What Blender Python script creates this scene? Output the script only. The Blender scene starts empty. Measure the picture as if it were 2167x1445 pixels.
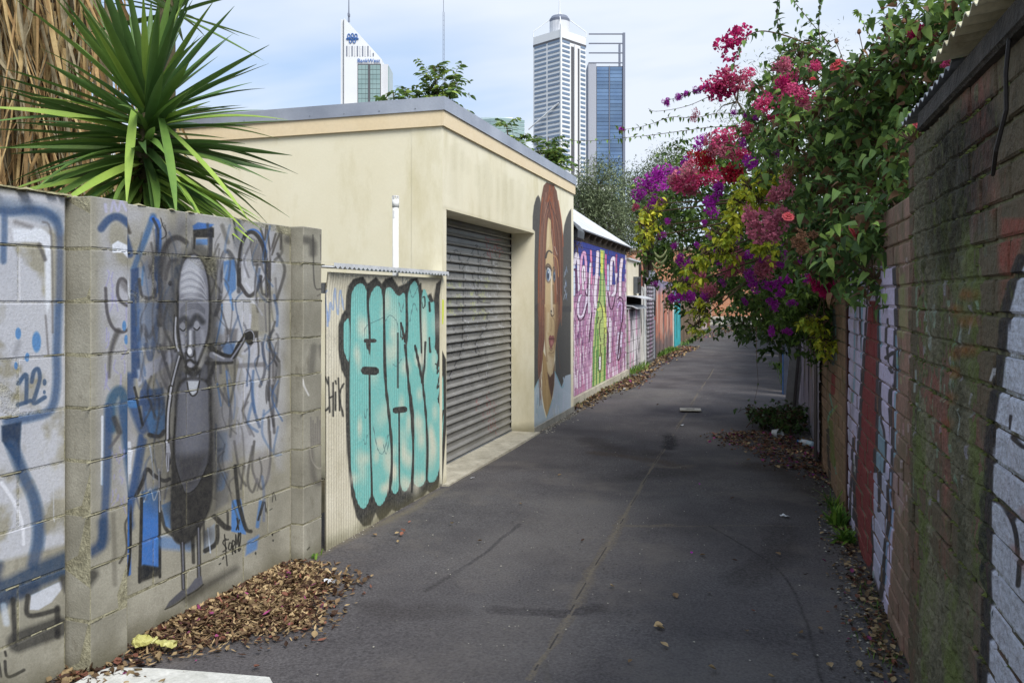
import bpy, bmesh, math, random
import numpy as np
from mathutils import Vector, Matrix, Euler
R = math.radians
random.seed(7); rng = np.random.default_rng(7)
SC = bpy.context.scene; COL = SC.collection

# ---------------------------------------------------------------- camera, sky, sun, exposure
F, CX, YH, H, TH = 1760.0, 1083.5, 630.0, 1.416, R(16.55)
SN, CS = math.sin(TH), math.cos(TH)
cd = bpy.data.cameras.new('camera'); cam = bpy.data.objects.new('camera', cd); COL.objects.link(cam)
cam.location = (0, 0, H); cam.rotation_euler = (R(90), 0, TH)
cd.sensor_width = 36; cd.lens = F / 2167 * 36; cd.shift_y = -(722.5 - YH) / 2167
cd.clip_start = 0.05; cd.clip_end = 6000
SC.camera = cam
SUN_EL, SUN_AZ = 46, 130          # azimuth clockwise from +Y
wd = bpy.data.worlds.new('World'); SC.world = wd; wd.use_nodes = True
nt = wd.node_tree; nt.nodes.clear()
def N(nt, t, ins=None, **pr):
    n = nt.nodes.new(t)
    for k, v in pr.items(): setattr(n, k, v)
    for k, v in (ins or {}).items():
        s = n.inputs[k]
        if isinstance(v, bpy.types.NodeSocket): nt.links.new(v, s)
        else: s.default_value = v
    return n
sky = N(nt, 'ShaderNodeTexSky', sky_type='NISHITA', sun_disc=False, sun_elevation=R(SUN_EL), sun_rotation=R(SUN_AZ),
        air_density=1.0, dust_density=0.6, ozone_density=1.5)
tc = N(nt, 'ShaderNodeTexCoord')
sx = N(nt, 'ShaderNodeSeparateXYZ', {0: tc.outputs['Generated']})
zz = N(nt, 'ShaderNodeMath', {0: sx.outputs[2], 1: 0.22}, operation='ADD')
dx = N(nt, 'ShaderNodeMath', {0: sx.outputs[0], 1: zz.outputs[0]}, operation='DIVIDE')
dy = N(nt, 'ShaderNodeMath', {0: sx.outputs[1], 1: zz.outputs[0]}, operation='DIVIDE')
cb = N(nt, 'ShaderNodeCombineXYZ', {0: dx.outputs[0], 1: dy.outputs[0], 2: 0.0})
mp = N(nt, 'ShaderNodeMapping', {0: cb.outputs[0], 'Location': (1.3, .55, 0), 'Scale': (0.55, 1.0, 1)})
nz = N(nt, 'ShaderNodeTexNoise', {'Vector': mp.outputs[0], 'Scale': 1.1, 'Detail': 5.0, 'Roughness': .48, 'Distortion': .25})
rp = N(nt, 'ShaderNodeValToRGB', {0: nz.outputs[0]})
rp.color_ramp.elements[0].position = .40; rp.color_ramp.elements[0].color = (.1, .1, .1, 1)
rp.color_ramp.elements[1].position = .57; rp.color_ramp.elements[1].color = (.93, .93, .93, 1)
skl = N(nt, 'ShaderNodeMixRGB', {0: .7, 1: sky.outputs[0], 2: (4.0, 5.6, 8.1, 1)})
mx = N(nt, 'ShaderNodeMixRGB', {0: rp.outputs[0], 1: skl.outputs[0], 2: (6.5, 7.0, 7.8, 1)})
bg = N(nt, 'ShaderNodeBackground', {0: mx.outputs[0], 1: 0.088})
ow = N(nt, 'ShaderNodeOutputWorld', {0: bg.outputs[0]})
sl = bpy.data.lights.new('sun', 'SUN'); so = bpy.data.objects.new('sun', sl); COL.objects.link(so)
sl.energy = 2.7; sl.angle = R(30); sl.color = (1, .965, .90)
d = Vector((math.sin(R(SUN_AZ)) * math.cos(R(SUN_EL)), math.cos(R(SUN_AZ)) * math.cos(R(SUN_EL)), math.sin(R(SUN_EL))))
so.rotation_euler = d.to_track_quat('Z', 'Y').to_euler(); so.location = (3, -5, 12)
vs = SC.view_settings; SC.display_settings.display_device = 'sRGB'
vs.view_transform = 'Standard'; vs.look = 'None'; vs.gamma = 1; vs.use_curve_mapping = False; vs.exposure = 0.62
SC.cycles.max_bounces = 5

# ---------------------------------------------------------------- helpers
def at(x, y, d):                      # photo pixel + depth -> world point
    X = (x - CX) / F * d
    return Vector((X * CS - d * SN, X * SN + d * CS, H + (YH - y) / F * d))
def gnd(x, y): return at(x, y, H * F / (y - YH))
def lin(c):
    out = []
    for k in c[:3]:
        k /= 255.; out.append(k / 12.92 if k <= .04045 else ((k + .055) / 1.055) ** 2.4)
    return (*out, 1)
def mul(c, k): return (c[0] * k, c[1] * k, c[2] * k, 1)

def thing(name, label, cat, loc=(0, 0, 0), rz=0, group=None):
    o = bpy.data.objects.new(name, None); COL.objects.link(o); o.empty_display_size = .1
    o.location = loc; o.rotation_euler = (0, 0, rz); o['label'] = label; o['category'] = cat
    if group: o['group'] = group
    return o
def tag(o, label, cat, group=None):
    o['label'] = label; o['category'] = cat
    if group: o['group'] = group
    return o
def struct(o): o['kind'] = 'structure'; return o
def stuff(o, label=None, cat=None):
    o['kind'] = 'stuff'
    if label: o['label'] = label; o['category'] = cat
    return o
def link(name, me, parent=None, loc=(0, 0, 0), rot=None, scale=None, label=None):
    o = bpy.data.objects.new(name, me); COL.objects.link(o); o.location = loc
    if rot is not None: o.rotation_euler = rot
    if scale is not None: o.scale = scale
    if parent: o.parent = parent
    if label: o['label'] = label
    return o
_k = [0]
class MB:
    def __init__(s): s.v = []; s.f = []; s.m = []
    def add(s, vs, fs, m=0):
        b = len(s.v); s.v += [tuple(v) for v in vs]
        for f in fs: s.f.append(tuple(b + i for i in f)); s.m.append(m)
        return s
    def box(s, x0, x1, y0, y1, z0, z1, m=0):
        v = [(x, y, z) for z in (z0, z1) for x, y in ((x0, y0), (x1, y0), (x1, y1), (x0, y1))]
        return s.add(v, [(3, 2, 1, 0), (4, 5, 6, 7), (0, 1, 5, 4), (1, 2, 6, 5), (2, 3, 7, 6), (3, 0, 4, 7)], m)
    def bar(s, a, b, w, h, m=0, up=Vector((0, 0, 1))):
        a, b = Vector(a), Vector(b); d = (b - a).normalized()
        if abs(d.dot(up)) > .98: up = Vector((1, 0, 0))
        r = d.cross(up).normalized(); u = r.cross(d)
        v = [p + r * i * w / 2 + u * j * h / 2 for p in (a, b) for i, j in ((-1, -1), (1, -1), (1, 1), (-1, 1))]
        return s.add(v, [(0, 1, 2, 3), (7, 6, 5, 4), (0, 4, 5, 1), (1, 5, 6, 2), (2, 6, 7, 3), (3, 7, 4, 0)], m)
    def tube(s, pts, rad, n=6, m=0, cap=True):
        pts = [Vector(p) for p in pts]
        if not hasattr(rad, '__len__'): rad = [rad] * len(pts)
        vs = []; prev = None
        for i, p in enumerate(pts):
            d = (pts[min(i + 1, len(pts) - 1)] - pts[max(i - 1, 0)]).normalized()
            if prev is None:
                a = Vector((0, 0, 1)) if abs(d.z) < .9 else Vector((1, 0, 0)); r = d.cross(a).normalized()
            else: r = (prev - d * prev.dot(d)).normalized()
            prev = r; u = d.cross(r)
            for k in range(n):
                t = 2 * math.pi * k / n; vs.append(p + (r * math.cos(t) + u * math.sin(t)) * rad[i])
        fs = [(i * n + k, i * n + (k + 1) % n, (i + 1) * n + (k + 1) % n, (i + 1) * n + k) for i in range(len(pts) - 1) for k in range(n)]
        if cap: fs += [tuple(range(n - 1, -1, -1)), tuple((len(pts) - 1) * n + k for k in range(n))]
        return s.add(vs, fs, m)
    def extr(s, prof, x0, x1, m=0, close=False):   # prof [(y,z)] extruded along x
        n = len(prof); vs = [(x0, y, z) for y, z in prof] + [(x1, y, z) for y, z in prof]
        fs = [(i, i + 1, n + i + 1, n + i) for i in range(n - 1)]
        if close: fs += [(n - 1, 0, n, 2 * n - 1), tuple(range(n - 1, -1, -1)), tuple(range(n, 2 * n))]
        return s.add(vs, fs, m)
    def mesh(s, name, mats, smooth=False, origin=None):
        me = bpy.data.meshes.new(name)
        vs = s.v if origin is None else [(a - origin[0], b - origin[1], c - origin[2]) for a, b, c in s.v]
        me.from_pydata(vs, [], s.f)
        for m in (mats if isinstance(mats, (list, tuple)) else [mats]): me.materials.append(m)
        me.polygons.foreach_set('material_index', s.m)
        if smooth: me.polygons.foreach_set('use_smooth', [True] * len(s.f))
        me.update(); return me
    def build(s, name, mats, parent=None, world=False, smooth=False, label=None, recalc=True):
        o = link(name, s.mesh(name, mats, smooth, parent.location if world and parent else None), parent, label=label)
        if recalc:
            bm = bmesh.new(); bm.from_mesh(o.data); bmesh.ops.recalc_face_normals(bm, faces=bm.faces); bm.to_mesh(o.data); bm.free()
        return o
def chamfer(lx, ly, lz, b, mats, name='block', jit=0):
    bm = bmesh.new(); bmesh.ops.create_cube(bm, size=1)
    for v in bm.verts: v.co = (v.co.x * lx, v.co.y * ly, v.co.z * lz)
    bmesh.ops.bevel(bm, geom=list(bm.edges), offset=b, segments=1, affect='EDGES')
    for v in bm.verts:
        for i in range(3): v.co[i] += random.uniform(-jit, jit)
    me = bpy.data.meshes.new(name); bm.to_mesh(me); bm.free()
    for m in (mats if isinstance(mats, (list, tuple)) else [mats]): me.materials.append(m)
    return me

# ---------------------------------------------------------------- vertical plane of a wall; local x along it, z up
class Wall:
    def __init__(s, A, B): s.A = Vector(A); s.B = Vector(B); s.D = (s.B - s.A).normalized(); s.L = (s.B - s.A).length; s.rz = math.atan2(s.D.y, s.D.x); s.P = Vector((-s.D.y, s.D.x))
    def px(s, x, y, off=0):
        t = (x - CX) / F; dx, dy = t * CS - SN, t * SN + CS
        A = s.A + s.P * off
        det = dx * (-s.D.y) + s.D.x * dy            # k*dir - m*D = A
        k = (A.x * (-s.D.y) + s.D.x * A.y) / det
        m = (dx * A.y - dy * A.x) / det
        return m, H + (YH - y) / F * k
    def to_px(s, S, Z, off=0):                      # arrays
        X = s.A.x + s.D.x * S + s.P.x * off; Y = s.A.y + s.D.y * S + s.P.y * off
        xc = X * CS + Y * SN; yc = -X * SN + Y * CS
        return CX + F * xc / yc, YH - F * (Z - H) / yc

def smooth(pts, n=8, closed=False):
    p = [np.array(q, float) for q in pts]
    if len(p) < 3: return p
    out = []; m = len(p); rg = range(m) if closed else range(m - 1)
    for i in rg:
        if closed: a, b, c, d = p[i - 1], p[i], p[(i + 1) % m], p[(i + 2) % m]
        else: a, b, c, d = p[max(i - 1, 0)], p[i], p[i + 1], p[min(i + 2, m - 1)]
        for k in range(n):
            t = k / n; out.append(.5 * ((2 * b) + (c - a) * t + (2 * a - 5 * b + 4 * c - d) * t * t + (3 * b - a - 3 * c + d) * t ** 3))
    if not closed: out.append(p[-1])
    return out
class Canvas:                                       # spray paint traced onto a wall plane, kept as an in-memory image
    def __init__(s, wall, s0, s1, z0, z1, pps, ppz, off=0):
        s.w = wall; s.e = (s0, s1, z0, z1); s.W = int((s1 - s0) * pps); s.H = int((z1 - z0) * ppz); s.off = off
        S = s0 + (np.arange(s.W) + .5) / s.W * (s1 - s0); Z = z0 + (np.arange(s.H) + .5) / s.H * (z1 - z0)
        S, Z = np.meshgrid(S, Z); s.S, s.Z = S, Z
        s.X, s.Y = wall.to_px(S, Z, off); s.X = s.X.astype(np.float32); s.Y = s.Y.astype(np.float32)
        s.rgb = np.zeros((s.H, s.W, 3), np.float32); s.a = np.zeros((s.H, s.W), np.float32); s.t(0, 0, 1)
        s.nz = s.fnoise(6)
    def t(s, ox, oy, k): s.o = (ox, oy, k); return s
    def fnoise(s, cells):
        out = np.zeros((s.H, s.W), np.float32); amp = 1; tot = 0
        for o in range(4):
            g = rng.random((int(cells * 2 ** o * max(1, s.H / s.W)) + 3, int(cells * 2 ** o) + 3))
            yi = np.linspace(0, g.shape[0] - 2.001, s.H); xi = np.linspace(0, g.shape[1] - 2.001, s.W)
            y0 = yi.astype(int); x0 = xi.astype(int); fy = (yi - y0)[:, None]; fx = (xi - x0)[None]
            fy = fy * fy * (3 - 2 * fy); fx = fx * fx * (3 - 2 * fx)
            out += amp * ((g[y0][:, x0] * (1 - fx) + g[y0][:, x0 + 1] * fx) * (1 - fy) + (g[y0 + 1][:, x0] * (1 - fx) + g[y0 + 1][:, x0 + 1] * fx) * fy)
            tot += amp; amp *= .55
        return out / tot
    def cv(s, pts): ox, oy, k = s.o; return [np.array((ox + p[0] / k, oy + p[1] / k)) for p in pts]
    def win(s, x0, y0, x1, y1):
        s0, s1, z0, z1 = s.e; ii = []; jj = []
        for x in (x0, x1):
            for y in (y0, y1):
                m, z = s.w.px(x, y, s.off)
                ii.append((m - s0) / (s1 - s0) * s.W); jj.append((z - z0) / (z1 - z0) * s.H)
        a, b = max(0, int(min(ii)) - 1), min(s.W, int(max(ii)) + 2); c, d = max(0, int(min(jj)) - 1), min(s.H, int(max(jj)) + 2)
        return (slice(c, d), slice(a, b)) if a < b and c < d else None
    def blend(s, w, cov, col, op):
        c = np.array(col[:3], np.float32) / 255.; a = np.clip(cov, 0, 1) * op; A = s.a[w]
        na = a + A * (1 - a); s.rgb[w] = np.where(na[..., None] > 1e-5, (c * a[..., None] + s.rgb[w] * (A * (1 - a))[..., None]) / np.maximum(na, 1e-5)[..., None], c)
        s.a[w] = na
    def stroke(s, pts, w, col, op=1, soft=1.5, sm=True, w2=None):
        ox, oy, k = s.o; w = w / k; soft = max(soft / k, .35); w2 = w if w2 is None else w2 / k
        p = s.cv(pts)
        if sm and len(p) > 2: p = smooth(p, 6)
        r = max(w, w2) / 2 + soft; xs = [q[0] for q in p]; ys = [q[1] for q in p]
        W = s.win(min(xs) - r, min(ys) - r, max(xs) + r, max(ys) + r)
        if W is None: return s
        X, Y = s.X[W], s.Y[W]; cov = np.zeros(X.shape, np.float32); n = len(p) - 1
        if n < 1: p = p * 2; n = 1
        for i in range(n):
            a, b = p[i], p[i + 1]; d = b - a; L = max(d @ d, 1e-9)
            V = s.win(min(a[0], b[0]) - r, min(a[1], b[1]) - r, max(a[0], b[0]) + r, max(a[1], b[1]) + r)
            if V is None: continue
            sub = (slice(V[0].start - W[0].start, V[0].stop - W[0].start), slice(V[1].start - W[1].start, V[1].stop - W[1].start))
            sub = (slice(max(0, sub[0].start), sub[0].stop), slice(max(0, sub[1].start), sub[1].stop))
            x, y = X[sub], Y[sub]
            if x.size == 0: continue
            t = np.clip(((x - a[0]) * d[0] + (y - a[1]) * d[1]) / L, 0, 1)
            dist = np.hypot(x - a[0] - t * d[0], y - a[1] - t * d[1]); rr = (w + (w2 - w) * (i + t) / n) / 2
            cov[sub] = np.maximum(cov[sub], np.clip((rr - dist) / soft + .5, 0, 1))
        s.blend(W, cov, col, op); return s
    def poly(s, pts, col, op=1, soft=1.5, sm=False, nz=0):
        ox, oy, k = s.o; soft = max(soft / k, .35); p = s.cv(pts)
        if sm: p = smooth(p, 5, True)
        xs = [q[0] for q in p]; ys = [q[1] for q in p]
        W = s.win(min(xs) - soft, min(ys) - soft, max(xs) + soft, max(ys) + soft)
        if W is None: return s
        X, Y = s.X[W], s.Y[W]; ins = np.zeros(X.shape, bool); dm = np.full(X.shape, 1e9, np.float32)
        for i in range(len(p)):
            a, b = p[i], p[(i + 1) % len(p)]; d = b - a; L = max(d @ d, 1e-9)
            if a[1] != b[1]:
                c = ((a[1] > Y) != (b[1] > Y)) & (X < (b[0] - a[0]) * (Y - a[1]) / (b[1] - a[1]) + a[0]); ins ^= c
            t = np.clip(((X - a[0]) * d[0] + (Y - a[1]) * d[1]) / L, 0, 1)
            dm = np.minimum(dm, (X - a[0] - t * d[0]) ** 2 + (Y - a[1] - t * d[1]) ** 2)
        dm = np.sqrt(dm) * np.where(ins, 1, -1)
        cov = np.clip(dm / soft + .5, 0, 1)
        if nz: cov = cov * np.clip((s.nz[W] - .5) * 6 + nz, 0, 1)
        s.blend(W, cov, col, op); return s
    def ell(s, x, y, rx, ry, col, op=1, soft=.3):
        ox, oy, k = s.o; x = ox + x / k; y = oy + y / k; rx /= k; ry /= k; g = 1 + soft
        W = s.win(x - rx * g, y - ry * g, x + rx * g, y + ry * g)
        if W is None: return s
        q = np.hypot((s.X[W] - x) / rx, (s.Y[W] - y) / ry); s.blend(W, np.clip((1 - q) / soft + .5, 0, 1), col, op); return s
    def image(s, name):
        im = bpy.data.images.new(name, s.W, s.H, alpha=True); im.alpha_mode = 'CHANNEL_PACKED'
        a = np.dstack([s.rgb, s.a]).astype(np.float32)
        im.pixels.foreach_set(np.ascontiguousarray(np.clip(a, 0, 1)).ravel()); im.update(); im.pack(); return im

# ---------------------------------------------------------------- materials
def mat(name, c1, c2=None, rough=.85, ns=6, bump=.25, bs=60, metal=0, ov=0, isl=0, spec=.3, mid=None, fine=.12, cv=None, root=None,
        wear=.25, stain=None, moss=None, coat=0, trans=0, bdist=.01, z_dirt=0, nsz=1.0, alpha=None):
    m = bpy.data.materials.new(name); m.use_nodes = True; nt = m.node_tree; nt.nodes.clear()
    c1 = lin(c1) if max(c1) > 1 else (*c1[:3], 1); c2 = mul(c1, .7) if c2 is None else (lin(c2) if max(c2) > 1 else (*c2[:3], 1))
    g = N(nt, 'ShaderNodeNewGeometry'); P = g.outputs['Position']
    if nsz != 1: P = N(nt, 'ShaderNodeMapping', {0: P, 'Scale': (1, 1, nsz)}).outputs[0]
    n1 = N(nt, 'ShaderNodeTexNoise', {'Vector': P, 'Scale': ns, 'Detail': 6.0, 'Roughness': .6})
    r1 = N(nt, 'ShaderNodeMapRange', {0: n1.outputs[0], 1: .32, 2: .68})
    col = N(nt, 'ShaderNodeMixRGB', {0: r1.outputs[0], 1: c1, 2: c2}).outputs[0]
    nf = N(nt, 'ShaderNodeTexNoise', {'Vector': g.outputs['Position'], 'Scale': bs, 'Detail': 4.0, 'Roughness': .65})
    def vary(col, fac, amt):
        k = N(nt, 'ShaderNodeMapRange', {0: fac, 3: 1 - amt, 4: 1 + amt})
        return N(nt, 'ShaderNodeVectorMath', {0: col, 3: k.outputs[0]}, operation='SCALE').outputs[0]
    if fine: col = vary(col, N(nt, 'ShaderNodeMapRange', {0: nf.outputs[0], 1: .3, 2: .7}).outputs[0], fine)
    if ov:
        oi = N(nt, 'ShaderNodeObjectInfo'); col = vary(col, oi.outputs['Random'], ov)
    if isl: col = vary(col, g.outputs['Random Per Island'], isl)
    def masked(fac_scale, lo, hi, c, detail=8.0, zs=1.0, amt=1.0):
        nonlocal col
        v = N(nt, 'ShaderNodeMapping', {0: g.outputs['Position'], 'Scale': (1, 1, zs), 'Location': (3.1, 1.7, .4)})
        n = N(nt, 'ShaderNodeTexNoise', {'Vector': v.outputs[0], 'Scale': fac_scale, 'Detail': detail, 'Roughness': .7})
        f = N(nt, 'ShaderNodeMapRange', {0: n.outputs[0], 1: lo, 2: hi, 4: amt})
        col = N(nt, 'ShaderNodeMixRGB', {0: f.outputs[0], 1: col, 2: lin(c)}).outputs[0]
    if stain: masked(*stain)
    a_out = None
    if cv is not None:
        s0, s1, z0, z1 = cv.e; im = cv.image(name + '_paint')
        t = N(nt, 'ShaderNodeTexCoord', object=root); q = N(nt, 'ShaderNodeSeparateXYZ', {0: t.outputs['Object']})
        a = N(nt, 'ShaderNodeMapRange', {0: q.outputs[0], 1: s0, 2: s1}, clamp=False); b = N(nt, 'ShaderNodeMapRange', {0: q.outputs[2], 1: z0, 2: z1}, clamp=False)
        v = N(nt, 'ShaderNodeCombineXYZ', {0: a.outputs[0], 1: b.outputs[0], 2: 0.})
        ti = N(nt, 'ShaderNodeTexImage', {0: v.outputs[0]}, image=im, extension='CLIP', interpolation='Linear')
        wn = N(nt, 'ShaderNodeTexNoise', {'Vector': g.outputs['Position'], 'Scale': 45., 'Detail': 6.0, 'Roughness': .75})
        wr = N(nt, 'ShaderNodeMapRange', {0: wn.outputs[0], 1: .62, 2: .34, 3: 1 - wear, 4: 1.0})
        gx = N(nt, 'ShaderNodeSeparateXYZ', {0: g.outputs['True Normal']})
        ab = N(nt, 'ShaderNodeMath', {0: gx.outputs[0]}, operation='ABSOLUTE'); gt = N(nt, 'ShaderNodeMath', {0: ab.outputs[0], 1: .4}, operation='GREATER_THAN')
        f1 = N(nt, 'ShaderNodeMath', {0: ti.outputs['Alpha'], 1: wr.outputs[0]}, operation='MULTIPLY'); f2 = N(nt, 'ShaderNodeMath', {0: f1.outputs[0], 1: gt.outputs[0]}, operation='MULTIPLY')
        pc = vary(ti.outputs['Color'], N(nt, 'ShaderNodeMapRange', {0: nf.outputs[0], 1: .3, 2: .7}).outputs[0], .10)
        col = N(nt, 'ShaderNodeMixRGB', {0: f2.outputs[0], 1: col, 2: pc}).outputs[0]
    if moss: masked(*moss)
    if z_dirt:                                       # splash dirt at the foot of a wall
        q = N(nt, 'ShaderNodeSeparateXYZ', {0: g.outputs['Position']})
        zn = N(nt, 'ShaderNodeMath', {0: n1.outputs[0], 1: z_dirt * 1.6}, operation='MULTIPLY')
        f = N(nt, 'ShaderNodeMapRange', {0: N(nt, 'ShaderNodeMath', {0: q.outputs[2], 1: zn.outputs[0]}, operation='SUBTRACT').outputs[0], 1: z_dirt * .1, 2: -z_dirt * .7, 4: .6})
        col = N(nt, 'ShaderNodeMixRGB', {0: f.outputs[0], 1: col, 2: lin((92, 88, 66))}).outputs[0]
    bp = N(nt, 'ShaderNodeBump', {'Height': nf.outputs[0], 'Strength': min(1, bump), 'Distance': bdist})
    bs_ = N(nt, 'ShaderNodeBsdfPrincipled', {'Base Color': col, 'Roughness': rough, 'Metallic': metal, 'Specular IOR Level': spec, 'Coat Weight': coat})
    if bump: nt.links.new(bp.outputs[0], bs_.inputs['Normal'])
    sh = bs_.outputs[0]
    if trans:
        tr = N(nt, 'ShaderNodeBsdfTranslucent', {0: col}); sh = N(nt, 'ShaderNodeMixShader', {0: trans, 1: sh, 2: tr.outputs[0]}).outputs[0]
    N(nt, 'ShaderNodeOutputMaterial', {0: sh})
    return m
# ================================================================ GROUND
def plane_obj(name, pts, z, m):
    return struct(MB().add([(x, y, z) for x, y in pts], [tuple(range(len(pts)))]).build(name, m))
m_earth = mat('earth', (120, 108, 86), (90, 84, 66), ns=1.5, bump=.4, bs=30)
plane_obj('ground', [(-1500, -300), (1500, -300), (1500, 2500), (-1500, 2500)], -.012, m_earth)
GW = Wall((0, 0), (0, 1))
class GC(Canvas):                                    # canvas lying on the ground (u, v)
    def __init__(s, u0, u1, v0, v1, pu, pv):
        s.e = (u0, u1, v0, v1); s.W = int((u1 - u0) * pu); s.H = int((v1 - v0) * pv)
        U = u0 + (np.arange(s.W) + .5) / s.W * (u1 - u0); V = v0 + (np.arange(s.H) + .5) / s.H * (v1 - v0)
        s.X, s.Y = [q.astype(np.float32) for q in np.meshgrid(U, V)]
        s.rgb = np.zeros((s.H, s.W, 3), np.float32); s.a = np.zeros((s.H, s.W), np.float32); s.t(0, 0, 1); s.nz = s.fnoise(8)
    def cv(s, pts): return [np.array(p, float) for p in pts]
    def win(s, x0, y0, x1, y1):
        a, b, c, d = s.e; i0, i1 = int((x0 - a) / (b - a) * s.W) - 1, int((x1 - a) / (b - a) * s.W) + 2
        j0, j1 = int((y0 - c) / (d - c) * s.H) - 1, int((y1 - c) / (d - c) * s.H) + 2
        i0, j0 = max(0, i0), max(0, j0); i1, j1 = min(s.W, i1), min(s.H, j1)
        return (slice(j0, j1), slice(i0, i1)) if i0 < i1 and j0 < j1 else None
    def g(s, pts): return [(lambda q: (q.x, q.y))(gnd(*p)) for p in pts]
    def stroke(s, pts, w, col, op=1, soft=.02, sm=True, w2=None):
        p = [np.array(q, float) for q in s.g(pts)]
        if sm and len(p) > 2: p = smooth(p, 8)
        for i in range(1, len(p) - 1): p[i] = p[i] + rng.normal(0, w * .1, 2)
        r = w + soft * 2
        for i in range(len(p) - 1):
            a, b = p[i], p[i + 1]; d = b - a; L = max(d @ d, 1e-9)
            W = s.win(min(a[0], b[0]) - r, min(a[1], b[1]) - r, max(a[0], b[0]) + r, max(a[1], b[1]) + r)
            if W is None: continue
            x, y = s.X[W], s.Y[W]; t = np.clip(((x - a[0]) * d[0] + (y - a[1]) * d[1]) / L, 0, 1)
            cov = np.clip((w / 2 - np.hypot(x - a[0] - t * d[0], y - a[1] - t * d[1])) / soft + .5, 0, 1) * np.clip((s.nz[W] - .42) * 4 + .75, 0, 1)
            A = s.a[W]; up = cov * op > A
            s.rgb[W] = np.where(up[..., None], np.array(col) / 255., s.rgb[W]); s.a[W] = np.maximum(A, cov * op)
        return s
gc = GC(-2.7, .8, 2.2, 17, 160, 110)
for pts, w, col, op in [
    ([(1118, 1440), (1180, 1345), (1245, 1225), (1300, 1130), (1350, 1040), (1390, 975), (1425, 920), (1455, 870), (1480, 828), (1505, 790), (1530, 745)], .028, (124, 114, 98), .7),
    ([(1170, 1365), (1245, 1225), (1300, 1130), (1322, 1090)], .07, (118, 108, 92), .5), ([(1118, 1440), (1180, 1345), (1245, 1225), (1300, 1130), (1390, 975), (1455, 870), (1530, 745)], .008, (30, 28, 28), .9), ([(1300, 1112), (1380, 1113), (1420, 1110)], .05, (120, 110, 94), .5), ([(1380, 985), (1420, 990), (1460, 986)], .10, (110, 100, 86), .5), ([(1440, 868), (1480, 872)], .2, (112, 106, 98), .5), ([(1200, 1010), (1300, 1000), (1370, 1010)], .02, (96, 92, 90), .5), ([(1420, 1445), (1500, 1400), (1600, 1410)], .3, (106, 102, 100), .5), ([(960, 1445), (1040, 1380), (1100, 1330)], .5, (112, 107, 104), .45), ([(1100, 1200), (1180, 1140), (1250, 1080)], .6, (112, 107, 104), .45), ([(1300, 870), (1380, 850), (1420, 830)], .7, (114, 110, 106), .5), ([(1340, 1010), (1420, 1000), (1500, 1010)], .25, (52, 48, 48), .6), ([(1050, 1290), (1180, 1300), (1260, 1290)], .1, (54, 50, 50), .6), ([(1560, 1230), (1640, 1180), (1660, 1120)], .22, (54, 50, 50), .55), ([(1500, 1113), (1640, 1200), (1700, 1300), (1740, 1445)], .012, (34, 32, 32), .8), ([(1400, 820), (1450, 800), (1530, 800)], .3, (60, 56, 56), .5), ([(780, 1280), (860, 1300), (960, 1290)], .15, (56, 52, 52), .5), ([(1560, 870), (1600, 840), (1620, 820)], .5, (96, 92, 90), .3), ([(1480, 1300), (1530, 1200), (1560, 1130)], .5, (90, 86, 86), .3), ([(900, 1250), (1010, 1180), (1100, 1110)], .03, (44, 42, 42), .5),
    ([(1320, 1110), (1420, 1114), (1560, 1113), (1760, 1118)], .02, (112, 104, 92), .6),
    ([(1260, 960), (1330, 968), (1400, 980), (1440, 990)], .16, (74, 58, 40), .5),
    ([(1150, 1400), (1160, 1445)], .03, (100, 96, 90), .6),
    ([(1250, 930), (1300, 955), (1390, 962)], .25, (48, 40, 34), .5),
    ([(1410, 915), (1420, 935), (1415, 950)], .12, (16, 16, 22), .9),
    ([(1000, 1300), (1080, 1260), (1210, 1265)], .015, (86, 84, 84), .5),
    ([(1600, 985), (1680, 1000), (1735, 1040)], .35, (52, 40, 30), .6),
    ([(1720, 1000), (1760, 1080), (1800, 1180), (1850, 1290), (1880, 1400)], .09, (80, 70, 50), .55),
    ([(1395, 770), (1500, 773)], .10, (150, 148, 140), .75), ([(1560, 773), (1640, 770)], .10, (150, 148, 140), .6)]:
    gc.stroke(pts, w, col, op, soft=max(.01, w * .5))
gc.stroke([(560, 1230), (640, 1190), (760, 1130), (900, 1060), (1120, 925), (1200, 885), (1330, 812)], .07, (120, 112, 92), .6, soft=.05)
def ground_mat(name, cv, c1, c2):
    m = mat(name, c1, c2, rough=.93, ns=1.3, bump=.7, bs=85, fine=.45, bdist=.008, spec=.12, moss=(1.7, .52, .66, (112, 106, 102), 9., 1., .5), stain=(14., .60, .75, (96, 92, 90), 10., 1., .5))
    nt = m.node_tree; s0, s1, z0, z1 = cv.e; im = cv.image(name + '_marks')
    b = [n for n in nt.nodes if n.type == 'BSDF_PRINCIPLED'][0]; col = b.inputs['Base Color'].links[0].from_socket
    g = N(nt, 'ShaderNodeNewGeometry'); q = N(nt, 'ShaderNodeSeparateXYZ', {0: g.outputs['Position']})
    a = N(nt, 'ShaderNodeMapRange', {0: q.outputs[0], 1: s0, 2: s1}, clamp=False); c = N(nt, 'ShaderNodeMapRange', {0: q.outputs[1], 1: z0, 2: z1}, clamp=False)
    v = N(nt, 'ShaderNodeCombineXYZ', {0: a.outputs[0], 1: c.outputs[0], 2: 0.})
    ti = N(nt, 'ShaderNodeTexImage', {0: v.outputs[0]}, image=im, extension='CLIP')
    sp = N(nt, 'ShaderNodeTexNoise', {'Vector': g.outputs['Position'], 'Scale': 60., 'Detail': 6.})
    br = N(nt, 'ShaderNodeMapRange', {0: sp.outputs[0], 1: .35, 2: .6, 3: .35, 4: 1.})
    f = N(nt, 'ShaderNodeMath', {0: ti.outputs[1], 1: br.outputs[0]}, operation='MULTIPLY')
    nt.links.new(N(nt, 'ShaderNodeMixRGB', {0: f.outputs[0], 1: col, 2: ti.outputs[0]}).outputs[0], b.inputs['Base Color'])
    return m
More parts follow.
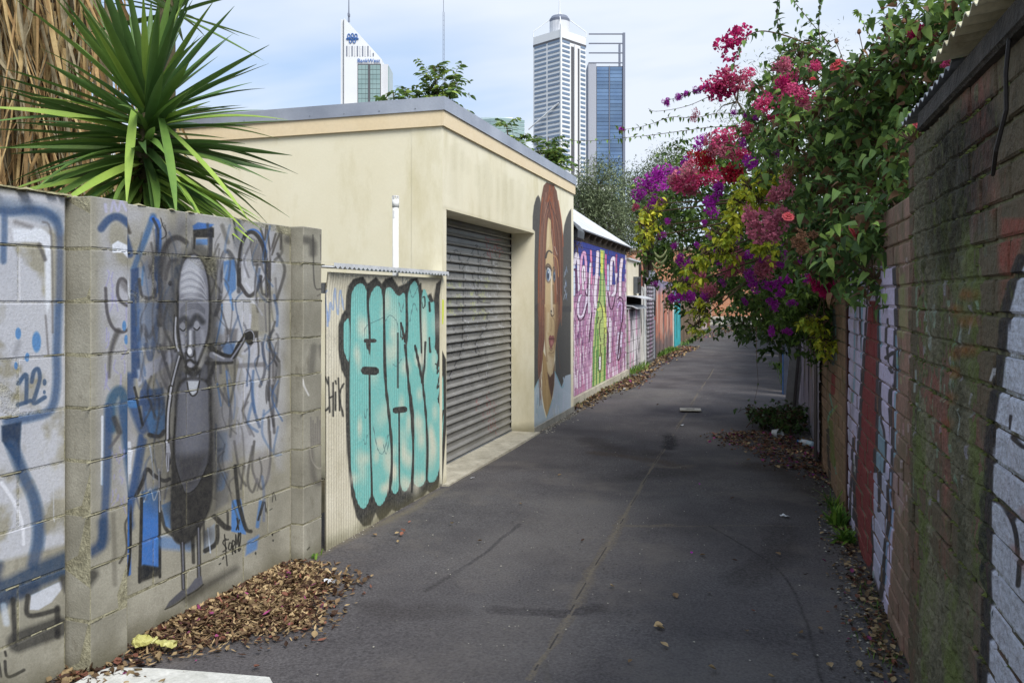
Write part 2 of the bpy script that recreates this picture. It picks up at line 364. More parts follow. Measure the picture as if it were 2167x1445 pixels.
m_asph = ground_mat('asphalt', gc, (97, 94, 95), (76, 73, 75))
# asphalt sheet with slight dips, gridded
mb = MB(); xs = [-2.75 + i * .11 for i in range(33)]; ys = [-2 + i * .22 for i in range(212)]
vv = [(x, y, .004 + .012 * math.sin(x * 3 + y * .7) * math.sin(y * 1.9) * (1 if -2.3 < x < .4 else 0)*.6) for y in ys for x in xs]
mb.add(vv, [(j * 33 + i, j * 33 + i + 1, j * 33 + 34 + i, j * 33 + 33 + i) for j in range(211) for i in range(32)])
struct(mb.build('alley_road', m_asph, smooth=True))
m_street = mat('street_asphalt', (96, 94, 92), (84, 82, 80), ns=1, bump=.3)
plane_obj('street', [(-60, 47.5), (60, 47.5), (60, 56), (-60, 56)], -.004, m_street)
m_conc = mat('concrete', (196, 190, 174), (160, 154, 138), ns=5, bump=.35, bs=70, stain=(12., .52, .7, (110, 104, 90), 8., 1., .6))
m_foot = mat('footpath_concrete', (178, 172, 160), (150, 146, 134), ns=2)
struct(MB().box(-60, 60, 56, 59.7, -.05, .12).build('footpath', m_foot)); struct(MB().box(-60, 60, 44.7, 47.5, -.05, .06).build('pavement', m_foot))

# ================================================================ BLOCK WALL (left, nearest)
m_mort = mat('block_mortar', (176, 170, 132), (138, 132, 104), ns=25, bump=.8, bs=90, fine=.25)
LW = Wall((-2.4735, .9), (-2.342, 3.95))
BLUE, LB, DK, DB, WH, GY = (62, 96, 138), (92, 146, 196), (44, 44, 50), (40, 70, 102), (222, 226, 234), (120, 118, 122)
A = Canvas(LW, 0.9, 1.66, 0, 1.85, 480, 480, off=.10)
A.poly([(-10, 405), (140, 415), (138, 1150), (-10, 1190)], (204, 207, 218), .72, 12, nz=1.0)
A.t(0, 380, 2.78)
A.stroke([(-60, 175), (60, 190), (190, 180), (290, 205), (345, 290), (350, 500), (345, 700), (335, 1000), (335, 1200), (300, 1350), (180, 1400), (40, 1420)], 46, BLUE, .72, 24)
A.stroke([(30, 160), (200, 185), (320, 225)], 80, (70, 100, 136), .45, 60)
A.stroke([(25, 220), (20, 480)], 36, BLUE, .6, 16)
A.poly([(70, 290), (240, 285), (300, 330), (298, 720), (278, 790), (265, 720), (262, 400), (230, 370), (80, 365)], WH, .92, 16)
A.stroke([(90, 250), (180, 280)], 26, GY, .5, 20); A.stroke([(230, 385), (262, 470)], 24, (96, 94, 100), .7, 12)
A.stroke([(250, 250), (300, 330), (310, 900)], 12, GY, .6, 8); A.stroke([(268, 800), (285, 1030)], 12, GY, .55, 8)
A.stroke([(110, 960), (90, 1020)], 30, (150, 152, 160), .5, 20)
for x, y, rx, ry in [(107, 905, 17, 34), (215, 955, 26, 60), (160, 1045, 13, 26), (97, 1095, 11, 22)]: A.ell(x, y, rx, ry, LB, .85)
for p in ([(110, 1200), (155, 1150), (155, 1310)], [(108, 1325), (180, 1300)], [(188, 1190), (200, 1130), (225, 1115), (235, 1170), (215, 1250), (200, 1315), (265, 1280)]): A.stroke(p, 24, (70, 100, 134), .85, 8)
A.ell(263, 1192, 12, 20, (70, 100, 134), .8); A.ell(262, 1250, 9, 12, (70, 100, 134), .7)
A.t(0, 860, 2.47)
A.poly([(8, 100), (112, 78), (105, 190), (105, 330), (60, 250), (10, 180)], DB, .95, 12)
A.stroke([(60, 200), (120, 350), (175, 470), (200, 600), (195, 720), (170, 820)], 62, (64, 96, 132), .82, 26)
A.stroke([(10, 400), (70, 490), (115, 600), (122, 720)], 20, (224, 226, 234), .85, 8, w2=16)
A.stroke([(-60, 980), (60, 950), (180, 890), (345, 820)], 130, (44, 82, 116), .9, 36)
A.stroke([(-40, 1000), (0, 830)], 40, (44, 76, 112), .8, 30)
A.stroke([(-30, 1060), (60, 1000), (180, 950)], 60, DB, .7, 30)
A.poly([(155, 1060), (160, 985), (330, 905), (325, 950), (270, 1020), (200, 1062)], (206, 210, 220), .9, 8)
A.stroke([(70, 1010), (80, 1240)], 30, DK, .9, 14); A.stroke([(90, 1230), (310, 1150)], 110, (56, 56, 60), .85, 26); A.stroke([(145, 990), (150, 1090), (300, 1060)], 26, DK, .9, 10)
A.stroke([(300, 1050), (300, 1200)], 30, DK, .9, 12); A.stroke([(330, 900), (350, 960)], 40, DK, .8, 20)
A.stroke([(20, 1040), (35, 1130)], 34, (200, 206, 216), .7, 14)
A.stroke([(25, 1330), (40, 1410), (125, 1375)], 17, DK, .9, 5); A.stroke([(-5, 1340), (5, 1410)], 12, DK, .85, 5); A.stroke([(25, 1280), (30, 1300)], 14, DK, .9, 5)
A.stroke([(280, 350), (282, 600)], 6, (200, 202, 208), .6, 3)

B = Canvas(LW, 1.62, 3.26, 0, 1.85, 480, 480, off=.045)
B.poly([(195, 420), (600, 480), (600, 990), (470, 1010), (195, 1090)], (190, 192, 202), .55, 30, nz=.9); B.poly([(455, 560), (600, 560), (600, 960), (460, 1010)], (204, 206, 214), .5, 50, nz=.8); B.poly([(200, 470), (285, 470), (280, 700), (200, 720)], (196, 198, 210), .4, 30, nz=.8)
B.t(0, 380, 2.78)                                   # pier one, upper
B.stroke([(540, 290), (590, 235), (650, 225), (730, 290), (770, 370), (790, 440)], 44, BLUE, .9, 14)
B.stroke([(565, 150), (570, 190)], 18, (196, 196, 224), .6, 8); B.stroke([(600, 190), (615, 130), (640, 190), (660, 130), (690, 185)], 14, (196, 196, 226), .6, 8)
B.poly([(605, 385), (640, 362), (690, 385), (740, 440), (775, 540), (795, 710), (780, 680), (750, 560), (715, 480), (670, 430), (610, 432)], WH, .95, 8)
for i in range(26):
    x = random.uniform(560, 770); y = random.choice([random.uniform(460, 640), random.uniform(640, 980), random.uniform(1050, 1180)])
    B.stroke([(x, y), (x + random.uniform(-14, 14), y + random.uniform(20, 70)), (x + random.uniform(-20, 20), y + random.uniform(70, 110))], 8, (168, 166, 204), .55, 4)
B.stroke([(755, 235), (785, 310)], 22, (74, 70, 72), .8, 14)
B.stroke([(715, 640), (670, 585), (640, 610), (640, 690), (690, 740), (745, 720)], 18, (92, 90, 96), .85, 8)
B.stroke([(660, 600), (700, 650)], 40, (120, 118, 124), .6, 20)
B.stroke([(565, 640), (575, 780), (610, 870), (670, 895), (730, 850), (755, 790), (742, 700)], 18, (94, 92, 100), .85, 8)
B.stroke([(640, 890), (600, 1000), (590, 1160)], 34, (84, 82, 84), .75, 18, w2=12)
for x, y, rx, ry in [(724, 790, 16, 40), (676, 860, 12, 30), (730, 920, 13, 30), (688, 940, 12, 28)]: B.ell(x, y, rx, ry, LB, .85)
B.stroke([(600, 1460), (605, 1300), (655, 1240), (690, 1330), (715, 1500)], 60, (60, 106, 136), .9, 22)
B.t(0, 860, 2.47)
B.stroke([(487, 50), (484, 400)], 13, WH, .9, 5); B.stroke([(520, 0), (512, 300), (498, 560), (480, 720)], 42, (64, 98, 138), .85, 18)
B.stroke([(600, 0), (640, 300), (665, 480), (690, 620)], 66, (66, 104, 142), .9, 22)
B.stroke([(550, 60), (575, 130)], 30, (74, 74, 82), .8, 12); B.stroke([(525, 210), (570, 150)], 16, (110, 108, 116), .8, 8)
B.stroke([(770, 180), (735, 380), (690, 600)], 34, (62, 98, 140), .88, 14)
B.poly([(690, 190), (715, 235), (700, 330), (690, 410)], WH, .9, 6)
for i in range(22):
    x = random.uniform(535, 610); y = random.uniform(200, 540)
    B.stroke([(x, y), (x + random.uniform(-14, 14), y + random.uniform(8, 40))], 7, (166, 164, 202), .5, 4)
B.stroke([(545, 560), (550, 760), (555, 920)], 26, (110, 106, 98), .5, 14); B.stroke([(640, 560), (608, 610), (615, 740), (580, 810)], 13, (78, 76, 74), .85, 6)
B.stroke([(490, 600), (490, 690), (450, 740), (360, 780)], 56, (50, 86, 122), .9, 30); B.stroke([(440, 870), (360, 980)], 60, (48, 46, 48), .85, 30)
# panel between the piers: painted figure and layers of lettering
B.t(240, 820, 2.89)
for p, w in [([(70, 860), (60, 1270)], 44), ([(90, 860), (100, 880), (75, 1100)], 36), ([(125, 700), (120, 1140)], 26)]: B.stroke(p, w, (62, 128, 196), .95, 8)
B.stroke([(66, 900), (100, 872), (98, 890), (70, 920), (68, 1240), (100, 1220)], 17, (32, 34, 42), .95, 5); B.stroke([(128, 720), (128, 1000), (110, 1150)], 15, (34, 34, 42), .95, 5)
B.poly([(195, 640), (310, 620), (312, 1110), (190, 1180)], (66, 132, 198), .95, 12)
B.poly([(200, 640), (300, 600), (300, 700), (200, 720)], (100, 150, 200), .6, 30)
B.stroke([(195, 680), (185, 1190)], 20, (34, 34, 42), .95, 6); B.stroke([(305, 520), (306, 1160)], 17, (34, 34, 42), .95, 6)
B.poly([(175, 1100), (210, 1085), (300, 1100), (310, 1150), (180, 1200)], (40, 42, 48), .93, 14)
B.stroke([(165, 660), (205, 570), (230, 500), (275, 540), (330, 570), (365, 560)], 24, (38, 38, 44), .95, 6)
B.stroke([(310, 760), (340, 860), (380, 900)], 24, (34, 36, 44), .9, 8)
B.poly([(315, 720), (378, 690), (378, 870), (340, 850)], (84, 144, 198), .85, 12); B.stroke([(330, 950), (480, 960)], 80, (106, 150, 196), .7, 30)
B.stroke([(118, 340), (122, 520)], 22, WH, .9, 8); B.stroke([(190, 300), (150, 560), (110, 760)], 34, (62, 100, 146), .9, 14)
B.poly([(190, 20), (330, 0), (345, 200), (330, 290), (245, 310), (200, 200)], (56, 100, 150), .92, 16)
B.stroke([(120, -60), (130, 60), (200, 260)], 60, (60, 98, 144), .85, 24); B.stroke([(130, 100), (160, 100)], 50, LB, .8, 14)
B.poly([(215, 150), (330, 130), (330, 290), (245, 290)], (90, 146, 196), .8, 14)
B.stroke([(240, 290), (300, 300), (330, 270)], 26, (36, 36, 42), .9, 8); B.stroke([(150, 0), (165, 60), (200, 230)], 16, (40, 44, 54), .9, 6)
B.stroke([(245, 350), (265, 480), (270, 560)], 12, (214, 224, 236), .75, 6); B.stroke([(210, 700), (250, 620), (270, 690), (300, 630), (310, 690)], 8, (216, 224, 234), .85, 3); B.stroke([(300, 500), (305, 760)], 9, (224, 228, 234), .85, 4)
B.stroke([(330, 700), (350, 620), (375, 600)], 10, (200, 214, 230), .7, 5)
B.poly([(650, 270), (720, 270), (725, 440), (650, 470)], (140, 164, 192), .6, 20); B.stroke([(660, 560), (680, 630), (705, 540)], 12, (200, 214, 228), .8, 5)
B.poly([(645, 550), (730, 500), (728, 700), (640, 760)], (112, 114, 122), .6, 20)
B.poly([(650, 480), (720, 530), (700, 620), (650, 640)], (104, 142, 184), .6, 14)
B.poly([(745, 690), (800, 680), (830, 850), (830, 900), (740, 880)], (86, 146, 204), .9, 8)
B.stroke([(765, 480), (780, 640), (790, 720), (830, 860), (860, 880)], 24, (40, 42, 48), .9, 8); B.stroke([(640, 790), (700, 850), (725, 860)], 34, (38, 38, 44), .92, 8)
B.stroke([(720, 760), (720, 860)], 16, (40, 40, 48), .85, 6); B.stroke([(920, 700), (900, 850)], 22, (86, 140, 190), .8, 10); B.stroke([(935, 700), (905, 810)], 12, (44, 46, 54), .85, 6)
B.poly([(840, 940), (910, 900), (900, 990), (830, 1030)], (104, 150, 200), .85, 14)
B.stroke([(570, 820), (580, 1000)], 16, (60, 62, 68), .8, 6); B.poly([(575, 880), (640, 830), (640, 980), (570, 1020)], (146, 158, 174), .7, 10)
B.stroke([(580, 1000), (650, 950), (655, 850)], 28, (40, 42, 48), .9, 7); B.stroke([(596, 860), (612, 1010)], 9, (206, 216, 230), .8, 4)
for p in ([(870, 360), (840, 560), (870, 640), (900, 560)], [(970, 180), (980, 420), (960, 560), (930, 620)], [(880, 330), (870, 500), (920, 620)], [(760, 330), (790, 520), (830, 600)], [(820, 480), (800, 620)]): B.stroke(p, 15, (92, 90, 92), .75, 8)
B.poly([(870, 420), (980, 380), (980, 560), (930, 610), (880, 580)], (164, 162, 168), .5, 24)
B.stroke([(920, 780), (945, 700), (950, 760)], 7, DK, .85, 2); B.stroke([(955, 740), (960, 770)], 7, DK, .8, 2); B.stroke([(975, 750), (990, 740)], 6, DK, .8, 2); B.stroke([(990, 700), (1000, 640), (1012, 690)], 6, DK, .8, 2)
B.ell(892, 1015, 6, 10, DK, .9); B.ell(994, 900, 5, 10, DK, .9); B.ell(998, 936, 5, 8, DK, .9)
# signature lettering S T O R M 1 2
for p in ([(708, 925), (690, 950), (712, 985), (690, 1005)], [(700, 900), (716, 1090)], [(695, 935), (724, 930)], [(730, 950), (724, 985), (738, 990), (744, 955), (730, 950)], [(750, 1020), (748, 940), (764, 950), (752, 980), (766, 1010)],
          [(768, 1010), (768, 900), (776, 960), (786, 890), (786, 1000)], [(776, 800), (786, 870)], [(790, 810), (772, 870)], [(786, 915), (798, 890), (796, 940), (788, 1000), (800, 985)], [(690, 1050), (696, 1036)], [(668, 1082), (676, 1076)]): B.stroke(p, 8.5, (34, 34, 36), .95, 2.5)
# upper half, crop 3
B.t(260, 440, 3.441)
B.stroke([(250, 60), (200, 200), (150, 330), (110, 450)], 44, (74, 118, 160), .85, 18); B.stroke([(245, 80), (285, 130), (290, 350), (280, 600)], 42, (66, 128, 200), .92, 12)
B.poly([(90, 450), (150, 430), (150, 1240), (88, 1240)], (58, 92, 136), .93, 14)
B.stroke([(250, 80), (285, 170), (272, 350)], 20, (52, 56, 66), .8, 10)
B.poly([(150, 440), (210, 380), (250, 520), (230, 640), (170, 640), (145, 540)], (164, 176, 196), .75, 18); B.stroke([(180, 430), (170, 560)], 16, (110, 160, 206), .8, 8)
B.stroke([(150, 520), (165, 620), (200, 655), (260, 650)], 22, (74, 74, 80), .8, 10); B.stroke([(265, 350), (270, 640)], 18, (56, 88, 140), .9, 6)
B.ell(262, 560, 14, 36, (214, 220, 230), .9); B.ell(262, 610, 10, 26, (40, 46, 60), .9); B.ell(276, 710, 12, 28, (208, 214, 226), .8)
B.poly([(120, 690), (270, 680), (300, 1000), (140, 1010)], (128, 148, 178), .75, 20); B.stroke([(150, 960), (180, 860), (220, 940), (280, 840)], 30, (90, 96, 110), .7, 14)
B.stroke([(300, 700), (270, 900), (230, 1100), (200, 1000)], 34, (66, 96, 140), .7, 14)
B.poly([(130, 1180), (420, 1010), (430, 1100), (230, 1230), (140, 1300)], (196, 200, 214), .88, 20)
B.poly([(150, 1340), (190, 1250), (250, 1350), (300, 1345), (330, 1440), (140, 1440)], (60, 96, 142), .9, 14)
B.stroke([(305, 75), (320, 130), (345, 180), (335, 210), (310, 225)], 9, (70, 68, 68), .85, 3)
B.stroke([(490, 250), (420, 215), (350, 260), (310, 380), (300, 560), (310, 700), (300, 850)], 38, (70, 68, 74), .88, 14); B.stroke([(330, 320), (340, 900), (330, 1000)], 30, (92, 92, 100), .6, 18)
B.stroke([(420, 380), (370, 400), (340, 520)], 26, (96, 94, 100), .7, 12); B.poly([(340, 560), (410, 480), (410, 680), (340, 690)], (164, 170, 182), .75, 16); B.ell(375, 550, 16, 20, (70, 70, 78), .85); B.ell(440, 470, 40, 60, (100, 136, 176), .6)
B.stroke([(330, 1000), (350, 1300)], 40, (112, 110, 116), .6, 18); B.stroke([(300, 1000), (390, 1280)], 22, (66, 68, 78), .7, 8); B.poly([(310, 700), (400, 700), (400, 900), (320, 880)], (120, 138, 164), .5, 20)
B.poly([(535, 130), (575, 105), (690, 120), (650, 160), (545, 175)], (66, 124, 190), .9, 10)
B.poly([(540, 160), (690, 145), (690, 215), (560, 215), (555, 300), (540, 300)], (38, 38, 44), .95, 9); B.poly([(560, 228), (650, 225), (645, 270), (560, 270)], (110, 150, 196), .9, 8); B.stroke([(670, 150), (665, 350)], 26, (40, 48, 66), .85, 10)
B.stroke([(580, 290), (600, 300), (640, 340)], 60, (110, 112, 120), .5, 20)
B.stroke([(870, 610), (870, 480), (800, 320), (750, 370), (735, 640), (700, 780)], 28, (80, 82, 92), .75, 12); B.poly([(760, 390), (840, 370), (850, 480), (850, 590), (800, 640), (765, 560)], (96, 138, 186), .85, 12)
B.stroke([(800, 590), (825, 740)], 18, (120, 160, 206), .8, 8); B.stroke([(750, 130), (790, 250)], 30, (92, 90, 90), .5, 16)
B.stroke([(905, 220), (940, 170), (990, 160), (1040, 210), (1070, 320)], 14, (74, 130, 196), .9, 6)
B.stroke([(870, 560), (880, 330), (920, 200), (980, 180), (1040, 260), (1070, 400), (1075, 640)], 28, (58, 56, 62), .88, 9); B.stroke([(880, 560), (940, 640), (1000, 600), (1030, 500)], 26, (66, 64, 70), .85, 9); B.stroke([(1030, 520), (1040, 620), (1075, 630)], 18, (70, 70, 78), .8, 8)
B.stroke([(900, 400), (915, 350), (915, 500)], 22, (206, 208, 216), .85, 8); B.stroke([(920, 550), (970, 600), (1000, 480)], 18, (206, 208, 216), .85, 8); B.poly([(950, 660), (1020, 650), (1010, 710), (955, 690)], (212, 214, 220), .85, 8)
for i in range(7): B.stroke([(950 + i * 12, 210 + i * 6), (975 + i * 9, 420)], 8, (92, 90, 94), .6, 4)
for p in ([(1030, 150), (1060, 230), (1075, 130), (1100, 300), (1140, 190)], [(1110, 340), (1150, 230), (1180, 180), (1175, 300)], [(1100, 300), (1090, 640)]): B.stroke(p, 15, (82, 78, 78), .7, 7)
B.stroke([(1090, 400), (1095, 1100), (1085, 1400)], 15, (80, 80, 88), .75, 7); B.stroke([(1060, 700), (1070, 900)], 12, (88, 88, 96), .6, 6); B.poly([(1000, 640), (1090, 640), (1080, 900), (1020, 900)], (150, 150, 156), .4, 20)
B.stroke([(720, 850), (745, 830), (740, 900)], 44, (196, 206, 222), .85, 16); B.stroke([(745, 700), (740, 800), (700, 1000)], 12, (96, 148, 204), .8, 5)
B.poly([(765, 880), (860, 880), (850, 980), (770, 990)], (110, 106, 108), .6, 18); B.stroke([(790, 930), (785, 1080)], 18, (206, 210, 220), .8, 7); B.poly([(740, 990), (850, 970), (830, 1060), (770, 1080)], (90, 132, 182), .75, 12)
B.stroke([(905, 760), (900, 850), (930, 880)], 22, (204, 206, 214), .85, 8); B.stroke([(955, 780), (950, 870)], 16, (200, 202, 212), .8, 6); B.poly([(980, 895), (1015, 895), (1010, 940), (980, 950)], (64, 60, 62), .85, 8)
for p in ([(870, 1090), (940, 1260), (980, 1440)], [(890, 1100), (850, 1300), (840, 1440)], [(960, 1150), (870, 1440)], [(780, 1170), (800, 1240)], [(900, 1060), (990, 1000)], [(1000, 960), (980, 1100), (940, 1290)], [(930, 1300), (900, 1440)]): B.stroke(p, 20, (196, 198, 208), .75, 7)
for p in ([(690, 1200), (720, 1300), (800, 1440)], [(730, 1000), (740, 1200)], [(1040, 980), (1060, 1180), (1020, 1300)], [(760, 1090), (790, 1180)]): B.stroke(p, 20, (92, 94, 104), .65, 9)
B.stroke([(780, 1190), (790, 1300), (800, 1440)], 14, (90, 146, 206), .75, 6); B.stroke([(715, 1280), (740, 1440)], 14, (90, 146, 206), .7, 6)
B.stroke([(870, 1150), (1050, 1140)], 34, (110, 108, 110), .5, 14); B.stroke([(1120, 1080), (1130, 1400)], 40, (110, 108, 110), .45, 24)
B.t(240, 820, 2.89)
for p in ([(770, 0), (800, 130), (790, 330)], [(820, 40), (780, 200), (775, 340)], [(850, 0), (870, 60), (890, 150)], [(900, 0), (890, 160)], [(990, 60), (985, 260)]): B.stroke(p, 14, (200, 202, 210), .7, 6)
B.stroke([(700, 0), (740, 150), (735, 300)], 16, (96, 100, 112), .6, 8); B.poly([(745, 300), (880, 250), (860, 400), (780, 440)], (176, 176, 182), .5, 24); B.ell(955, 40, 8, 60, (80, 80, 86), .6)
# older layers behind the figure
random.seed(19)
for i in range(150):
    x, y = random.uniform(300, 596), random.uniform(470, 1010); B.t(0, 0, 1)
    c = random.choice([(70, 70, 78), (58, 58, 64), (96, 94, 98), (70, 110, 160), (186, 188, 196), (80, 80, 88), (60, 86, 124)]); B.stroke([(x, y), (x + random.uniform(-16, 16), y + random.uniform(15, 60)), (x + random.uniform(-14, 18), y + random.uniform(50, 110))], random.uniform(2, 6), c, random.uniform(.3, .65), 3)
B.stroke([(345, 560), (350, 800), (345, 1050)], 60, (72, 72, 80), .45, 50); B.stroke([(470, 740), (485, 900), (470, 1020)], 50, (76, 76, 84), .4, 50); B.stroke([(395, 480), (340, 560)], 40, (66, 66, 72), .5, 40)
# the figure
B.t(0, 0, 1)
for q_ in ([(385, 560), (378, 660), (392, 760), (385, 900), (372, 1050)], [(455, 560), (460, 700), (450, 800), (462, 950), (450, 1080)], [(400, 545), (425, 530), (448, 560)], [(372, 1080), (400, 1140), (440, 1130)]): B.stroke(q_, 26, (40, 40, 46), .55, 22)
B.t(260, 440, 3.441)
B.stroke([(445, 1110), (440, 1440)], 60, (66, 66, 74), .6, 40); B.stroke([(650, 1100), (660, 1440)], 40, (62, 62, 70), .7, 26)
B.poly([(470, 380), (545, 328), (610, 370), (650, 460), (668, 600), (668, 800), (655, 950), (610, 1070), (560, 1180), (500, 1170), (450, 1050), (425, 900), (418, 700), (430, 520)], (40, 40, 46), .97, 16, sm=True)
B.poly([(480, 390), (545, 342), (600, 385), (635, 470), (652, 600), (650, 800), (635, 940), (590, 1060), (550, 1160), (500, 1140), (460, 1030), (438, 880), (436, 700), (445, 520)], (142, 144, 154), .97, 12, sm=True)
B.poly([(480, 400), (545, 350), (590, 400), (600, 520), (560, 640), (450, 620), (450, 500)], (192, 194, 202), .8, 50, sm=True)
for i in range(9): B.stroke([(455, 470 + i * 24), (520, 440 + i * 26), (600, 500 + i * 20), (635, 600 + i * 10)], 9, [(208, 210, 216), (130, 132, 142)][i % 2], .45, 8)
for i in range(4): B.stroke([(450, 740 + i * 14), (500, 690 + i * 16), (560, 690 + i * 14), (620, 740 + i * 10)], 8, (96, 98, 108), .55, 7)
B.stroke([(440, 830), (480, 800), (500, 860)], 38, (66, 68, 76), .8, 24); B.stroke([(520, 850), (560, 790), (605, 830)], 40, (62, 64, 72), .82, 24)
B.ell(465, 865, 20, 30, (150, 152, 160), .8); B.ell(562, 855, 20, 32, (166, 168, 176), .8); B.stroke([(445, 880), (468, 896), (486, 880)], 9, (36, 36, 42), .9, 5); B.stroke([(542, 876), (565, 890), (584, 870)], 9, (36, 36, 42), .9, 5)
B.stroke([(500, 880), (505, 960), (492, 1040)], 18, (70, 72, 80), .7, 12); B.stroke([(545, 900), (550, 1040)], 18, (74, 76, 84), .6, 12); B.stroke([(515, 900), (516, 1050)], 20, (206, 208, 216), .8, 12); B.ell(516, 1045, 16, 26, (220, 222, 228), .9)
B.stroke([(490, 1050), (510, 1085), (540, 1080), (550, 1040)], 11, (38, 38, 44), .95, 5); B.stroke([(485, 1060), (490, 1160)], 16, (48, 48, 54), .8, 10); B.stroke([(552, 1050), (560, 1160), (540, 1190)], 16, (44, 44, 50), .8, 10)
B.stroke([(490, 1120), (520, 1106), (550, 1128)], 18, (40, 40, 46), .9, 8); B.ell(516, 1146, 20, 18, (170, 170, 178), .9); B.stroke([(490, 1160), (525, 1186), (560, 1160)], 26, (34, 34, 40), .9, 12)
B.stroke([(600, 900), (610, 1000), (570, 1100)], 28, (176, 178, 186), .5, 18); B.stroke([(460, 930), (470, 1040)], 22, (184, 186, 194), .5, 14)
B.poly([(485, 1200), (590, 1180), (640, 1100), (660, 1440), (430, 1440), (460, 1190)], (96, 98, 108), .95, 12)
B.poly([(490, 1210), (580, 1200), (580, 1270), (560, 1350), (525, 1362), (498, 1320)], (184, 188, 198), .9, 10); B.stroke([(490, 1200), (498, 1320), (525, 1360), (560, 1345), (590, 1210)], 10, (40, 40, 48), .9, 5)
B.stroke([(500, 1190), (545, 1220), (580, 1180)], 40, (36, 36, 42), .85, 20)
B.stroke([(415, 800), (410, 900), (420, 990), (435, 1040)], 14, (190, 192, 200), .85, 6); B.stroke([(405, 780), (400, 950), (420, 1040)], 10, (40, 40, 46), .8, 5)
B.stroke([(450, 1080), (420, 1160), (385, 1300), (365, 1440)], 30, (40, 40, 46), .9, 8); B.stroke([(440, 1080), (415, 1170), (382, 1310), (362, 1440)], 13, (180, 182, 190), .9, 6)
B.stroke([(665, 1010), (720, 1060), (820, 1085), (870, 1010), (920, 930)], 40, (38, 38, 44), .95, 8); B.stroke([(690, 1130), (820, 1125)], 26, (38, 38, 44), .9, 10)
B.stroke([(680, 1070), (740, 1100), (815, 1106)], 46, (130, 132, 142), .95, 10, w2=26); B.stroke([(815, 1100), (870, 1020), (925, 930)], 14, (150, 152, 162), .95, 6); B.stroke([(690, 1060), (760, 1095)], 16, (196, 198, 206), .7, 10)
B.poly([(915, 900), (960, 885), (985, 920), (975, 985), (940, 995), (918, 950)], (36, 36, 42), .97, 8, sm=True); B.stroke([(918, 905), (960, 892), (982, 930), (975, 975)], 8, (186, 188, 198), .9, 4)
B.stroke([(640, 1130), (690, 1150), (640, 1280)], 30, (44, 44, 52), .85, 12)
B.t(240, 820, 2.89)
B.poly([(430, -40), (600, -40), (622, 120), (630, 300), (630, 500), (622, 700), (560, 860), (500, 930), (430, 960), (378, 900), (372, 700), (378, 480), (392, 200)], (48, 48, 54), .97, 14, sm=True)
B.poly([(440, -20), (590, -30), (605, 140), (608, 320), (590, 480), (530, 610), (470, 650), (420, 560), (398, 400), (405, 200)], (112, 114, 124), .96, 16, sm=True)
B.poly([(460, -20), (560, -30), (570, 200), (540, 400), (450, 450), (430, 250)], (134, 136, 146), .6, 60, sm=True)
B.poly([(400, 420), (600, 400), (560, 560), (470, 640), (420, 560)], (66, 66, 72), .7, 60); B.stroke([(400, 180), (392, 420), (440, 600), (470, 650), (540, 600), (600, 470)], 9, (30, 30, 36), .9, 5)
B.poly([(480, -40), (548, -40), (530, 30), (505, 48), (486, 20)], (196, 200, 208), .9, 8); B.stroke([(475, -30), (486, 28), (508, 52), (535, 30), (552, -40)], 8, (34, 34, 40), .9, 4)
B.stroke([(375, 0), (355, 160), (352, 360), (360, 460)], 30, (34, 34, 40), .95, 6); B.stroke([(378, 0), (356, 160), (350, 350)], 13, (196, 198, 206), .92, 5); B.poly([(345, 340), (365, 340), (372, 400), (362, 510), (350, 520), (342, 440)], (178, 180, 190), .92, 5); B.stroke([(350, 400), (356, 500)], 4, (50, 50, 58), .8, 2); B.stroke([(362, 400), (366, 500)], 4, (50, 50, 58), .8, 2)
for a, b in (((442, 950), (452, 1230)), ((540, 860), (545, 1170))):
    B.stroke([a, b], 26, (36, 36, 42), .95, 7); B.stroke([a, b], 10, (140, 142, 154), .9, 5)
B.stroke([(505, 920), (510, 1070)], 22, (36, 36, 42), .9, 8)
B.stroke([(470, 1290), (600, 1210), (700, 1150), (770, 1110)], 70, (60, 58, 56), .75, 44, w2=34)
B.poly([(340, 1355), (365, 1310), (440, 1240), (465, 1240), (468, 1275), (400, 1325)], (98, 100, 112), .97, 6); B.stroke([(340, 1358), (400, 1330), (470, 1280)], 9, (36, 36, 42), .95, 4)
B.poly([(470, 1240), (520, 1170), (560, 1150), (568, 1200), (520, 1240), (475, 1270)], (112, 114, 126), .97, 6); B.stroke([(475, 1272), (530, 1240), (570, 1205)], 9, (36, 36, 42), .95, 4)
# second pier front
B.t(260, 440, 3.441)
B.stroke([(1330, 200), (1345, 560), (1400, 600), (1410, 740)], 12, (84, 80, 82), .7, 5); B.stroke([(1385, 200), (1390, 380)], 10, (92, 88, 88), .6, 5); B.stroke([(1410, 200), (1455, 310), (1420, 400), (1400, 560)], 11, (80, 76, 78), .7, 5); B.stroke([(1455, 460), (1410, 700), (1430, 830)], 11, (84, 80, 82), .65, 5); B.stroke([(1450, 600), (1365, 640)], 9, (90, 86, 86), .6, 4)
B.stroke([(1230, 230), (1320, 250), (1330, 330)], 60, (70, 68, 70), .7, 30); B.stroke([(1340, 1010), (1320, 1190)], 50, (92, 90, 88), .55, 26); B.stroke([(1395, 1010), (1430, 1180)], 44, (80, 78, 80), .6, 20)
B.stroke([(1255, 1240), (1270, 1300), (1300, 1360)], 12, (226, 226, 226), .7, 6)
B.t(240, 820, 2.89)
for i in range(7): B.stroke([(1165 + i * 14, 180 + (i % 3) * 20), (1168 + i * 13, 350)], 12, (122, 118, 120), .55, 6)
B.stroke([(1165, 380), (1180, 540), (1215, 580), (1260, 520)], 34, (104, 100, 98), .6, 22); B.stroke([(1160, 360), (1170, 440), (1210, 490), (1250, 470)], 10, (190, 186, 176), .5, 5); B.stroke([(1140, 985), (1155, 970)], 8, DK, .8, 2)

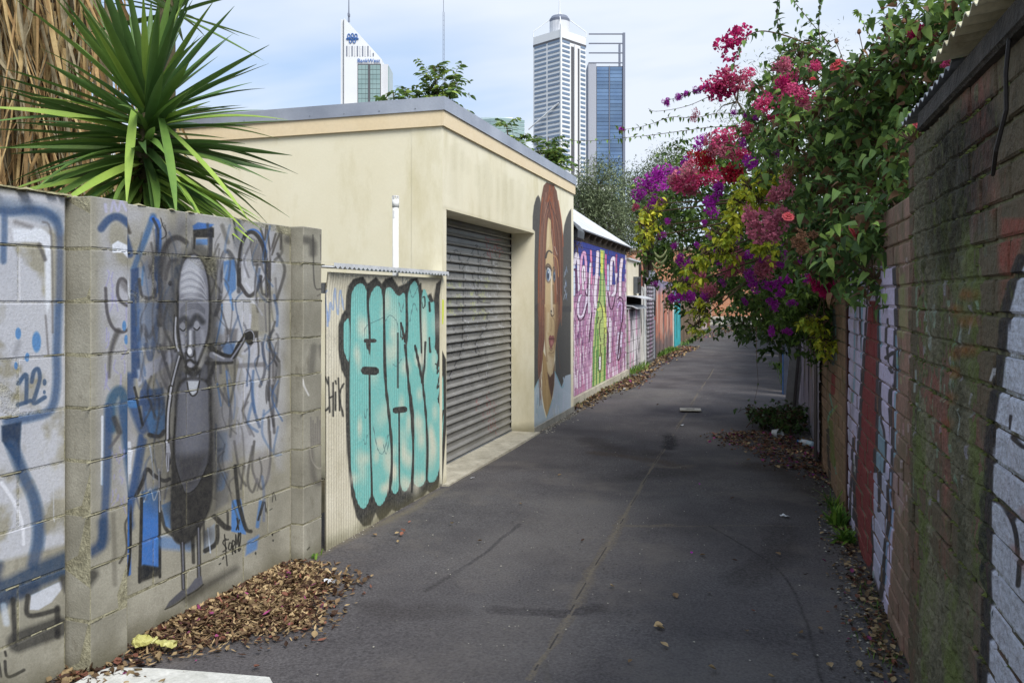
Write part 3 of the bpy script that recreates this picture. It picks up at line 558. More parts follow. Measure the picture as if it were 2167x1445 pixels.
for q_ in (A, B): q_.rgb = q_.rgb ** 1.36
bw = thing('block_wall', 'grey concrete block wall with blue, white and black graffiti and a painted figure, nearest on the left', 'wall', (LW.A.x, LW.A.y, 0), LW.rz)
cc1, cc2 = (160, 157, 145), (128, 125, 113)
bkw = dict(rough=.95, ns=3.5, bump=.45, bs=110, ov=.09, fine=.12, bdist=.005, stain=(9., .58, .72, (96, 90, 76), 9., .5, .6))
m_blkA = mat('block_paint_left', cc1, cc2, cv=A, root=bw, wear=.12, z_dirt=.12, **bkw)
m_blkB = mat('block_paint_centre', cc1, cc2, cv=B, root=bw, wear=.12, z_dirt=.12, **bkw)
m_morA = mat('mortar_paint_left', (164, 160, 136), (124, 120, 100), ns=25, bump=.9, bs=90, fine=.25, cv=A, root=bw, wear=.35); m_morB = mat('mortar_paint_centre', (164, 160, 136), (124, 120, 100), ns=25, bump=.9, bs=90, fine=.25, cv=B, root=bw, wear=.35)
def block_run(s0, s1, y0, y1, courses, first, mblk, mmor, hh=.2, ln=.4, jt=.006, parent=None, name='block', b=.004, jit=.0012, dj=.002):
    cache = {}
    for c in range(courses):
        s = s0 - (ln * first if c % 2 else 0)
        while s < s1 - .02:
            a, e = max(s, s0), min(s + ln, s1)
            if e - a > .03:
                L = round(e - a - jt, 3); key = L
                if key not in cache: cache[key] = [chamfer(L, y1 - y0, hh - jt, b, mblk, name, jit) for _ in range(3)]
                link(name, random.choice(cache[key]), parent, ((a + e) / 2, (y0 + y1) / 2 + random.uniform(-dj, dj), c * hh + hh / 2 + random.uniform(-.001, .001)), rot=(0, 0, random.uniform(-.004, .004)))
            s += ln
    MB().box(s0 + .004, s1 - .004, y0 + .0025, y1 - .0025, 0, courses * hh - .006).build('mortar', mmor, parent)
block_run(0.02, 1.625, .10, .29, 9, .5, m_blkA, m_morA, parent=bw)
block_run(1.6375, 1.8275, 0, .29, 9, 0, m_blkB, m_morB, parent=bw)
block_run(1.835, 3.045, .065, .255, 9, .5, m_blkB, m_morB, parent=bw)
block_run(3.053, 3.24, 0, .28, 9, 0, m_blkB, m_morB, parent=bw)
# ragged mortar squeezed out of joints
mb = MB()
def squeeze(s0, s1, y, z, n):
    for i in range(n):
        s = random.uniform(s0, s1); l = random.uniform(.01, .05); h = random.uniform(.002, .005); q = random.uniform(.001, .004); zc = z + random.uniform(-.003, .003)
        mb.add([(s - l, y + .004, zc - h), (s + l, y + .004, zc - h), (s + l, y + .004, zc + h), (s - l, y + .004, zc + h), (s - l * .6, y - q, zc), (s + l * .7, y - q, zc + h * .3)], [(0, 1, 5, 4), (2, 3, 4, 5), (1, 2, 5), (3, 0, 4)])
for c in range(1, 9):
    squeeze(0.6, 1.62, .10, c * .2, 6); squeeze(1.64, 1.82, 0, c * .2, 3); squeeze(1.85, 3.03, .065, c * .2, 12); squeeze(3.06, 3.23, 0, c * .2, 4)
o = mb.build('mortar_ridges', m_morB, bw); o['kind'] = 'stuff'
MB().box(-.02, 1.64, .09, .30, 1.80, 1.806).build('capping', m_mort, bw)
bm_ = MB()
for i in range(60):
    s = random.uniform(.8, 3.2); y = random.uniform(.07, .24) if s < 3.05 else random.uniform(.02, .2); r = random.uniform(.01, .03)
    z = 1.797; bm_.add([(s - r, y - r, z), (s + r, y - r * .8, z), (s + r * .8, y + r, z), (s - r, y + r, z), (s, y, z + r * .45)], [(0, 1, 4), (1, 2, 4), (2, 3, 4), (3, 0, 4)])
o = bm_.build('mortar_crumbs', m_mort, bw); o['kind'] = 'stuff'

# ================================================================ WHITE PAINTED KERB
m_wp = mat('white_paint', (212, 212, 208), (186, 186, 180), ns=12, bump=.4, bs=60, stain=(22., .6, .72, (110, 106, 102), 8., 1., .8))
p = [gnd(*q) for q in [(196, 1434), (235, 1422), (330, 1424), (440, 1432), (570, 1443)]]
out = [(q.x, q.y) for q in p] + [(p[-1].x + .25, p[-1].y - .25), (p[0].x + .3, p[0].y - .75), (p[0].x, p[0].y - .6)]
n = len(out); mb = MB(); mb.add([(x, y, 0) for x, y in out] + [(x, y, .02) for x, y in out], [tuple(range(n, 2 * n))] + [(i, (i + 1) % n, n + (i + 1) % n, n + i) for i in range(n)])
struct(mb.build('kerb', m_wp))

# ================================================================ FIBRE CEMENT FENCE WITH TURQUOISE GRAFFITI
FW = Wall((-2.316, 4.15), (-2.28, 5.79))
C = Canvas(FW, -.02, 1.66, 0, 1.66, 520, 520)
TQ, BK, CRM = (114, 184, 180), (26, 30, 36), (212, 206, 188)
C.t(680, 820, 4.014)
C.stroke([(0, 1330), (300, 1200), (900, 880)], 120, (168, 166, 140), .4, 90)
# black mass
C.t(0, 0, 1)
C.poly([(735, 605), (745, 590), (765, 585), (776, 600), (792, 586), (806, 600), (812, 590), (826, 586), (842, 606), (856, 600), (866, 590), (880, 588), (892, 612), (905, 625), (912, 620), (918, 635), (921, 600), (932, 590), (934, 640), (934, 700), (932, 735), (940, 760), (944, 800), (941, 900), (936, 980), (928, 1030), (915, 1045), (905, 1038), (896, 1050), (878, 1058), (868, 1075), (850, 1075), (843, 1084), (830, 1078), (820, 1090), (805, 1103), (795, 1085), (785, 1110), (770, 1114), (755, 1095), (744, 1050), (735, 960), (731, 860), (731, 800), (722, 780), (716, 740), (716, 690), (724, 665), (731, 655)], BK, .98, 3.2)
T = lambda pts, **k: C.poly(pts, TQ, 1, 1.5, sm=True, **k)
T([(744, 640), (747, 612), (758, 600), (769, 604), (777, 625), (780, 680), (782, 714), (775, 725), (776, 735), (784, 760), (783, 860), (786, 960), (787, 1030), (781, 1060), (771, 1076), (760, 1068), (751, 1040), (744, 990), (741, 900), (741, 760)])
T([(782, 640), (788, 615), (797, 605), (807, 615), (812, 650), (812, 720), (815, 800), (822, 880), (828, 940), (826, 1000), (818, 1050), (805, 1070), (795, 1060), (789, 1030), (786, 920), (784, 800), (783, 760), (785, 726), (784, 700)])
T([(815, 620), (822, 608), (830, 612), (838, 622), (846, 626), (853, 620), (858, 630), (858, 700), (852, 720), (850, 715), (848, 690), (847, 760), (848, 715), (860, 730), (868, 840), (873, 900), (874, 960), (871, 1010), (862, 1036), (852, 1036), (847, 1010), (845, 940), (845, 878), (843, 878), (846, 960), (846, 1020), (842, 1040), (834, 1044), (828, 1025), (829, 960), (825, 880), (817, 780), (814, 700)])
T([(864, 620), (871, 598), (877, 596), (884, 610), (888, 640), (891, 720), (893, 780), (893, 800), (902, 870), (904, 940), (903, 1000), (898, 1022), (887, 1030), (877, 1022), (874, 1000), (878, 920), (875, 860), (866, 800), (861, 735), (864, 715)])
T([(893, 625), (897, 612), (903, 620), (908, 634), (914, 640), (919, 638), (920, 660), (922, 720), (920, 735), (926, 750), (933, 800), (937, 880), (935, 960), (925, 1010), (914, 1020), (905, 1010), (904, 940), (903, 870), (896, 820), (895, 750), (893, 700)])
T([(728, 690), (733, 678), (740, 680), (740, 760), (734, 758), (728, 735)])
# pale cloud patches inside the fill
for x0, x1 in ((746, 776), (790, 822), (820, 842), (850, 868), (880, 900), (906, 932)):
    for k in range(9):
        y = random.uniform(640, 1010) if k > 3 else random.uniform(880, 1040)
        C.ell(random.uniform(x0, x1), y, random.uniform(5, 11), random.uniform(9, 22), CRM, random.uniform(.35, .75), 1.3)
C.ell(820, 640, 8, 26, CRM, .6, 1.2); C.ell(898, 720, 7, 70, CRM, .75, 1.0); C.ell(835, 690, 10, 50, CRM, .45, 1.2)
# black inner lines
L = lambda pts, w=5, **k: C.stroke(pts, w, BK, .98, 1.3, **k)
L([(778, 610), (781, 680), (783, 716)], 4.5); L([(774, 721), (793, 721)], 8, sm=False); L([(773, 784), (794, 785)], 17, sm=False); L([(782, 790), (784, 900), (786, 1000), (788, 1060)], 3.5)
L([(812, 600), (814, 700), (816, 800), (824, 880), (829, 940), (829, 1000), (822, 1070)], 5.5); L([(838, 868), (856, 866)], 13, sm=False); L([(845, 870), (846, 1000), (848, 1050)], 2.6)
L([(843, 705), (843, 820)], 3.5); L([(849, 684), (854, 705), (858, 722)], 5); L([(860, 610), (862, 690), (859, 724)], 5); L([(858, 730), (866, 820), (873, 900), (875, 960), (872, 1040)], 5)
L([(888, 600), (890, 660), (892, 746)], 3.4); L([(879, 732), (888, 775), (894, 808)], 5); L([(901, 724), (898, 780), (894, 810)], 4); L([(894, 800), (902, 880), (905, 950), (903, 1030)], 4.5)
L([(909, 715), (911, 745)], 4); L([(909, 640), (910, 658)], 5); L([(926, 640), (926, 650)], 5)
L([(931, 745), (937, 800), (938, 880), (934, 960)], 4)
for q in ([(925, 780), (930, 745), (926, 790)], [(922, 770), (932, 775)], [(926, 790), (933, 780), (926, 820), (930, 815)], [(928, 850), (936, 790)], [(927, 843), (934, 870), (933, 905), (938, 868)]): C.stroke(q, 2.6, BK, .95, .8)
for q in ([(894, 640), (896, 652), (900, 645), (899, 628), (895, 630)],): C.stroke(q, 2, BK, .9, .8)
# thin pen tags
for q in ([(772, 712), (776, 690), (806, 675), (812, 670)], [(816, 680), (826, 667), (840, 680), (843, 700)], [(866, 610), (874, 630), (884, 605)], [(868, 680), (876, 642), (884, 660)], [(845, 640), (850, 660), (856, 635)], [(812, 940), (818, 960), (824, 930)], [(790, 900), (800, 950), (812, 958), (822, 920)], [(770, 930), (774, 940), (778, 920)], [(772, 870), (774, 885), (778, 865)], [(832, 770), (840, 775), (850, 760)], [(847, 556), (850, 600), (858, 590), (862, 600), (868, 590)]): C.stroke(q, 1.5, (60, 88, 96), .6, .8)
# other tags on the fence
for q in ([(687, 610), (696, 680), (700, 640), (706, 655), (708, 610), (716, 665), (720, 615), (728, 655)], [(694, 660), (694, 690)], [(689, 620), (692, 615)]): C.stroke(q, 3.4, (122, 152, 198), .75, 1.4)
for i in range(8):
    x, y = random.uniform(688, 716), random.uniform(700, 760); C.stroke([(x, y), (x + random.uniform(-8, 8), y + random.uniform(-8, 14)), (x + random.uniform(-8, 8), y + random.uniform(0, 18))], 1, (160, 158, 150), .6, .7)
for q in ([(695, 812), (688, 797), (683, 812), (683, 845), (689, 868), (696, 862)], [(696, 798), (698, 872)], [(706, 810), (706, 880)], [(697, 842), (706, 838)], [(711, 830), (711, 868)], [(711, 806), (712, 812)], [(717, 800), (719, 868)], [(728, 812), (719, 836), (727, 880)]): C.stroke(q, 4.4, BK, .96, 1.5)
fn = thing('corrugated_fence', 'cream corrugated cement fence sprayed with tall turquoise and black bubble lettering', 'fence', (FW.A.x, FW.A.y, 0), FW.rz)
m_fib = mat('fibre_cement', (212, 207, 190), (190, 184, 164), rough=.85, ns=3, bump=.3, bs=70, fine=.08, cv=C, root=fn, wear=.12, z_dirt=.10, stain=(7., .58, .72, (150, 144, 120), 8., .3, .5))
def corrug(s0, s1, z0, z1, amp, pitch, th=.006, nz=7, flare=None, k=8):
    mb = MB(); n = max(2, int((s1 - s0) / pitch * k)); S = [s0 + (s1 - s0) * i / n for i in range(n + 1)]
    Z = [z0 + (z1 - z0) * j / nz for j in range(nz + 1)]
    for off, fl in ((0, 0), (th, 1)):
        vs = [(s, off + amp * (1 - math.cos(2 * math.pi * (s - s0) / pitch)) / 2 * (0 if False else 1) + (flare(z) if flare else 0), z) for z in Z for s in S]
        mb.add(vs, [(j * (n + 1) + i, j * (n + 1) + i + 1, (j + 1) * (n + 1) + i + 1, (j + 1) * (n + 1) + i) for j in range(nz) for i in range(n)])
    return mb
fl = lambda z: 0 if z < 1.50 else -(z - 1.50) * .25
corrug(0, .84, 0, 1.56, .004, .028, flare=fl, nz=12, k=6).build('panel', m_fib, fn, smooth=True, recalc=False)
corrug(.84, 1.64, 0, 1.56, .004, .028, flare=fl, nz=12, k=6).build('panel', m_fib, fn, smooth=True, recalc=False)
m_galv = mat('galvanised_steel', (218, 221, 225), (190, 194, 199), rough=.45, ns=8, bump=.1, metal=.05, spec=.5)
m_galvd = mat('weathered_zinc', (150, 154, 160), (112, 116, 122), rough=.5, ns=5, bump=.2, metal=.5)
n = 31 * 8; S = [i / n * 1.68 - .015 for i in range(n + 1)]; wv = [1.572 + .018 * (2 * abs(((s / .0542) % 1) - .5)) for s in S]
mb = MB(); mb.add([(s, -.06, z + .004) for s, z in zip(S, wv)] + [(s, .07, z + .012) for s, z in zip(S, wv)], [(i, i + 1, n + 2 + i, n + 1 + i) for i in range(n)])
mb.add([(s, -.06, z + .004) for s, z in zip(S, wv)] + [(s, -.06, 1.610) for s in S], [(i, i + 1, n + 2 + i, n + 1 + i) for i in range(n)])
mb.add([(s, -.06, 1.610) for s in (S[0], S[-1])] + [(s, .07, 1.620) for s in (S[0], S[-1])], [(0, 1, 3, 2)])
mb.build('capping', m_galv, fn, recalc=False)
MB().box(0.02, 1.62, .02, .045, 1.44, 1.50).build('rail', m_galvd, fn)
# gravel line at its foot
def rubble(name, pts, n, r0, r1, m, spread, z=0.0, label=None):
    mb = MB()
    for i in range(n):
        k = random.uniform(0, len(pts) - 1.001); a, b = pts[int(k)], pts[int(k) + 1]; f = k - int(k)
        c = a.lerp(b, f) + Vector((random.gauss(0, spread), random.gauss(0, spread), 0)); r = random.uniform(r0, r1); h = r * random.uniform(.3, .8); q = random.uniform(0, 6)
        ps = [(c.x + r * math.cos(q + t) * random.uniform(.7, 1.2), c.y + r * math.sin(q + t), z) for t in (0, 1.4, 2.9, 4.4)]
        mb.add(ps + [(c.x, c.y, z + h)], [(0, 1, 4), (1, 2, 4), (2, 3, 4), (3, 0, 4)], random.randrange(len(m) if isinstance(m, list) else 1))
    o = mb.build(name, m); stuff(o, label, 'gravel' if label else None); return o
m_peb = [mat('pebble_pale', (176, 172, 160)), mat('pebble_grey', (120, 116, 108)), mat('grit_dark', (64, 60, 56))]
rubble('grit', [gnd(x, y) for x, y in ((690, 1168), (740, 1140), (790, 1105), (860, 1068), (930, 1032))], 500, .003, .013, m_peb, .02, label='crumbled cement grit lying along the foot of the turquoise lettered fence')

rubble('grit', [Vector((-1.2, 2.6, 0)), Vector((-.9, 5, 0)), Vector((-.9, 9, 0)), Vector((-.9, 14, 0))], 900, .002, .006, m_peb, .6, z=.012, label='tiny pale stones and grit scattered over the asphalt')
rubble('grit', [Vector((.42, 3.2, 0)), Vector((.44, 6, 0)), Vector((.44, 12, 0))], 700, .003, .011, m_peb, .05, z=.006, label='grit washed along the foot of the right hand walls')
rubble('grit', [Vector((-2.15, 8.4, 0)), Vector((-2.2, 10.2, 0)), Vector((-2.22, 15, 0))], 500, .004, .014, m_peb, .05, z=.006, label='grit along the foot of the portrait and pink murals')
# ================================================================ GARAGE
GF = Wall((-2.275, 5.82), (-2.215, 10.14))            # front plane, roughly along the alley
gl = GF.L
D_ = Canvas(GF, -.02, gl + .02, 0, 2.75, 170, 300)
D_.t(0, 0, 1); random.seed(2)
for i in range(70):
    x = random.uniform(938, 1135) ** 1; y = 275 + (x - 935) * .66 + random.uniform(0, 30); D_.stroke([(x, y), (x + random.uniform(-1, 1), y + random.uniform(20, 140))], random.uniform(2, 9), random.choice([(196, 188, 156), (210, 203, 176), (190, 182, 150)]), random.uniform(.08, .22), 8)
for i in range(26):
    x = random.uniform(1090, 1128); y = random.uniform(600, 900); D_.stroke([(x, y), (x, y + random.uniform(20, 90))], random.uniform(3, 10), (176, 166, 128), .16, 8)
D_.stroke([(940, 440), (1040, 470), (1130, 492)], 8, (170, 160, 124), .3, 8)
D_.poly([(918, 700), (944, 760), (945, 900), (936, 1028), (915, 1045)], BK, .98, 2)
D_.poly([(921, 600), (932, 588), (935, 640), (935, 720), (921, 735)], BK, .98, 2); D_.poly([(922, 640), (930, 615), (931, 715), (922, 720)], TQ, 1, 1)
D_.poly([(918, 745), (930, 748), (938, 800), (939, 880), (935, 960), (925, 1010), (912, 1020)], TQ, 1, 1.2)
for q in ([(925, 780), (930, 745), (926, 790)], [(922, 770), (932, 775)], [(928, 850), (936, 790)], [(927, 843), (934, 870), (933, 905), (938, 868)]): D_.stroke(q, 2.6, BK, .95, .8)
D_.stroke([(937, 636), (937, 660), (936, 684)], 4.5, (208, 222, 40), .95, 1)
# portrait, traced in crop coordinates (upper half)
D_.t(1110, 380, 5.355)
DG = (62, 62, 66)
D_.poly([(118, 590), (90, 560), (92, 420), (105, 300), (130, 210), (155, 175), (175, 210), (185, 260), (185, 1500), (100, 1500)], DG, .97, 8)
D_.poly([(430, 1500), (435, 640), (450, 520), (475, 430), (505, 360), (530, 330), (530, 1500)], DG, .97, 8)
HR = (104, 66, 54)
D_.poly([(215, 70), (250, 30), (330, 60), (365, 130), (380, 230), (400, 340), (420, 470), (436, 640), (440, 900), (430, 1500), (150, 1500), (150, 1000), (160, 760), (172, 500), (178, 330), (190, 200)], (100, 62, 52), .98, 8)
D_.poly([(270, 430), (295, 460), (312, 560), (330, 700), (350, 820), (370, 1000), (370, 1500), (215, 1500), (222, 1100), (236, 900), (240, 700), (250, 540)], (196, 172, 132), .98, 5)
D_.poly([(300, 450), (340, 600), (380, 800), (420, 1000), (425, 1500), (355, 1500), (350, 1200), (330, 960), (318, 760), (300, 600)], (92, 58, 50), .95, 8)
D_.poly([(318, 960), (360, 1000), (362, 1500), (318, 1500)], (160, 128, 92), .85, 10)
D_.poly([(250, 560), (270, 480), (285, 620), (282, 760), (250, 800)], (212, 196, 158), .7, 14)
random.seed(3)
for i in range(34):                                     # strands
    x = random.uniform(170, 245); c = random.choice([(136, 88, 68), (72, 46, 44), (158, 118, 102), (58, 42, 44), (118, 68, 50)])
    D_.stroke([(random.uniform(230, 300), random.uniform(120, 330)), (x + 15, 520), (x - 4, 900), (x - 12, 1500)], random.uniform(2.5, 6), c, .75, 3)
for i in range(34):
    x = random.uniform(330, 425); c = random.choice([(136, 86, 66), (64, 42, 42), (146, 106, 90), (52, 40, 44), (146, 74, 44)])
    D_.stroke([(random.uniform(265, 340), random.uniform(120, 330)), (x - 30, 520), (x, 900), (x + random.uniform(-5, 12), 1500)], random.uniform(2.5, 6), c, .7, 3)
for i in range(10): D_.stroke([(random.uniform(225, 350), 70), (random.uniform(215, 370), 250)], 12, random.choice([(150, 84, 52), (132, 70, 46), (104, 62, 50)]), .6, 8)
D_.stroke([(205, 200), (180, 480), (165, 900), (155, 1500)], 6, (176, 96, 52), .8, 4); D_.stroke([(385, 240), (425, 520), (438, 760)], 7, (176, 82, 40), .8, 4)
D_.stroke([(240, 885), (255, 830), (280, 808), (310, 830)], 22, (52, 50, 56), .9, 8, w2=14); D_.stroke([(240, 1000), (262, 960), (290, 985), (305, 1030)], 20, (80, 66, 60), .8, 10)
D_.ell(272, 1075, 34, 92, (92, 84, 84), .8, .4); D_.ell(274, 1075, 26, 78, (206, 210, 216), .95, .25); D_.ell(266, 1082, 18, 66, (92, 114, 142), .97, .25); D_.ell(266, 1090, 9, 36, (28, 32, 44), .97, .3); D_.ell(272, 1050, 4, 14, (235, 240, 244), .9, .4)
D_.stroke([(244, 1020), (262, 985), (292, 1010)], 9, (34, 32, 40), .95, 4); D_.stroke([(250, 1150), (275, 1165), (295, 1130)], 8, (120, 98, 84), .8, 5)
D_.ell(338, 1090, 17, 80, (70, 66, 76), .85, .4); D_.ell(337, 1095, 11, 52, (96, 116, 140), .95, .3); D_.ell(337, 1100, 6, 26, (30, 34, 46), .95, .3); D_.stroke([(322, 1010), (336, 990), (352, 1030)], 8, (40, 36, 44), .9, 4)
D_.stroke([(322, 860), (355, 880), (375, 940), (385, 1100)], 8, (196, 150, 100), .85, 5); D_.stroke([(310, 560), (335, 840), (345, 1000), (370, 1300)], 6, (174, 142, 126), .8, 4); D_.stroke([(340, 760), (370, 850)], 7, (190, 180, 176), .7, 5)
D_.stroke([(305, 1100), (308, 1500)], 16, (222, 208, 184), .85, 9); D_.stroke([(325, 1200), (330, 1500)], 18, (110, 88, 68), .7, 10)
for i in range(14):
    x = random.uniform(445, 490); y = random.uniform(980, 1330); D_.stroke([(x, y), (x + random.uniform(-14, 14), y + 60)], random.uniform(3, 8), random.choice([(150, 172, 204), (110, 128, 160), (200, 212, 226)]), .7, 4)
# lower half
D_.t(1111, 640, 5.16)
D_.poly([(100, 40), (90, 1000), (160, 820), (200, 500), (200, -30)], DG, .97, 5); D_.poly([(398, 40), (500, 40), (500, 1000), (400, 930), (330, 760), (330, 400)], DG, .97, 5)
D_.poly([(138, 30), (222, 30), (222, 250), (215, 400), (195, 600), (180, 750), (150, 830), (140, 700), (150, 300)], (104, 66, 56), .97, 5)
D_.poly([(352, 30), (408, 30), (384, 200), (352, 330), (340, 300)], (110, 70, 56), .95, 5)
D_.poly([(212, 20), (362, 20), (362, 180), (350, 330), (330, 520), (312, 720), (290, 795), (272, 805), (248, 750), (228, 600), (215, 400)], (190, 164, 124), .98, 6)
D_.poly([(228, 300), (262, 380), (262, 560), (300, 700), (285, 795), (250, 745), (226, 590)], (208, 190, 156), .75, 12); D_.poly([(330, 0), (362, 0), (350, 330), (315, 560), (320, 300)], (142, 110, 76), .7, 18)
D_.poly([(195, 520), (228, 600), (250, 760), (272, 812), (300, 780), (325, 640), (325, 800), (305, 1000), (280, 1120), (240, 1255), (210, 1150), (185, 1000), (188, 800)], (168, 138, 92), .98, 5)
D_.poly([(245, 760), (275, 812), (305, 770), (328, 640), (322, 900), (290, 1060), (260, 900)], (74, 46, 42), .85, 14); D_.stroke([(240, 850), (245, 1200)], 22, (186, 158, 112), .7, 14)
D_.poly([(90, 960), (155, 820), (170, 950), (200, 1150), (235, 1290), (220, 1445), (40, 1445), (65, 1100)], (168, 184, 196), .97, 5)
D_.poly([(325, 750), (350, 800), (400, 925), (440, 800), (500, 780), (500, 1160), (230, 1290), (262, 1180), (300, 1050), (322, 900)], (166, 180, 196), .97, 5)
for i in range(26):
    x = random.choice([random.uniform(80, 210), random.uniform(300, 430)]); y = random.uniform(950, 1180)
    D_.stroke([(x, y), (x + random.uniform(-20, 20), y + random.uniform(60, 220))], random.uniform(5, 14), random.choice([(196, 204, 216), (128, 158, 178), (184, 186, 206), (150, 176, 186), (190, 190, 176)]), .5, 9)
D_.stroke([(325, 755), (350, 820), (402, 930), (430, 880)], 10, (116, 164, 180), .85, 5); D_.stroke([(155, 830), (100, 960), (80, 1060)], 9, (120, 164, 182), .85, 5); D_.stroke([(235, 1270), (300, 1060)], 10, (120, 160, 176), .7, 6); D_.stroke([(420, 820), (436, 900)], 14, (160, 178, 196), .9, 6)
for i in range(16):
    x = random.uniform(150, 205); D_.stroke([(x, -40), (x + 4, 300), (x - 10, 620), (x - random.uniform(-30, 30), random.uniform(800, 1150))], random.uniform(2.5, 5), random.choice([(140, 92, 76), (74, 48, 46), (120, 76, 60)]), .8, 3)
D_.stroke([(290, -120), (292, -20), (293, 70), (294, 118)], 16, (208, 196, 174), .85, 12, w2=30); D_.stroke([(284, 120), (292, 150), (312, 140)], 9, (50, 36, 36), .9, 4); D_.ell(286, 96, 7, 14, (44, 34, 38), .95, .4); D_.stroke([(312, 60), (318, 130)], 9, (120, 92, 76), .8, 5)
D_.stroke([(285, 180), (290, 260), (282, 310)], 16, (160, 132, 96), .6, 10)
D_.poly([(258, 390), (278, 355), (290, 372), (305, 358), (320, 385), (318, 430), (300, 480), (285, 510), (265, 460)], (140, 82, 82), .97, 5, sm=True); D_.stroke([(262, 400), (290, 396), (318, 396)], 9, (70, 34, 40), .9, 4); D_.ell(292, 440, 14, 26, (188, 128, 126), .8, .6); D_.stroke([(270, 500), (285, 530), (300, 500)], 12, (128, 100, 76), .7, 7)
for i in range(40):
    x = random.choice([random.uniform(142, 215), random.uniform(358, 405)]); y = random.uniform(-160, 0); D_.stroke([(x, y), (x + random.uniform(-3, 3), y + 130), (x - (6 if x > 300 else -3), y + 260)], random.uniform(2.5, 6), random.choice([(140, 92, 70), (78, 52, 48), (120, 78, 62), (150, 104, 84)]), .65, 4)
D_.stroke([(222, 60), (222, 420), (240, 640)], 16, (138, 106, 78), .6, 12); D_.stroke([(350, 20), (348, 260), (330, 420)], 26, (110, 80, 60), .6, 18); D_.stroke([(255, 120), (250, 320)], 20, (214, 198, 164), .6, 16); D_.stroke([(300, 160), (322, 200), (335, 300)], 10, (120, 92, 68), .5, 8); D_.stroke([(262, 545), (290, 556), (312, 540)], 10, (120, 92, 70), .6, 8); D_.ell(286, 650, 26, 60, (206, 186, 156), .6, .9)
D_.stroke([(350, 430), (365, 560), (385, 720)], 5, (110, 76, 60), .8, 3); D_.stroke([(262, 560), (300, 590)], 26, (168, 138, 104), .5, 18)
gr = thing('garage', 'cream rendered flat roofed garage with grey roller door and painted portrait of a woman', 'garage', (GF.A.x, GF.A.y, 0), GF.rz)
rk = dict(rough=.9, ns=1.6, bump=.06, bs=55, fine=.02, stain=(2.6, .50, .72, (204, 194, 156), 7., .35, .75))
m_rend = mat('cream_render', (232, 226, 203), (225, 217, 190), z_dirt=.14, **rk)
m_rendf = mat('cream_render_front', (232, 226, 203), (225, 217, 190), cv=D_, root=gr, wear=.06, z_dirt=.12, **rk)
m_fasc = mat('fascia_cream', (230, 212, 180), (224, 204, 168), rough=.6, ns=4, bump=.1, bs=40, fine=.04)
m_flash = mat('zinc_flashing', (176, 182, 194), (140, 147, 162), rough=.5, ns=1.5, bump=.1, metal=.2, spec=.4, fine=.04)
RW = 2.62; s_in, s_out, z_op = .085, 2.53, 2.085; WT = .25; dep = .25
# front wall pieces: local x along alley, y into the building
MB().box(0, s_in, 0, WT, 0, z_op).box(0, gl, 0, WT, z_op, 2.80).box(s_out, gl, 0, WT, 0, z_op).build('front_wall', [m_rendf], gr)
mb = MB(); mb.box(.003, WT, WT, RW, 0, 2.80); mb.build('side_wall', [m_rend], gr)
MB().box(gl - WT, gl - .003, WT, RW, 0, 2.80).build('far_wall', [m_rend], gr); MB().box(WT, gl - WT, RW - .2, RW - .003, 0, 2.80).build('back_wall', [m_rend], gr)
e = .020
MB().box(-e, gl + e, -e, -.001, 2.70, 2.825).build('fascia_board', m_fasc, gr); MB().box(-e, -.001, 0, RW + e, 2.70, 2.825).build('fascia_board', m_fasc, gr); MB().box(gl + .001, gl + e, 0, RW, 2.70, 2.825).build('fascia_board', m_fasc, gr)
MB().box(-.032, gl + .032, -.032, -.0215, 2.815, 2.915).box(-.032, -.0215, -.0215, RW + .03, 2.815, 2.915).box(gl + .0215, gl + .032, -.0215, RW + .03, 2.815, 2.915).build('flashing', m_flash, gr)
MB().box(-.021, gl + .021, -.021, RW + .02, 2.83, 2.912).build('roof_sheet', m_flash, gr)
# fixing screws on the flashing
mb = MB()
for i in range(9): mb.box(-.036, -.032, .2 + i * .3, .207 + i * .3, 2.835, 2.842)
mb.build('screws', m_galvd, gr)['kind'] = 'stuff'
# roller door
K = Canvas(GF, 0, 2.62, 0, 2.2, 260, 260, off=.25); K.t(930, 430, 2.368)
for i in range(150):
    x = random.uniform(40, 340); y = random.uniform(230, 620) if i < 110 else random.uniform(600, 900)
    K.stroke([(x, y), (x + random.uniform(-20, 25), y - random.uniform(-30, 45)), (x + random.uniform(-15, 30), y + random.uniform(-10, 60))], random.uniform(1.2, 5), random.choice([(60, 60, 66), (204, 206, 212), (52, 50, 56), (176, 178, 186)]), random.uniform(.35, .75), 2)
for q in ([(50, 300), (70, 250), (100, 240), (110, 330)], [(110, 350), (160, 270), (200, 220), (200, 500)], [(210, 290), (240, 250), (270, 300), (250, 330)], [(130, 350), (120, 700), (90, 800), (40, 900)], [(190, 520), (240, 540), (240, 620), (190, 700), (200, 770), (240, 740)], [(170, 340), (200, 480), (260, 500)]): K.stroke(q, 6, (50, 48, 54), .85, 2)
for i in range(26):
    x = random.uniform(40, 250); y = random.uniform(350, 560); K.stroke([(x, y), (x + random.uniform(-8, 14), y + random.uniform(10, 40)), (x + 12, y - 5)], 4, (190, 196, 110), .55, 2)
for q in ([(240, 170), (255, 290)], [(245, 180), (315, 185)], [(262, 220), (262, 270)], [(275, 250), (290, 205), (300, 250)], [(300, 225), (318, 230), (308, 270)]): K.stroke(q, 5, (168, 60, 66), .75, 2)
for i in range(16):
    x = random.uniform(190, 290); y = random.uniform(920, 1130); K.stroke([(x, y), (x + random.uniform(-6, 6), y + random.uniform(20, 70))], 4, (158, 60, 66), .5, 2)
for i in range(16): K.stroke([(random.uniform(40, 300), random.uniform(760, 1100)) for _ in range(2)], 5, (196, 196, 200), .18, 4)
m_door = mat('roller_door_paint', (150, 149, 146), (128, 127, 124), rough=.45, ns=4, bump=.08, metal=.15, spec=.5, fine=.05, cv=K, root=gr, wear=.2)
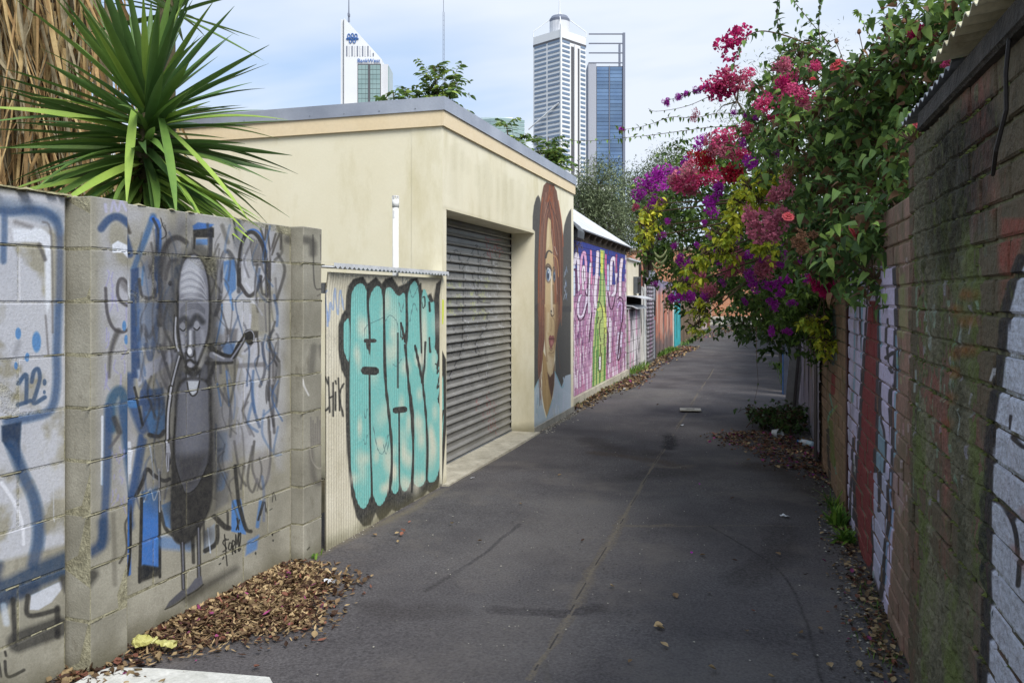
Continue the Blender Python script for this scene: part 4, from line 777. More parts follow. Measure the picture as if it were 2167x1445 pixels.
m_dark = mat('dark_steel', (58, 54, 52), rough=.6, metal=.3)
m_clip = mat('clip_zinc', (220, 222, 226), rough=.4, metal=.2)
door = MB().box(.02, 2.58, .32, .34, .03, 2.12).build('roller_door', m_dark, gr)
pitch = .0765
prof = [(.272, 0), (.250, .004), (.243, .012), (.246, .022), (.262, .027), (.266, .034), (.266, .068), (.272, pitch)]
sm_ = MB().extr(prof, 0, 2.52).mesh('slat', [m_door])
for i in range(27):
    link('slat', sm_, door, (.035, random.uniform(-.001, .001), .03 + i * pitch))
    if i % 2 == 0 and 1 < i < 25: MB().box(2.545, 2.556, .237, .26, .036 + i * pitch, .062 + i * pitch).build('end_clip', m_clip, door)
MB().box(.02, 2.575, .24, .275, .0, .03).build('bottom_rail', m_galvd, door)
MB().box(2.556, 2.585, .225, .30, 0, 2.1).build('guide_track', m_dark, gr)
MB().box(.26, s_out + .05, .276, .30, 2.0, 2.30).build('door_header', m_dark, gr)
# concrete threshold in the recess, a shade proud of the asphalt
mb = MB(); mb.box(.0, 2.60, .0, .34, -.02, .022); mb.box(.0, 2.56, -.05, 0, -.02, .020); mb.build('threshold', m_conc, gr)
MB().box(s_out, gl, -.012, -.001, 0, .07).build('plinth', mat('plinth_cement', (150, 148, 140), ns=9, bump=.5), gr)
# vent pipe behind the fence
p = at(837, 560, 5.72); vp = thing('vent_pipe', 'white plastic vent pipe rising behind the turquoise lettered fence', 'pipe', (p.x, p.y, 1.2))
m_pvc = mat('white_pvc', (232, 232, 230), (222, 222, 220), rough=.35, bump=0, fine=.02, spec=.5)
zt = at(837, 416, 5.72).z
r = .0215; MB().tube([(p.x, p.y, 0), (p.x, p.y, zt - .07)], r, 14).build('pipe', m_pvc, vp, world=True, smooth=True)
MB().tube([(p.x, p.y, zt - .075), (p.x, p.y, zt - .02)], r * 1.14, 14).build('socket', m_pvc, vp, world=True, smooth=True)
mb = MB()
for i in range(8):
    a = i * math.pi / 4; mb.box(p.x + r * math.cos(a) - .004, p.x + r * math.cos(a) + .004, p.y + r * math.sin(a) - .004, p.y + r * math.sin(a) + .004, zt - .02, zt)
mb.tube([(p.x, p.y, zt), (p.x, p.y, zt + .005)], r * 1.1, 14); mb.build('cowl', m_pvc, vp, world=True)
mb = MB(); mb.add([(p.x + .0225 * math.sin(a), p.y - .0225 * math.cos(a), zt - z) for z in (.10, .15) for a in (-.5, 0, .6)], [(0, 1, 4, 3), (1, 2, 5, 4)]); mb.build('sticker', mat('sticker_white', (250, 250, 250), bump=0), vp, world=True)
# ================================================================ MURAL SHED (brick, pink green and blue)
MW = Wall((-2.325, 10.16), (-2.30, 15.1))
E = Canvas(MW, -.02, 4.96, 0, 2.35, 150, 300); E.t(1190, 430, 3.28)
PK, MV, PUR, LM, GRN, NB = (188, 124, 160), (142, 92, 130), (96, 60, 100), (172, 190, 116), (82, 132, 76), (48, 66, 142)
E.poly([(15, 240), (450, 340), (450, 1200), (15, 1460)], (172, 130, 162), 1, 4)
E.poly([(60, 240), (440, 340), (438, 545), (400, 540), (380, 560), (330, 500), (290, 560), (240, 480), (200, 520), (150, 430), (100, 470), (62, 430)], NB, 1, 3)
random.seed(11)
for i in range(560):
    x = random.uniform(28, 450); z0 = random.uniform(480 + 10, 1180); l = random.uniform(40, 190); c = random.choice([(236, 228, 234), (232, 222, 232), (228, 214, 226), PK, MV, PUR, (210, 170, 196), (112, 74, 112)])
    E.stroke([(x, z0), (x + random.uniform(-5, 5), z0 + l / 2), (x + random.uniform(-4, 4), z0 + l)], random.uniform(2, 9), c, .85, 2, w2=1)
for i in range(46):
    x = random.uniform(28, 440); y = random.uniform(1080, 1260) - x * .25 + 60; E.stroke([(x, y), (x + 2, y + 80)], 7, random.choice([(236, 230, 238), (226, 214, 230), PK]), .9, 2)
for pts, w, c in [([(62, 520), (66, 420), (76, 400), (84, 480), (80, 640)], 16, (206, 216, 236)), ([(84, 420), (98, 350), (112, 420), (112, 600)], 20, (234, 226, 238)), ([(100, 620), (96, 480), (88, 460)], 12, PUR),
                  ([(128, 560), (132, 400), (152, 340), (164, 420), (160, 600)], 16, (222, 170, 206)), ([(145, 600), (140, 470), (152, 440), (156, 540)], 10, (238, 228, 236)), ([(108, 740), (118, 660), (130, 640)], 14, (226, 216, 232)), ([(110, 700), (114, 780), (140, 780), (165, 700), (172, 600)], 15, (228, 214, 232)),
                  ([(198, 330), (203, 480), (200, 560)], 12, (226, 140, 176)), ([(196, 420), (186, 600), (185, 760)], 12, (232, 226, 236)), ([(246, 340), (240, 480), (228, 640), (232, 720)], 20, (236, 224, 234)), ([(300, 360), (302, 480), (310, 560)], 14, (204, 110, 160)),
                  ([(318, 430), (318, 600)], 14, (196, 210, 232)), ([(338, 560), (340, 420), (356, 380), (372, 440), (368, 600), (350, 640)], 18, (236, 226, 238)), ([(352, 560), (356, 480), (362, 560)], 12, NB), ([(414, 390), (404, 480), (400, 640)], 18, (240, 226, 234)), ([(375, 360), (374, 480)], 10, (176, 90, 140)),
                  ([(390, 900), (385, 1060), (400, 1050), (412, 900)], 14, (220, 208, 230)), ([(385, 720), (400, 690), (414, 720), (412, 820)], 14, (206, 170, 214)), ([(330, 800), (330, 1100)], 13, (236, 228, 238)), ([(55, 640), (50, 900), (50, 1150)], 16, (224, 212, 232))]:
    E.stroke(pts, w + 5, (60, 36, 62), .9, 2); E.stroke(pts, w, c, .97, 2)
for pts in ([(105, 780), (120, 815), (150, 790), (172, 700)], [(55, 590), (52, 800), (70, 880), (80, 1060)], [(160, 620), (175, 640), (180, 520)], [(315, 620), (330, 720), (350, 730), (368, 640)], [(385, 668), (400, 655), (420, 680), (418, 800), (400, 900), (390, 1000), (385, 1085), (398, 1075), (405, 1000)], [(310, 860), (318, 960), (310, 1100)], [(205, 760), (190, 900), (185, 960)], [(380, 520), (378, 620)]):
    E.stroke(pts, 8, (58, 34, 58), .92, 2)
E.poly([(262, 320), (294, 330), (290, 480), (300, 600), (306, 760), (310, 900), (306, 1000), (300, 1275), (205, 1330), (212, 1000), (225, 800), (240, 730), (255, 600), (262, 480)], LM, .98, 3)
for pts, w, c in [([(266, 480), (262, 640), (240, 780), (228, 1000)], 9, GRN), ([(290, 360), (288, 600), (300, 760)], 8, GRN), ([(250, 740), (280, 720), (296, 780), (296, 900)], 16, (206, 214, 110)), ([(275, 340), (275, 480)], 12, (226, 222, 96)), ([(220, 1000), (214, 1300)], 12, GRN), ([(240, 1020), (236, 1290)], 8, (60, 110, 66)), ([(262, 1180), (258, 1290)], 10, (60, 116, 66)), ([(296, 1000), (290, 1270)], 12, (74, 130, 62)), ([(246, 880), (250, 1160)], 10, (84, 140, 66))]:
    E.stroke(pts, w, c, .9, 3)
for pts in ([(240, 690), (262, 690), (278, 740), (276, 800), (262, 820), (258, 900), (268, 960)], [(298, 700), (300, 760)], [(290, 990), (292, 880), (300, 870)], [(268, 980), (262, 1050), (252, 1100), (258, 1170), (268, 1150), (272, 1040)], [(262, 420), (268, 440)], [(250, 790), (244, 830)]): E.stroke(pts, 6, (52, 60, 40), .9, 2)
E.stroke([(262, 1070), (260, 1150)], 12, (222, 214, 226), .95, 3)
E.poly([(20, 250), (60, 262), (50, 600), (34, 900), (20, 1400), (8, 1400)], (132, 62, 52), .9, 4)
ms = thing('brick_shed', 'small brick shed with white iron roof, its wall painted in pink, green and blue', 'shed', (MW.A.x, MW.A.y, 0), MW.rz)
brk = dict(rough=.8, ns=6, bump=.35, bs=60, ov=.06, fine=.12)
m_mur = mat('mural_brick', (140, 72, 58), (116, 58, 48), cv=E, root=ms, wear=.08, **brk)
m_murm = mat('mural_mortar_skylit', (206, 196, 200), (176, 166, 172), ns=20, bump=.5)  # pale joint colour paints in sky light caught on the brick ledges
bk = 0; rest = MB(); cache = [chamfer(.232, .09, .079, .004, m_mur, 'brick', .0008) for _ in range(4)]; half = chamfer(.112, .09, .079, .004, m_mur, 'brick')
ncol = int(4.92 / .242)
for cidx in range(20):
    for c in range(25):
        a = cidx * .242 + (0 if c % 2 else -.121); e = a + .232
        a0 = max(a, 0); x = (a0 + e) / 2
        if cidx < 12:
            link('brick', half if a < 0 else random.choice(cache), ms, (x if a >= 0 else .056, .045 + random.uniform(-.002, .002), .12 + c * .0825 + .041))
        else: rest.box(a0, e, random.uniform(-.002, .002), .09, .12 + c * .0825 + .003, .12 + c * .0825 + .0795)
stuff(rest.build('far_bricks', m_mur, ms)); ms.children[-1]
MB().box(0.002, 4.90, .008, .10, .10, 2.18).build('mortar', m_murm, ms)
MB().box(-.01, 4.95, -.035, .1, 0, .115).build('plinth', m_conc, ms)
MB().extr([(.10, 0), (.10, 2.44), (2.2, 3.70), (2.2, 0)], 4.70, 4.90, close=True).build('end_wall', m_mur, ms)
m_iron = mat('painted_iron_roof', (208, 211, 215), (182, 185, 190), rough=.5, ns=3, bump=.1, metal=.1, spec=.4, stain=(3., .55, .75, (150, 140, 130), 8., 1., .5))
m_oldw = mat('weathered_timber', (104, 92, 78), (64, 56, 48), ns=9, bump=.7, bs=40)
# roof: slopes up and away from the alley, ribs run up the slope
def roof(parent, s0, s1, y0, z0, y1, z1, pitch, amp, m, name='roof_sheet', th=.004):
    n = int((s1 - s0) / pitch * 6); L = math.hypot(y1 - y0, z1 - z0); ny, nz_ = -(z1 - z0) / L, (y1 - y0) / L
    S = [s0 + (s1 - s0) * i / n for i in range(n + 1)]; mb = MB()
    for t in (0, -th):
        vs = []
        for y, z in ((y0, z0), ((y0 + y1) / 2, (z0 + z1) / 2), (y1, z1)):
            for s in S:
                h = amp * math.cos(2 * math.pi * (s - s0) / pitch) / 2 + t; vs.append((s, y + ny * h, z + nz_ * h))
        mb.add(vs, [(j * (n + 1) + i, j * (n + 1) + i + 1, (j + 1) * (n + 1) + i + 1, (j + 1) * (n + 1) + i) for j in range(2) for i in range(n)])
    mb.add([(S[i], y0 + ny * h, z0 + nz_ * h) for h in (amp / 2, -amp / 2) for i in (0, n)], [(0, 1, 3, 2)])
    return mb.build(name, m, parent, smooth=False, recalc=False)
roof(ms, .02, 5.02, -.09, 2.315, 2.2, 3.85, .076, .018, m_iron)
for i in range(11): MB().bar((.35 + i * .45, -.05, 2.265), (.35 + i * .45, .9, 2.90), .045, .09).build('rafter', m_oldw, ms)
MB().box(.02, 4.92, .02, .10, 2.19, 2.30).build('top_plate', m_oldw, ms); MB().box(4.93, 5.0, -.06, -.03, 2.20, 2.28).build('eave_block', m_oldw, ms)
m_gmet = mat('grey_flashing', (96, 100, 104), (72, 76, 80), rough=.6, ns=5, bump=.2, metal=.2)
mb = MB(); mb.extr([(-.10, 2.14), (-.15, 2.17), (-.16, 2.26), (-.10, 2.34), (0, 2.42), (.2, 2.55)], .03, .42); mb.extr([(-.095, 2.145), (-.08, 2.28), (.2, 2.50)], .03, .42); mb.build('bent_flashing', m_gmet, ms)
# dry grass nest under the eave
mb = MB()
for i in range(160):
    a = Vector((random.uniform(.2, .65), random.uniform(-.08, .02), random.uniform(2.06, 2.28))); mb.bar(a, a + Vector((random.gauss(0, .05), random.gauss(0, .03), random.gauss(-.03, .07))), .003, .003)
stuff(mb.build('nest', mat('dry_grass', (132, 118, 88), (90, 78, 56), isl=.3), ms))

# ================================================================ FAR LEFT: sheds and fences along the alley
FL = Wall((-2.30, 15.1), (-2.36, 44.5))
rzL = FL.rz
def strip_canvas(w, s0, s1, z1, cols, n, seed, ww=(.03, .12), bgc=None, lo=0, hi=1.0):
    random.seed(seed); c = Canvas(w, s0, s1, 0, z1, 60, 120); rs = np.random.default_rng(seed)
    if bgc: c.rgb[:] = np.array(bgc) / 255.; c.a[:] = 1
    for i in range(n):
        s = random.uniform(s0, s1); hw = random.uniform(*ww); za = random.uniform(lo, hi) * z1; zb = za + random.uniform(.2, .9) * z1; col = random.choice(cols)
        q = np.abs(c.S - s - .03 * np.sin(c.Z * 9 + i)) / hw; k = np.clip((1 - q) * 4, 0, 1) * np.clip((c.Z - za) * 12, 0, 1) * np.clip((zb - c.Z) * 12, 0, 1)
        c.blend((slice(0, c.H), slice(0, c.W)), k, col, .9)
    return c
def locx(wall, v): return (v - wall.A.y) / wall.D.y
def seg(name, label, cat, v0, v1, group=None): s0 = locx(FL, v0); p = FL.A + FL.D * s0; return thing(name, label, cat, (p.x, p.y, 0), rzL, group), s0, v1 - v0
m_cream = mat('cream_board', (222, 214, 194), (206, 196, 172), ns=3, bump=.1)
m_white = mat('white_boards', (214, 212, 204), (184, 180, 170), ns=4, bump=.3)
# lean-to with cream upper box, meter box and sagging sheets
lt, s0, L = seg('lean_to', 'cream boarded lean-to above a grey painted block wall, just past the mural shed', 'shed', 15.25, 16.9)
cvb = strip_canvas(Wall((lt.location.x, lt.location.y), (lt.location.x, lt.location.y + 1)), 0, 1.7, 1.7, [(230, 226, 230), (206, 150, 180), (60, 60, 66), (190, 186, 190), (232, 220, 230)], 60, 5, bgc=(182, 176, 178))
m_blw = mat('grey_block_paint', (160, 156, 152), cv=cvb, root=lt, ov=.06, bump=.4, wear=.2)
block_run(0, 1.62, 0, .19, 6, .5, m_blw, mat('dark_mortar', (84, 80, 78), ns=9), parent=lt)
MB().box(0, 1.5, .02, 1.5, 1.46, 2.12).build('upper_box', m_cream, lt); MB().box(-.02, 1.54, -.02, 1.5, 2.12, 2.15).build('lid', m_iron, lt)
MB().box(.75, 1.2, -.06, .018, 1.5, 1.82).build('meter_box', m_gmet, lt)
for k in range(5): MB().box(.78 + k * .08, .82 + k * .08, -.075, -.062, 1.52, 1.8).build('fin', m_dark, lt)
MB().box(1.5, 1.56, -.03, 1.5, 1.2, 2.15).build('corner_post', m_dark, lt)
for z, w_ in ((1.40, .28), (1.22, .16)):
    mb = MB(); mb.extr([(-w_, z), (-w_ * .4, z + .05), (.3, z + .08), (.3, z + .065), (-w_ * .4, z + .03), (-w_, z - .012)], 0, 1.5, close=True); mb.build('shelf_sheet', m_iron, lt)
def plank_fence(name, label, v0, v1, h, m, pw=.11, gap=.008, th=.02, cat='fence', group=None, hj=.02, lean=.01):
    t, s0, L = seg(name, label, cat, v0, v1, group); n = int(L / (pw + gap))
    for i in range(n):
        hh = h + random.uniform(-hj, hj); link('plank', chamfer(pw, th, hh, .003, m, 'plank'), t, (i * (pw + gap) + pw / 2, random.uniform(-.006, .006), hh / 2), rot=(random.uniform(-lean, lean) * .4, random.uniform(-lean, lean) * .3, 0))
    for z in (h * .2, h * .8): MB().box(0, L, .02, .06, z - .035, z + .035).build('rail', m_oldw, t)
    return t
def tmp_wall(v0): s = locx(FL, v0); p = FL.A + FL.D * s; return Wall((p.x, p.y), (p.x + FL.D.x, p.y + FL.D.y))
class _O: pass
def painted(name, v0, L, h, cols, n, seed, base, root, **k):
    c = strip_canvas(tmp_wall(v0), 0, L, h, cols, n, seed, **{q: k[q] for q in k if q in ('ww', 'bgc', 'lo', 'hi')}); return c
wf, s0, L = seg('board_fence', 'white painted board fence with black patches beside the dark roller shutter', 'fence', 16.9, 17.75)
cvw = painted('w', 16.9, .85, 1.75, [(24, 24, 28), (24, 24, 28), (236, 234, 230), (150, 170, 180), (120, 112, 104)], 20, 9, None, wf, ww=(.02, .05))
m_wb = mat('white_board_paint', (216, 214, 208), (190, 186, 178), cv=cvw, root=wf, bump=.3, ns=6, wear=.2)
for i in range(8):
    hh = 1.66 + random.uniform(-.06, .05); link('plank', chamfer(.1, .02, hh, .003, m_wb, 'plank'), wf, (.055 + i * .105, 0, hh / 2))
MB().box(0, .85, .02, .05, .4, .47).build('rail', m_oldw, wf); MB().box(0, .85, .02, .05, 1.3, 1.37).build('rail', m_oldw, wf)
ch, s0, L = seg('brick_pier', 'faded red painted pier rising behind the white board fence', 'pier', 17.0, 17.6)
MB().box(0, .62, .06, .2, 0, 2.05).build('shaft', mat('red_render', (176, 96, 76), (150, 78, 62), ns=8, bump=.4), ch); MB().box(.08, .54, .07, .19, 2.05, 2.28).build('cap', mat('pale_render', (214, 196, 176), (190, 120, 96), ns=14, bump=.4), ch)
sh, s0, L = seg('roller_shutter', 'narrow grey slatted roller shutter painted with pink and black streaks', 'shutter', 17.85, 19.1)
cvs = painted('s', 17.85, 1.25, 1.9, [(60, 58, 66), (176, 150, 170), (206, 200, 204), (150, 110, 140)], 24, 12, None, sh, ww=(.03, .09))
m_shut = mat('shutter_paint', (138, 134, 138), (110, 106, 110), cv=cvs, root=sh, rough=.5, metal=.2)
sl2 = MB().extr([(.03, 0), (0, .012), (-.012, .045), (0, .078), (.03, .088)], 0, 1.24).mesh('slat', [m_shut])
for i in range(21): link('slat', sl2, sh, (0, 0, i * .088))
MB().box(-.02, 1.26, .035, .06, 0, 1.88).build('backing', m_dark, sh)
ps, s0, L = seg('steel_post', 'silver square steel post with a black band beside the slatted shutter', 'post', 19.2, 19.5)
cvp = Canvas(tmp_wall(19.2), 0, .3, 0, 2, 100, 100); z = cvp.Z; cvp.rgb[:] = np.array((36, 36, 40)) / 255.; cvp.a[:] = ((z > 1.0) & (z < 1.38 - .2 * cvp.S)).astype(np.float32); m_ = (z > .90) & (z < .98); cvp.rgb[m_] = np.array((190, 40, 40)) / 255.; cvp.a[m_ & (cvp.S > .05) & (cvp.S < .22)] = 1
link('shaft', chamfer(.24, .12, 2.02, .012, mat('silver_post', (176, 180, 188), (150, 154, 162), rough=.45, metal=.3, cv=cvp, root=ps, wear=.05), 'shaft'), ps, (.12, .06, 1.01)); MB().box(-.01, .25, -.01, .13, 2.02, 2.035).build('cap', m_galvd, ps)
cf, s0, L = seg('iron_fence', 'rusty pink corrugated iron fence with dark smudges, past the silver post', 'fence', 19.6, 23.7)
cvc = painted('c', 19.6, 4.1, 1.9, [(196, 128, 108), (176, 110, 96), (120, 100, 104), (206, 172, 156), (96, 90, 92), (170, 160, 150)], 70, 21, None, cf, ww=(.03, .16), bgc=(186, 128, 110))
cvc.blend((slice(0, cvc.H), slice(0, cvc.W)), np.clip((.62 - cvc.Z + cvc.nz * .5 - .25) * 4, 0, 1), (92, 92, 96), .85); cvc.blend((slice(0, cvc.H), slice(0, cvc.W)), np.clip((cvc.Z - 1.5 + cvc.nz * .4 - .2) * 4, 0, 1), (104, 122, 168), .7)
m_ci = mat('pink_iron', (180, 130, 112), cv=cvc, root=cf, rough=.6, bump=.1, wear=.2, nsz=1)
for i in range(5): corrug(i * .82 + .004, i * .82 + .816, 0, 1.85 + random.uniform(-.02, .02), .03, .076, nz=3, k=6).build('sheet', m_ci, cf, smooth=True, recalc=False)
wp, s0, L = seg('timber_post', 'thin white painted timber post between pink iron and turquoise boards', 'post', 23.8, 23.95)
link('shaft', chamfer(.14, .1, 1.72, .008, m_white, 'shaft'), wp, (.07, .05, .86)); MB().box(-.01, .15, -.01, .11, 1.72, 1.74).build('cap', m_white, wp)
tf, s0, L = seg('board_fence', 'turquoise painted board fence with black streaks', 'fence', 24.1, 26.0)
cvt = painted('t', 24.1, 1.9, 1.75, [(40, 140, 150), (20, 70, 80), (90, 190, 196), (30, 100, 120), (30, 110, 60)], 26, 23, None, tf, ww=(.03, .09), bgc=(58, 164, 172))
m_tb = mat('turquoise_board', (60, 164, 172), cv=cvt, root=tf, wear=.15, bump=.2)
for i in range(11): hh = 1.72 + random.uniform(-.03, .03); link('plank', chamfer(.165, .02, hh, .003, m_tb, 'plank'), tf, (.085 + i * .172, 0, hh / 2))
MB().box(0, 1.88, .02, .05, .4, .47).build('rail', m_oldw, tf)
# two rendered walls, a striped fence and brick piers towards the street
m_brnr = mat('brown_render', (128, 108, 88), (96, 82, 68), ns=3, bump=.5, stain=(3., .5, .7, (70, 70, 60), 8., .4, .8))
rw, s0, L = seg('rendered_wall', 'low mouldy brown rendered wall beyond the turquoise boards', 'wall', 26.1, 32.4)
MB().box(0, 6.3, 0, .2, 0, 1.66).build('wall_body', m_brnr, rw); MB().box(0, 6.32, -.03, .23, 1.66, 1.72).build('coping', m_conc, rw)
t_ = plank_fence('slat_fence', 'grey and tan striped board fence near the end of the alley', 32.6, 36.6, 1.6, None if False else mat('striped_grey', (120, 120, 128), (176, 150, 104), ns=1.8, ov=.35), pw=.2)
t_ = plank_fence('slat_fence', 'pale pinkish board fence, last on the left before the brick piers', 36.8, 40.0, 1.65, mat('striped_pale', (196, 180, 172), (150, 140, 150), ns=1.8, ov=.3), pw=.2)
m_fbr = mat('far_brick_tone', (122, 78, 58), (96, 62, 48), ns=30, bump=.4)
for i, (v, m__, lb) in enumerate([(40.2, m_fbr, 'brown brick pier, nearer of two closing the left side of the alley'), (43.6, m_conc, 'pale concrete gate pier at the street end of the alley')]):
    t, s0, L = seg('gate_pier', lb, 'pier', v, v + .6, 'piers at the alley mouth')
    if i == 0: MB().box(0, 2.4, 0, .4, 0, 1.7).build('shaft', m__, t); MB().box(-.03, 2.43, -.03, .43, 1.7, 1.76).build('cap', m_conc, t)
    else: MB().box(0, .45, 0, .45, 0, 1.6).build('shaft', m__, t); MB().box(-.03, .48, -.03, .48, 1.6, 1.68).build('cap', m_conc, t)

# ================================================================ BRICK BUILDING ACROSS THE STREET, WHITE CAR
m_fb = bpy.data.materials.new('orange_brickwork'); m_fb.use_nodes = True; nt = m_fb.node_tree
g = N(nt, 'ShaderNodeTexCoord'); mpp = N(nt, 'ShaderNodeMapping', {0: g.outputs['Object'], 'Rotation': (R(90), 0, 0)})
bt = N(nt, 'ShaderNodeTexBrick', {'Vector': mpp.outputs[0], 'Color1': lin((178, 112, 76)), 'Color2': lin((152, 92, 62)), 'Mortar': lin((176, 160, 140)), 'Scale': 1.0, 'Mortar Size': .008, 'Brick Width': .24, 'Row Height': .086})
b = [n for n in nt.nodes if n.type == 'BSDF_PRINCIPLED'][0]; nt.links.new(bt.outputs[0], b.inputs[0]); b.inputs['Roughness'].default_value = .9
bb = thing('brick_building', 'orange brick building across the street at the end of the alley', 'building', (-3, 59.8, 0))
mb = MB(); mb.box(-12, 10.5, 0, 8, 0, 4.8); mb.build('brick_wall', m_fb, bb); MB().box(-12.1, 10.6, -.12, 8, 4.8, 5.0).build('parapet', m_conc, bb)
for x in (-9, -5.5, 4.5, 8): f = MB().box(x, x + 1.2, -.03, -.002, 1.6, 3.0).build('window', m_white, bb); MB().box(x + .07, x + 1.13, -.05, -.035, 1.67, 2.93).build('pane', m_dark, f)
m_car = mat('car_white', (236, 236, 238), (232, 232, 234), rough=.25, bump=0, fine=0, coat=.6); m_glass = mat('car_glass', (30, 34, 38), rough=.08, bump=0, fine=0, spec=.8); m_tyre = mat('tyre', (30, 30, 30), rough=.9); m_rim = mat('rim', (170, 172, 176), rough=.3, metal=.8); m_red = mat('tail_red', (150, 20, 20), rough=.2)
cx_, cy_ = -6.35, 51.4
cr = thing('parked_car', 'white hatchback parked across the end of the alley, mostly behind the piers', 'car', (cx_, cy_, 0))
sec = [(-2.1, .35, .62, .72), (-2.05, .3, .78, .78), (-1.2, .25, .92, .84), (-.6, .25, 1.0, .86), (.2, .25, 1.0, .87), (1.4, .25, .98, .86), (1.98, .3, .95, .8), (2.1, .4, .85, .72)]
mb = MB(); vs = []
for x, zb, zt_, w in sec: vs += [(x, -w, zb), (x, -w * 1.02, (zb + zt_) / 2), (x, -w * .93, zt_), (x, w * .93, zt_), (x, w * 1.02, (zb + zt_) / 2), (x, w, zb)]
mb.add(vs, [(i * 6 + k, i * 6 + (k + 1) % 6, (i + 1) * 6 + (k + 1) % 6, (i + 1) * 6 + k) for i in range(7) for k in range(6)] + [(0, 1, 2, 3, 4, 5), (47, 46, 45, 44, 43, 42)])
mb.build('body', m_car, cr, smooth=False)
mb = MB(); rf = [(-.85, .98, .80), (-.25, 1.42, .64), (1.2, 1.44, .64), (1.95, .96, .76)]
vs = []
for x, z, w in rf: vs += [(x, -w, z), (x, w, z)]
mb.add(vs + [(-.85, -.8, .95), (1.95, -.78, .93)], [(0, 1, 3, 2), (4, 5, 7, 6), (0, 2, 4, 6), (1, 7, 5, 3)]); mb.build('glasshouse', m_glass, cr)
MB().box(-.25, 1.22, -.63, .63, 1.425, 1.455).build('roof', m_car, cr)
for x in (-1.35, 1.3):
    for y in (-.8, .8):
        w = MB().tube([(x, y - .1, .31), (x, y + .1, .31)], .31, 20).build('wheel', m_tyre, cr); MB().tube([(x, y - .115, .31), (x, y + .115, .31)], .19, 16).build('rim', m_rim, w)
for y in (-.68, .5): MB().box(2.06, 2.12, y, y + .18, .68, .86).build('tail_light', m_red, cr)
for y in (-.68, .5): MB().box(-2.12, -2.06, y, y + .2, .56, .66).build('headlight', m_rim, cr)

# ================================================================ RIGHT HAND WALLS
RWn = Wall((.53, 1.0), (.53, 3.36)); RWm = Wall((.545, 3.36), (.535, 5.60)); RWf = Wall((.535, 5.72), (.50, 7.7))
G = Canvas(RWn, -.02, 2.38, 0, 2.0, 360, 400)
G.t(1760, 540, 2.58)                                    # crop: x/2.58+1760, y/2.58+540
G.poly([(1050, 55), (1000, 150), (960, 330), (940, 480), (920, 700), (900, 800), (890, 1000), (862, 1200), (870, 1500), (850, 1900), (830, 4200), (2500, 4200), (2500, -900), (1300, -160)], (206, 210, 224), .97, 6)
G.poly([(900, 1000), (1100, 1100), (1100, 2400), (840, 2400)], (150, 150, 160), .3, 200)
G.poly([(920, -200), (1060, -200), (1000, 60), (960, 320), (900, 640), (870, 700), (880, 500), (900, 330)], (150, 72, 62), .7, 24, nz=.8)
G.stroke([(1030, 20), (985, 170), (945, 330), (925, 500), (905, 700), (880, 860), (865, 1000), (850, 1200), (842, 1500), (838, 1900), (825, 2400)], 52, (36, 36, 42), .96, 10)
G.stroke([(985, 880), (980, 980), (1040, 1040), (1090, 1060)], 20, (34, 34, 40), .95, 6)
G.stroke([(870, 1330), (920, 1350), (980, 1420), (1010, 1500), (1022, 1600), (1020, 1800)], 26, (34, 34, 40), .95, 6)
G.stroke([(1000, 1600), (1060, 1720), (1100, 1800)], 40, (150, 96, 86), .5, 30); G.stroke([(1060, 1400), (1100, 1500)], 60, (160, 120, 118), .5, 40)
G.stroke([(870, 680), (890, 620)], 14, (210, 210, 214), .8, 5)
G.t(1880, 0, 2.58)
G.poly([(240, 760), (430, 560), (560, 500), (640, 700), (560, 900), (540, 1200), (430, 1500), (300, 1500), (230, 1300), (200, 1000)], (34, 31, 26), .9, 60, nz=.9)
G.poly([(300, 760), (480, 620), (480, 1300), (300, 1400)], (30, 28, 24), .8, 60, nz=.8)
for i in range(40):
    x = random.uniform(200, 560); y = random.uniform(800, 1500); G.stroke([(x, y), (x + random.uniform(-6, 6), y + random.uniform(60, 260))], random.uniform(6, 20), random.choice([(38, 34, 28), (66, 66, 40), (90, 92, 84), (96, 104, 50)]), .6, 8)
G.t(1760, 540, 2.58)
for i in range(46):
    x = random.uniform(440, 800); y = random.uniform(100, 1300); G.stroke([(x, y), (x + random.uniform(-6, 6), y + random.uniform(30, 160))], random.uniform(4, 12), random.choice([(150, 176, 156), (166, 160, 176), (176, 186, 182), (126, 156, 132)]), .55, 5)
for x, y in [(690, 300), (760, 215), (760, 360), (690, 540), (760, 520), (660, 780), (640, 920), (680, 640)]: G.ell(x, y, 40, 30, (138, 78, 40), .6, 1.2)
J = Canvas(RWm, -.02, 2.28, 0, 1.85, 420, 420); J.t(1760, 540, 2.58)
LV = (196, 186, 214)
J.poly([(60, 120), (135, 60), (350, 60), (365, 500), (350, 900), (330, 1450), (300, 2200), (60, 1400)], LV, .97, 5)
J.poly([(105, 1000), (130, 700), (145, 300), (135, 130), (110, 700), (90, 1000), (60, 1445)], (150, 144, 160), .6, 10)
J.poly([(205, 250), (245, 250), (245, 640), (245, 900), (240, 1300), (225, 1440), (215, 1800), (205, 2200), (150, 1900), (140, 1300), (150, 1000), (165, 700), (190, 450)], (118, 30, 40), .98, 5)
J.poly([(250, 860), (290, 1000), (285, 1200), (250, 1380), (245, 1000)], (110, 146, 162), .85, 6)
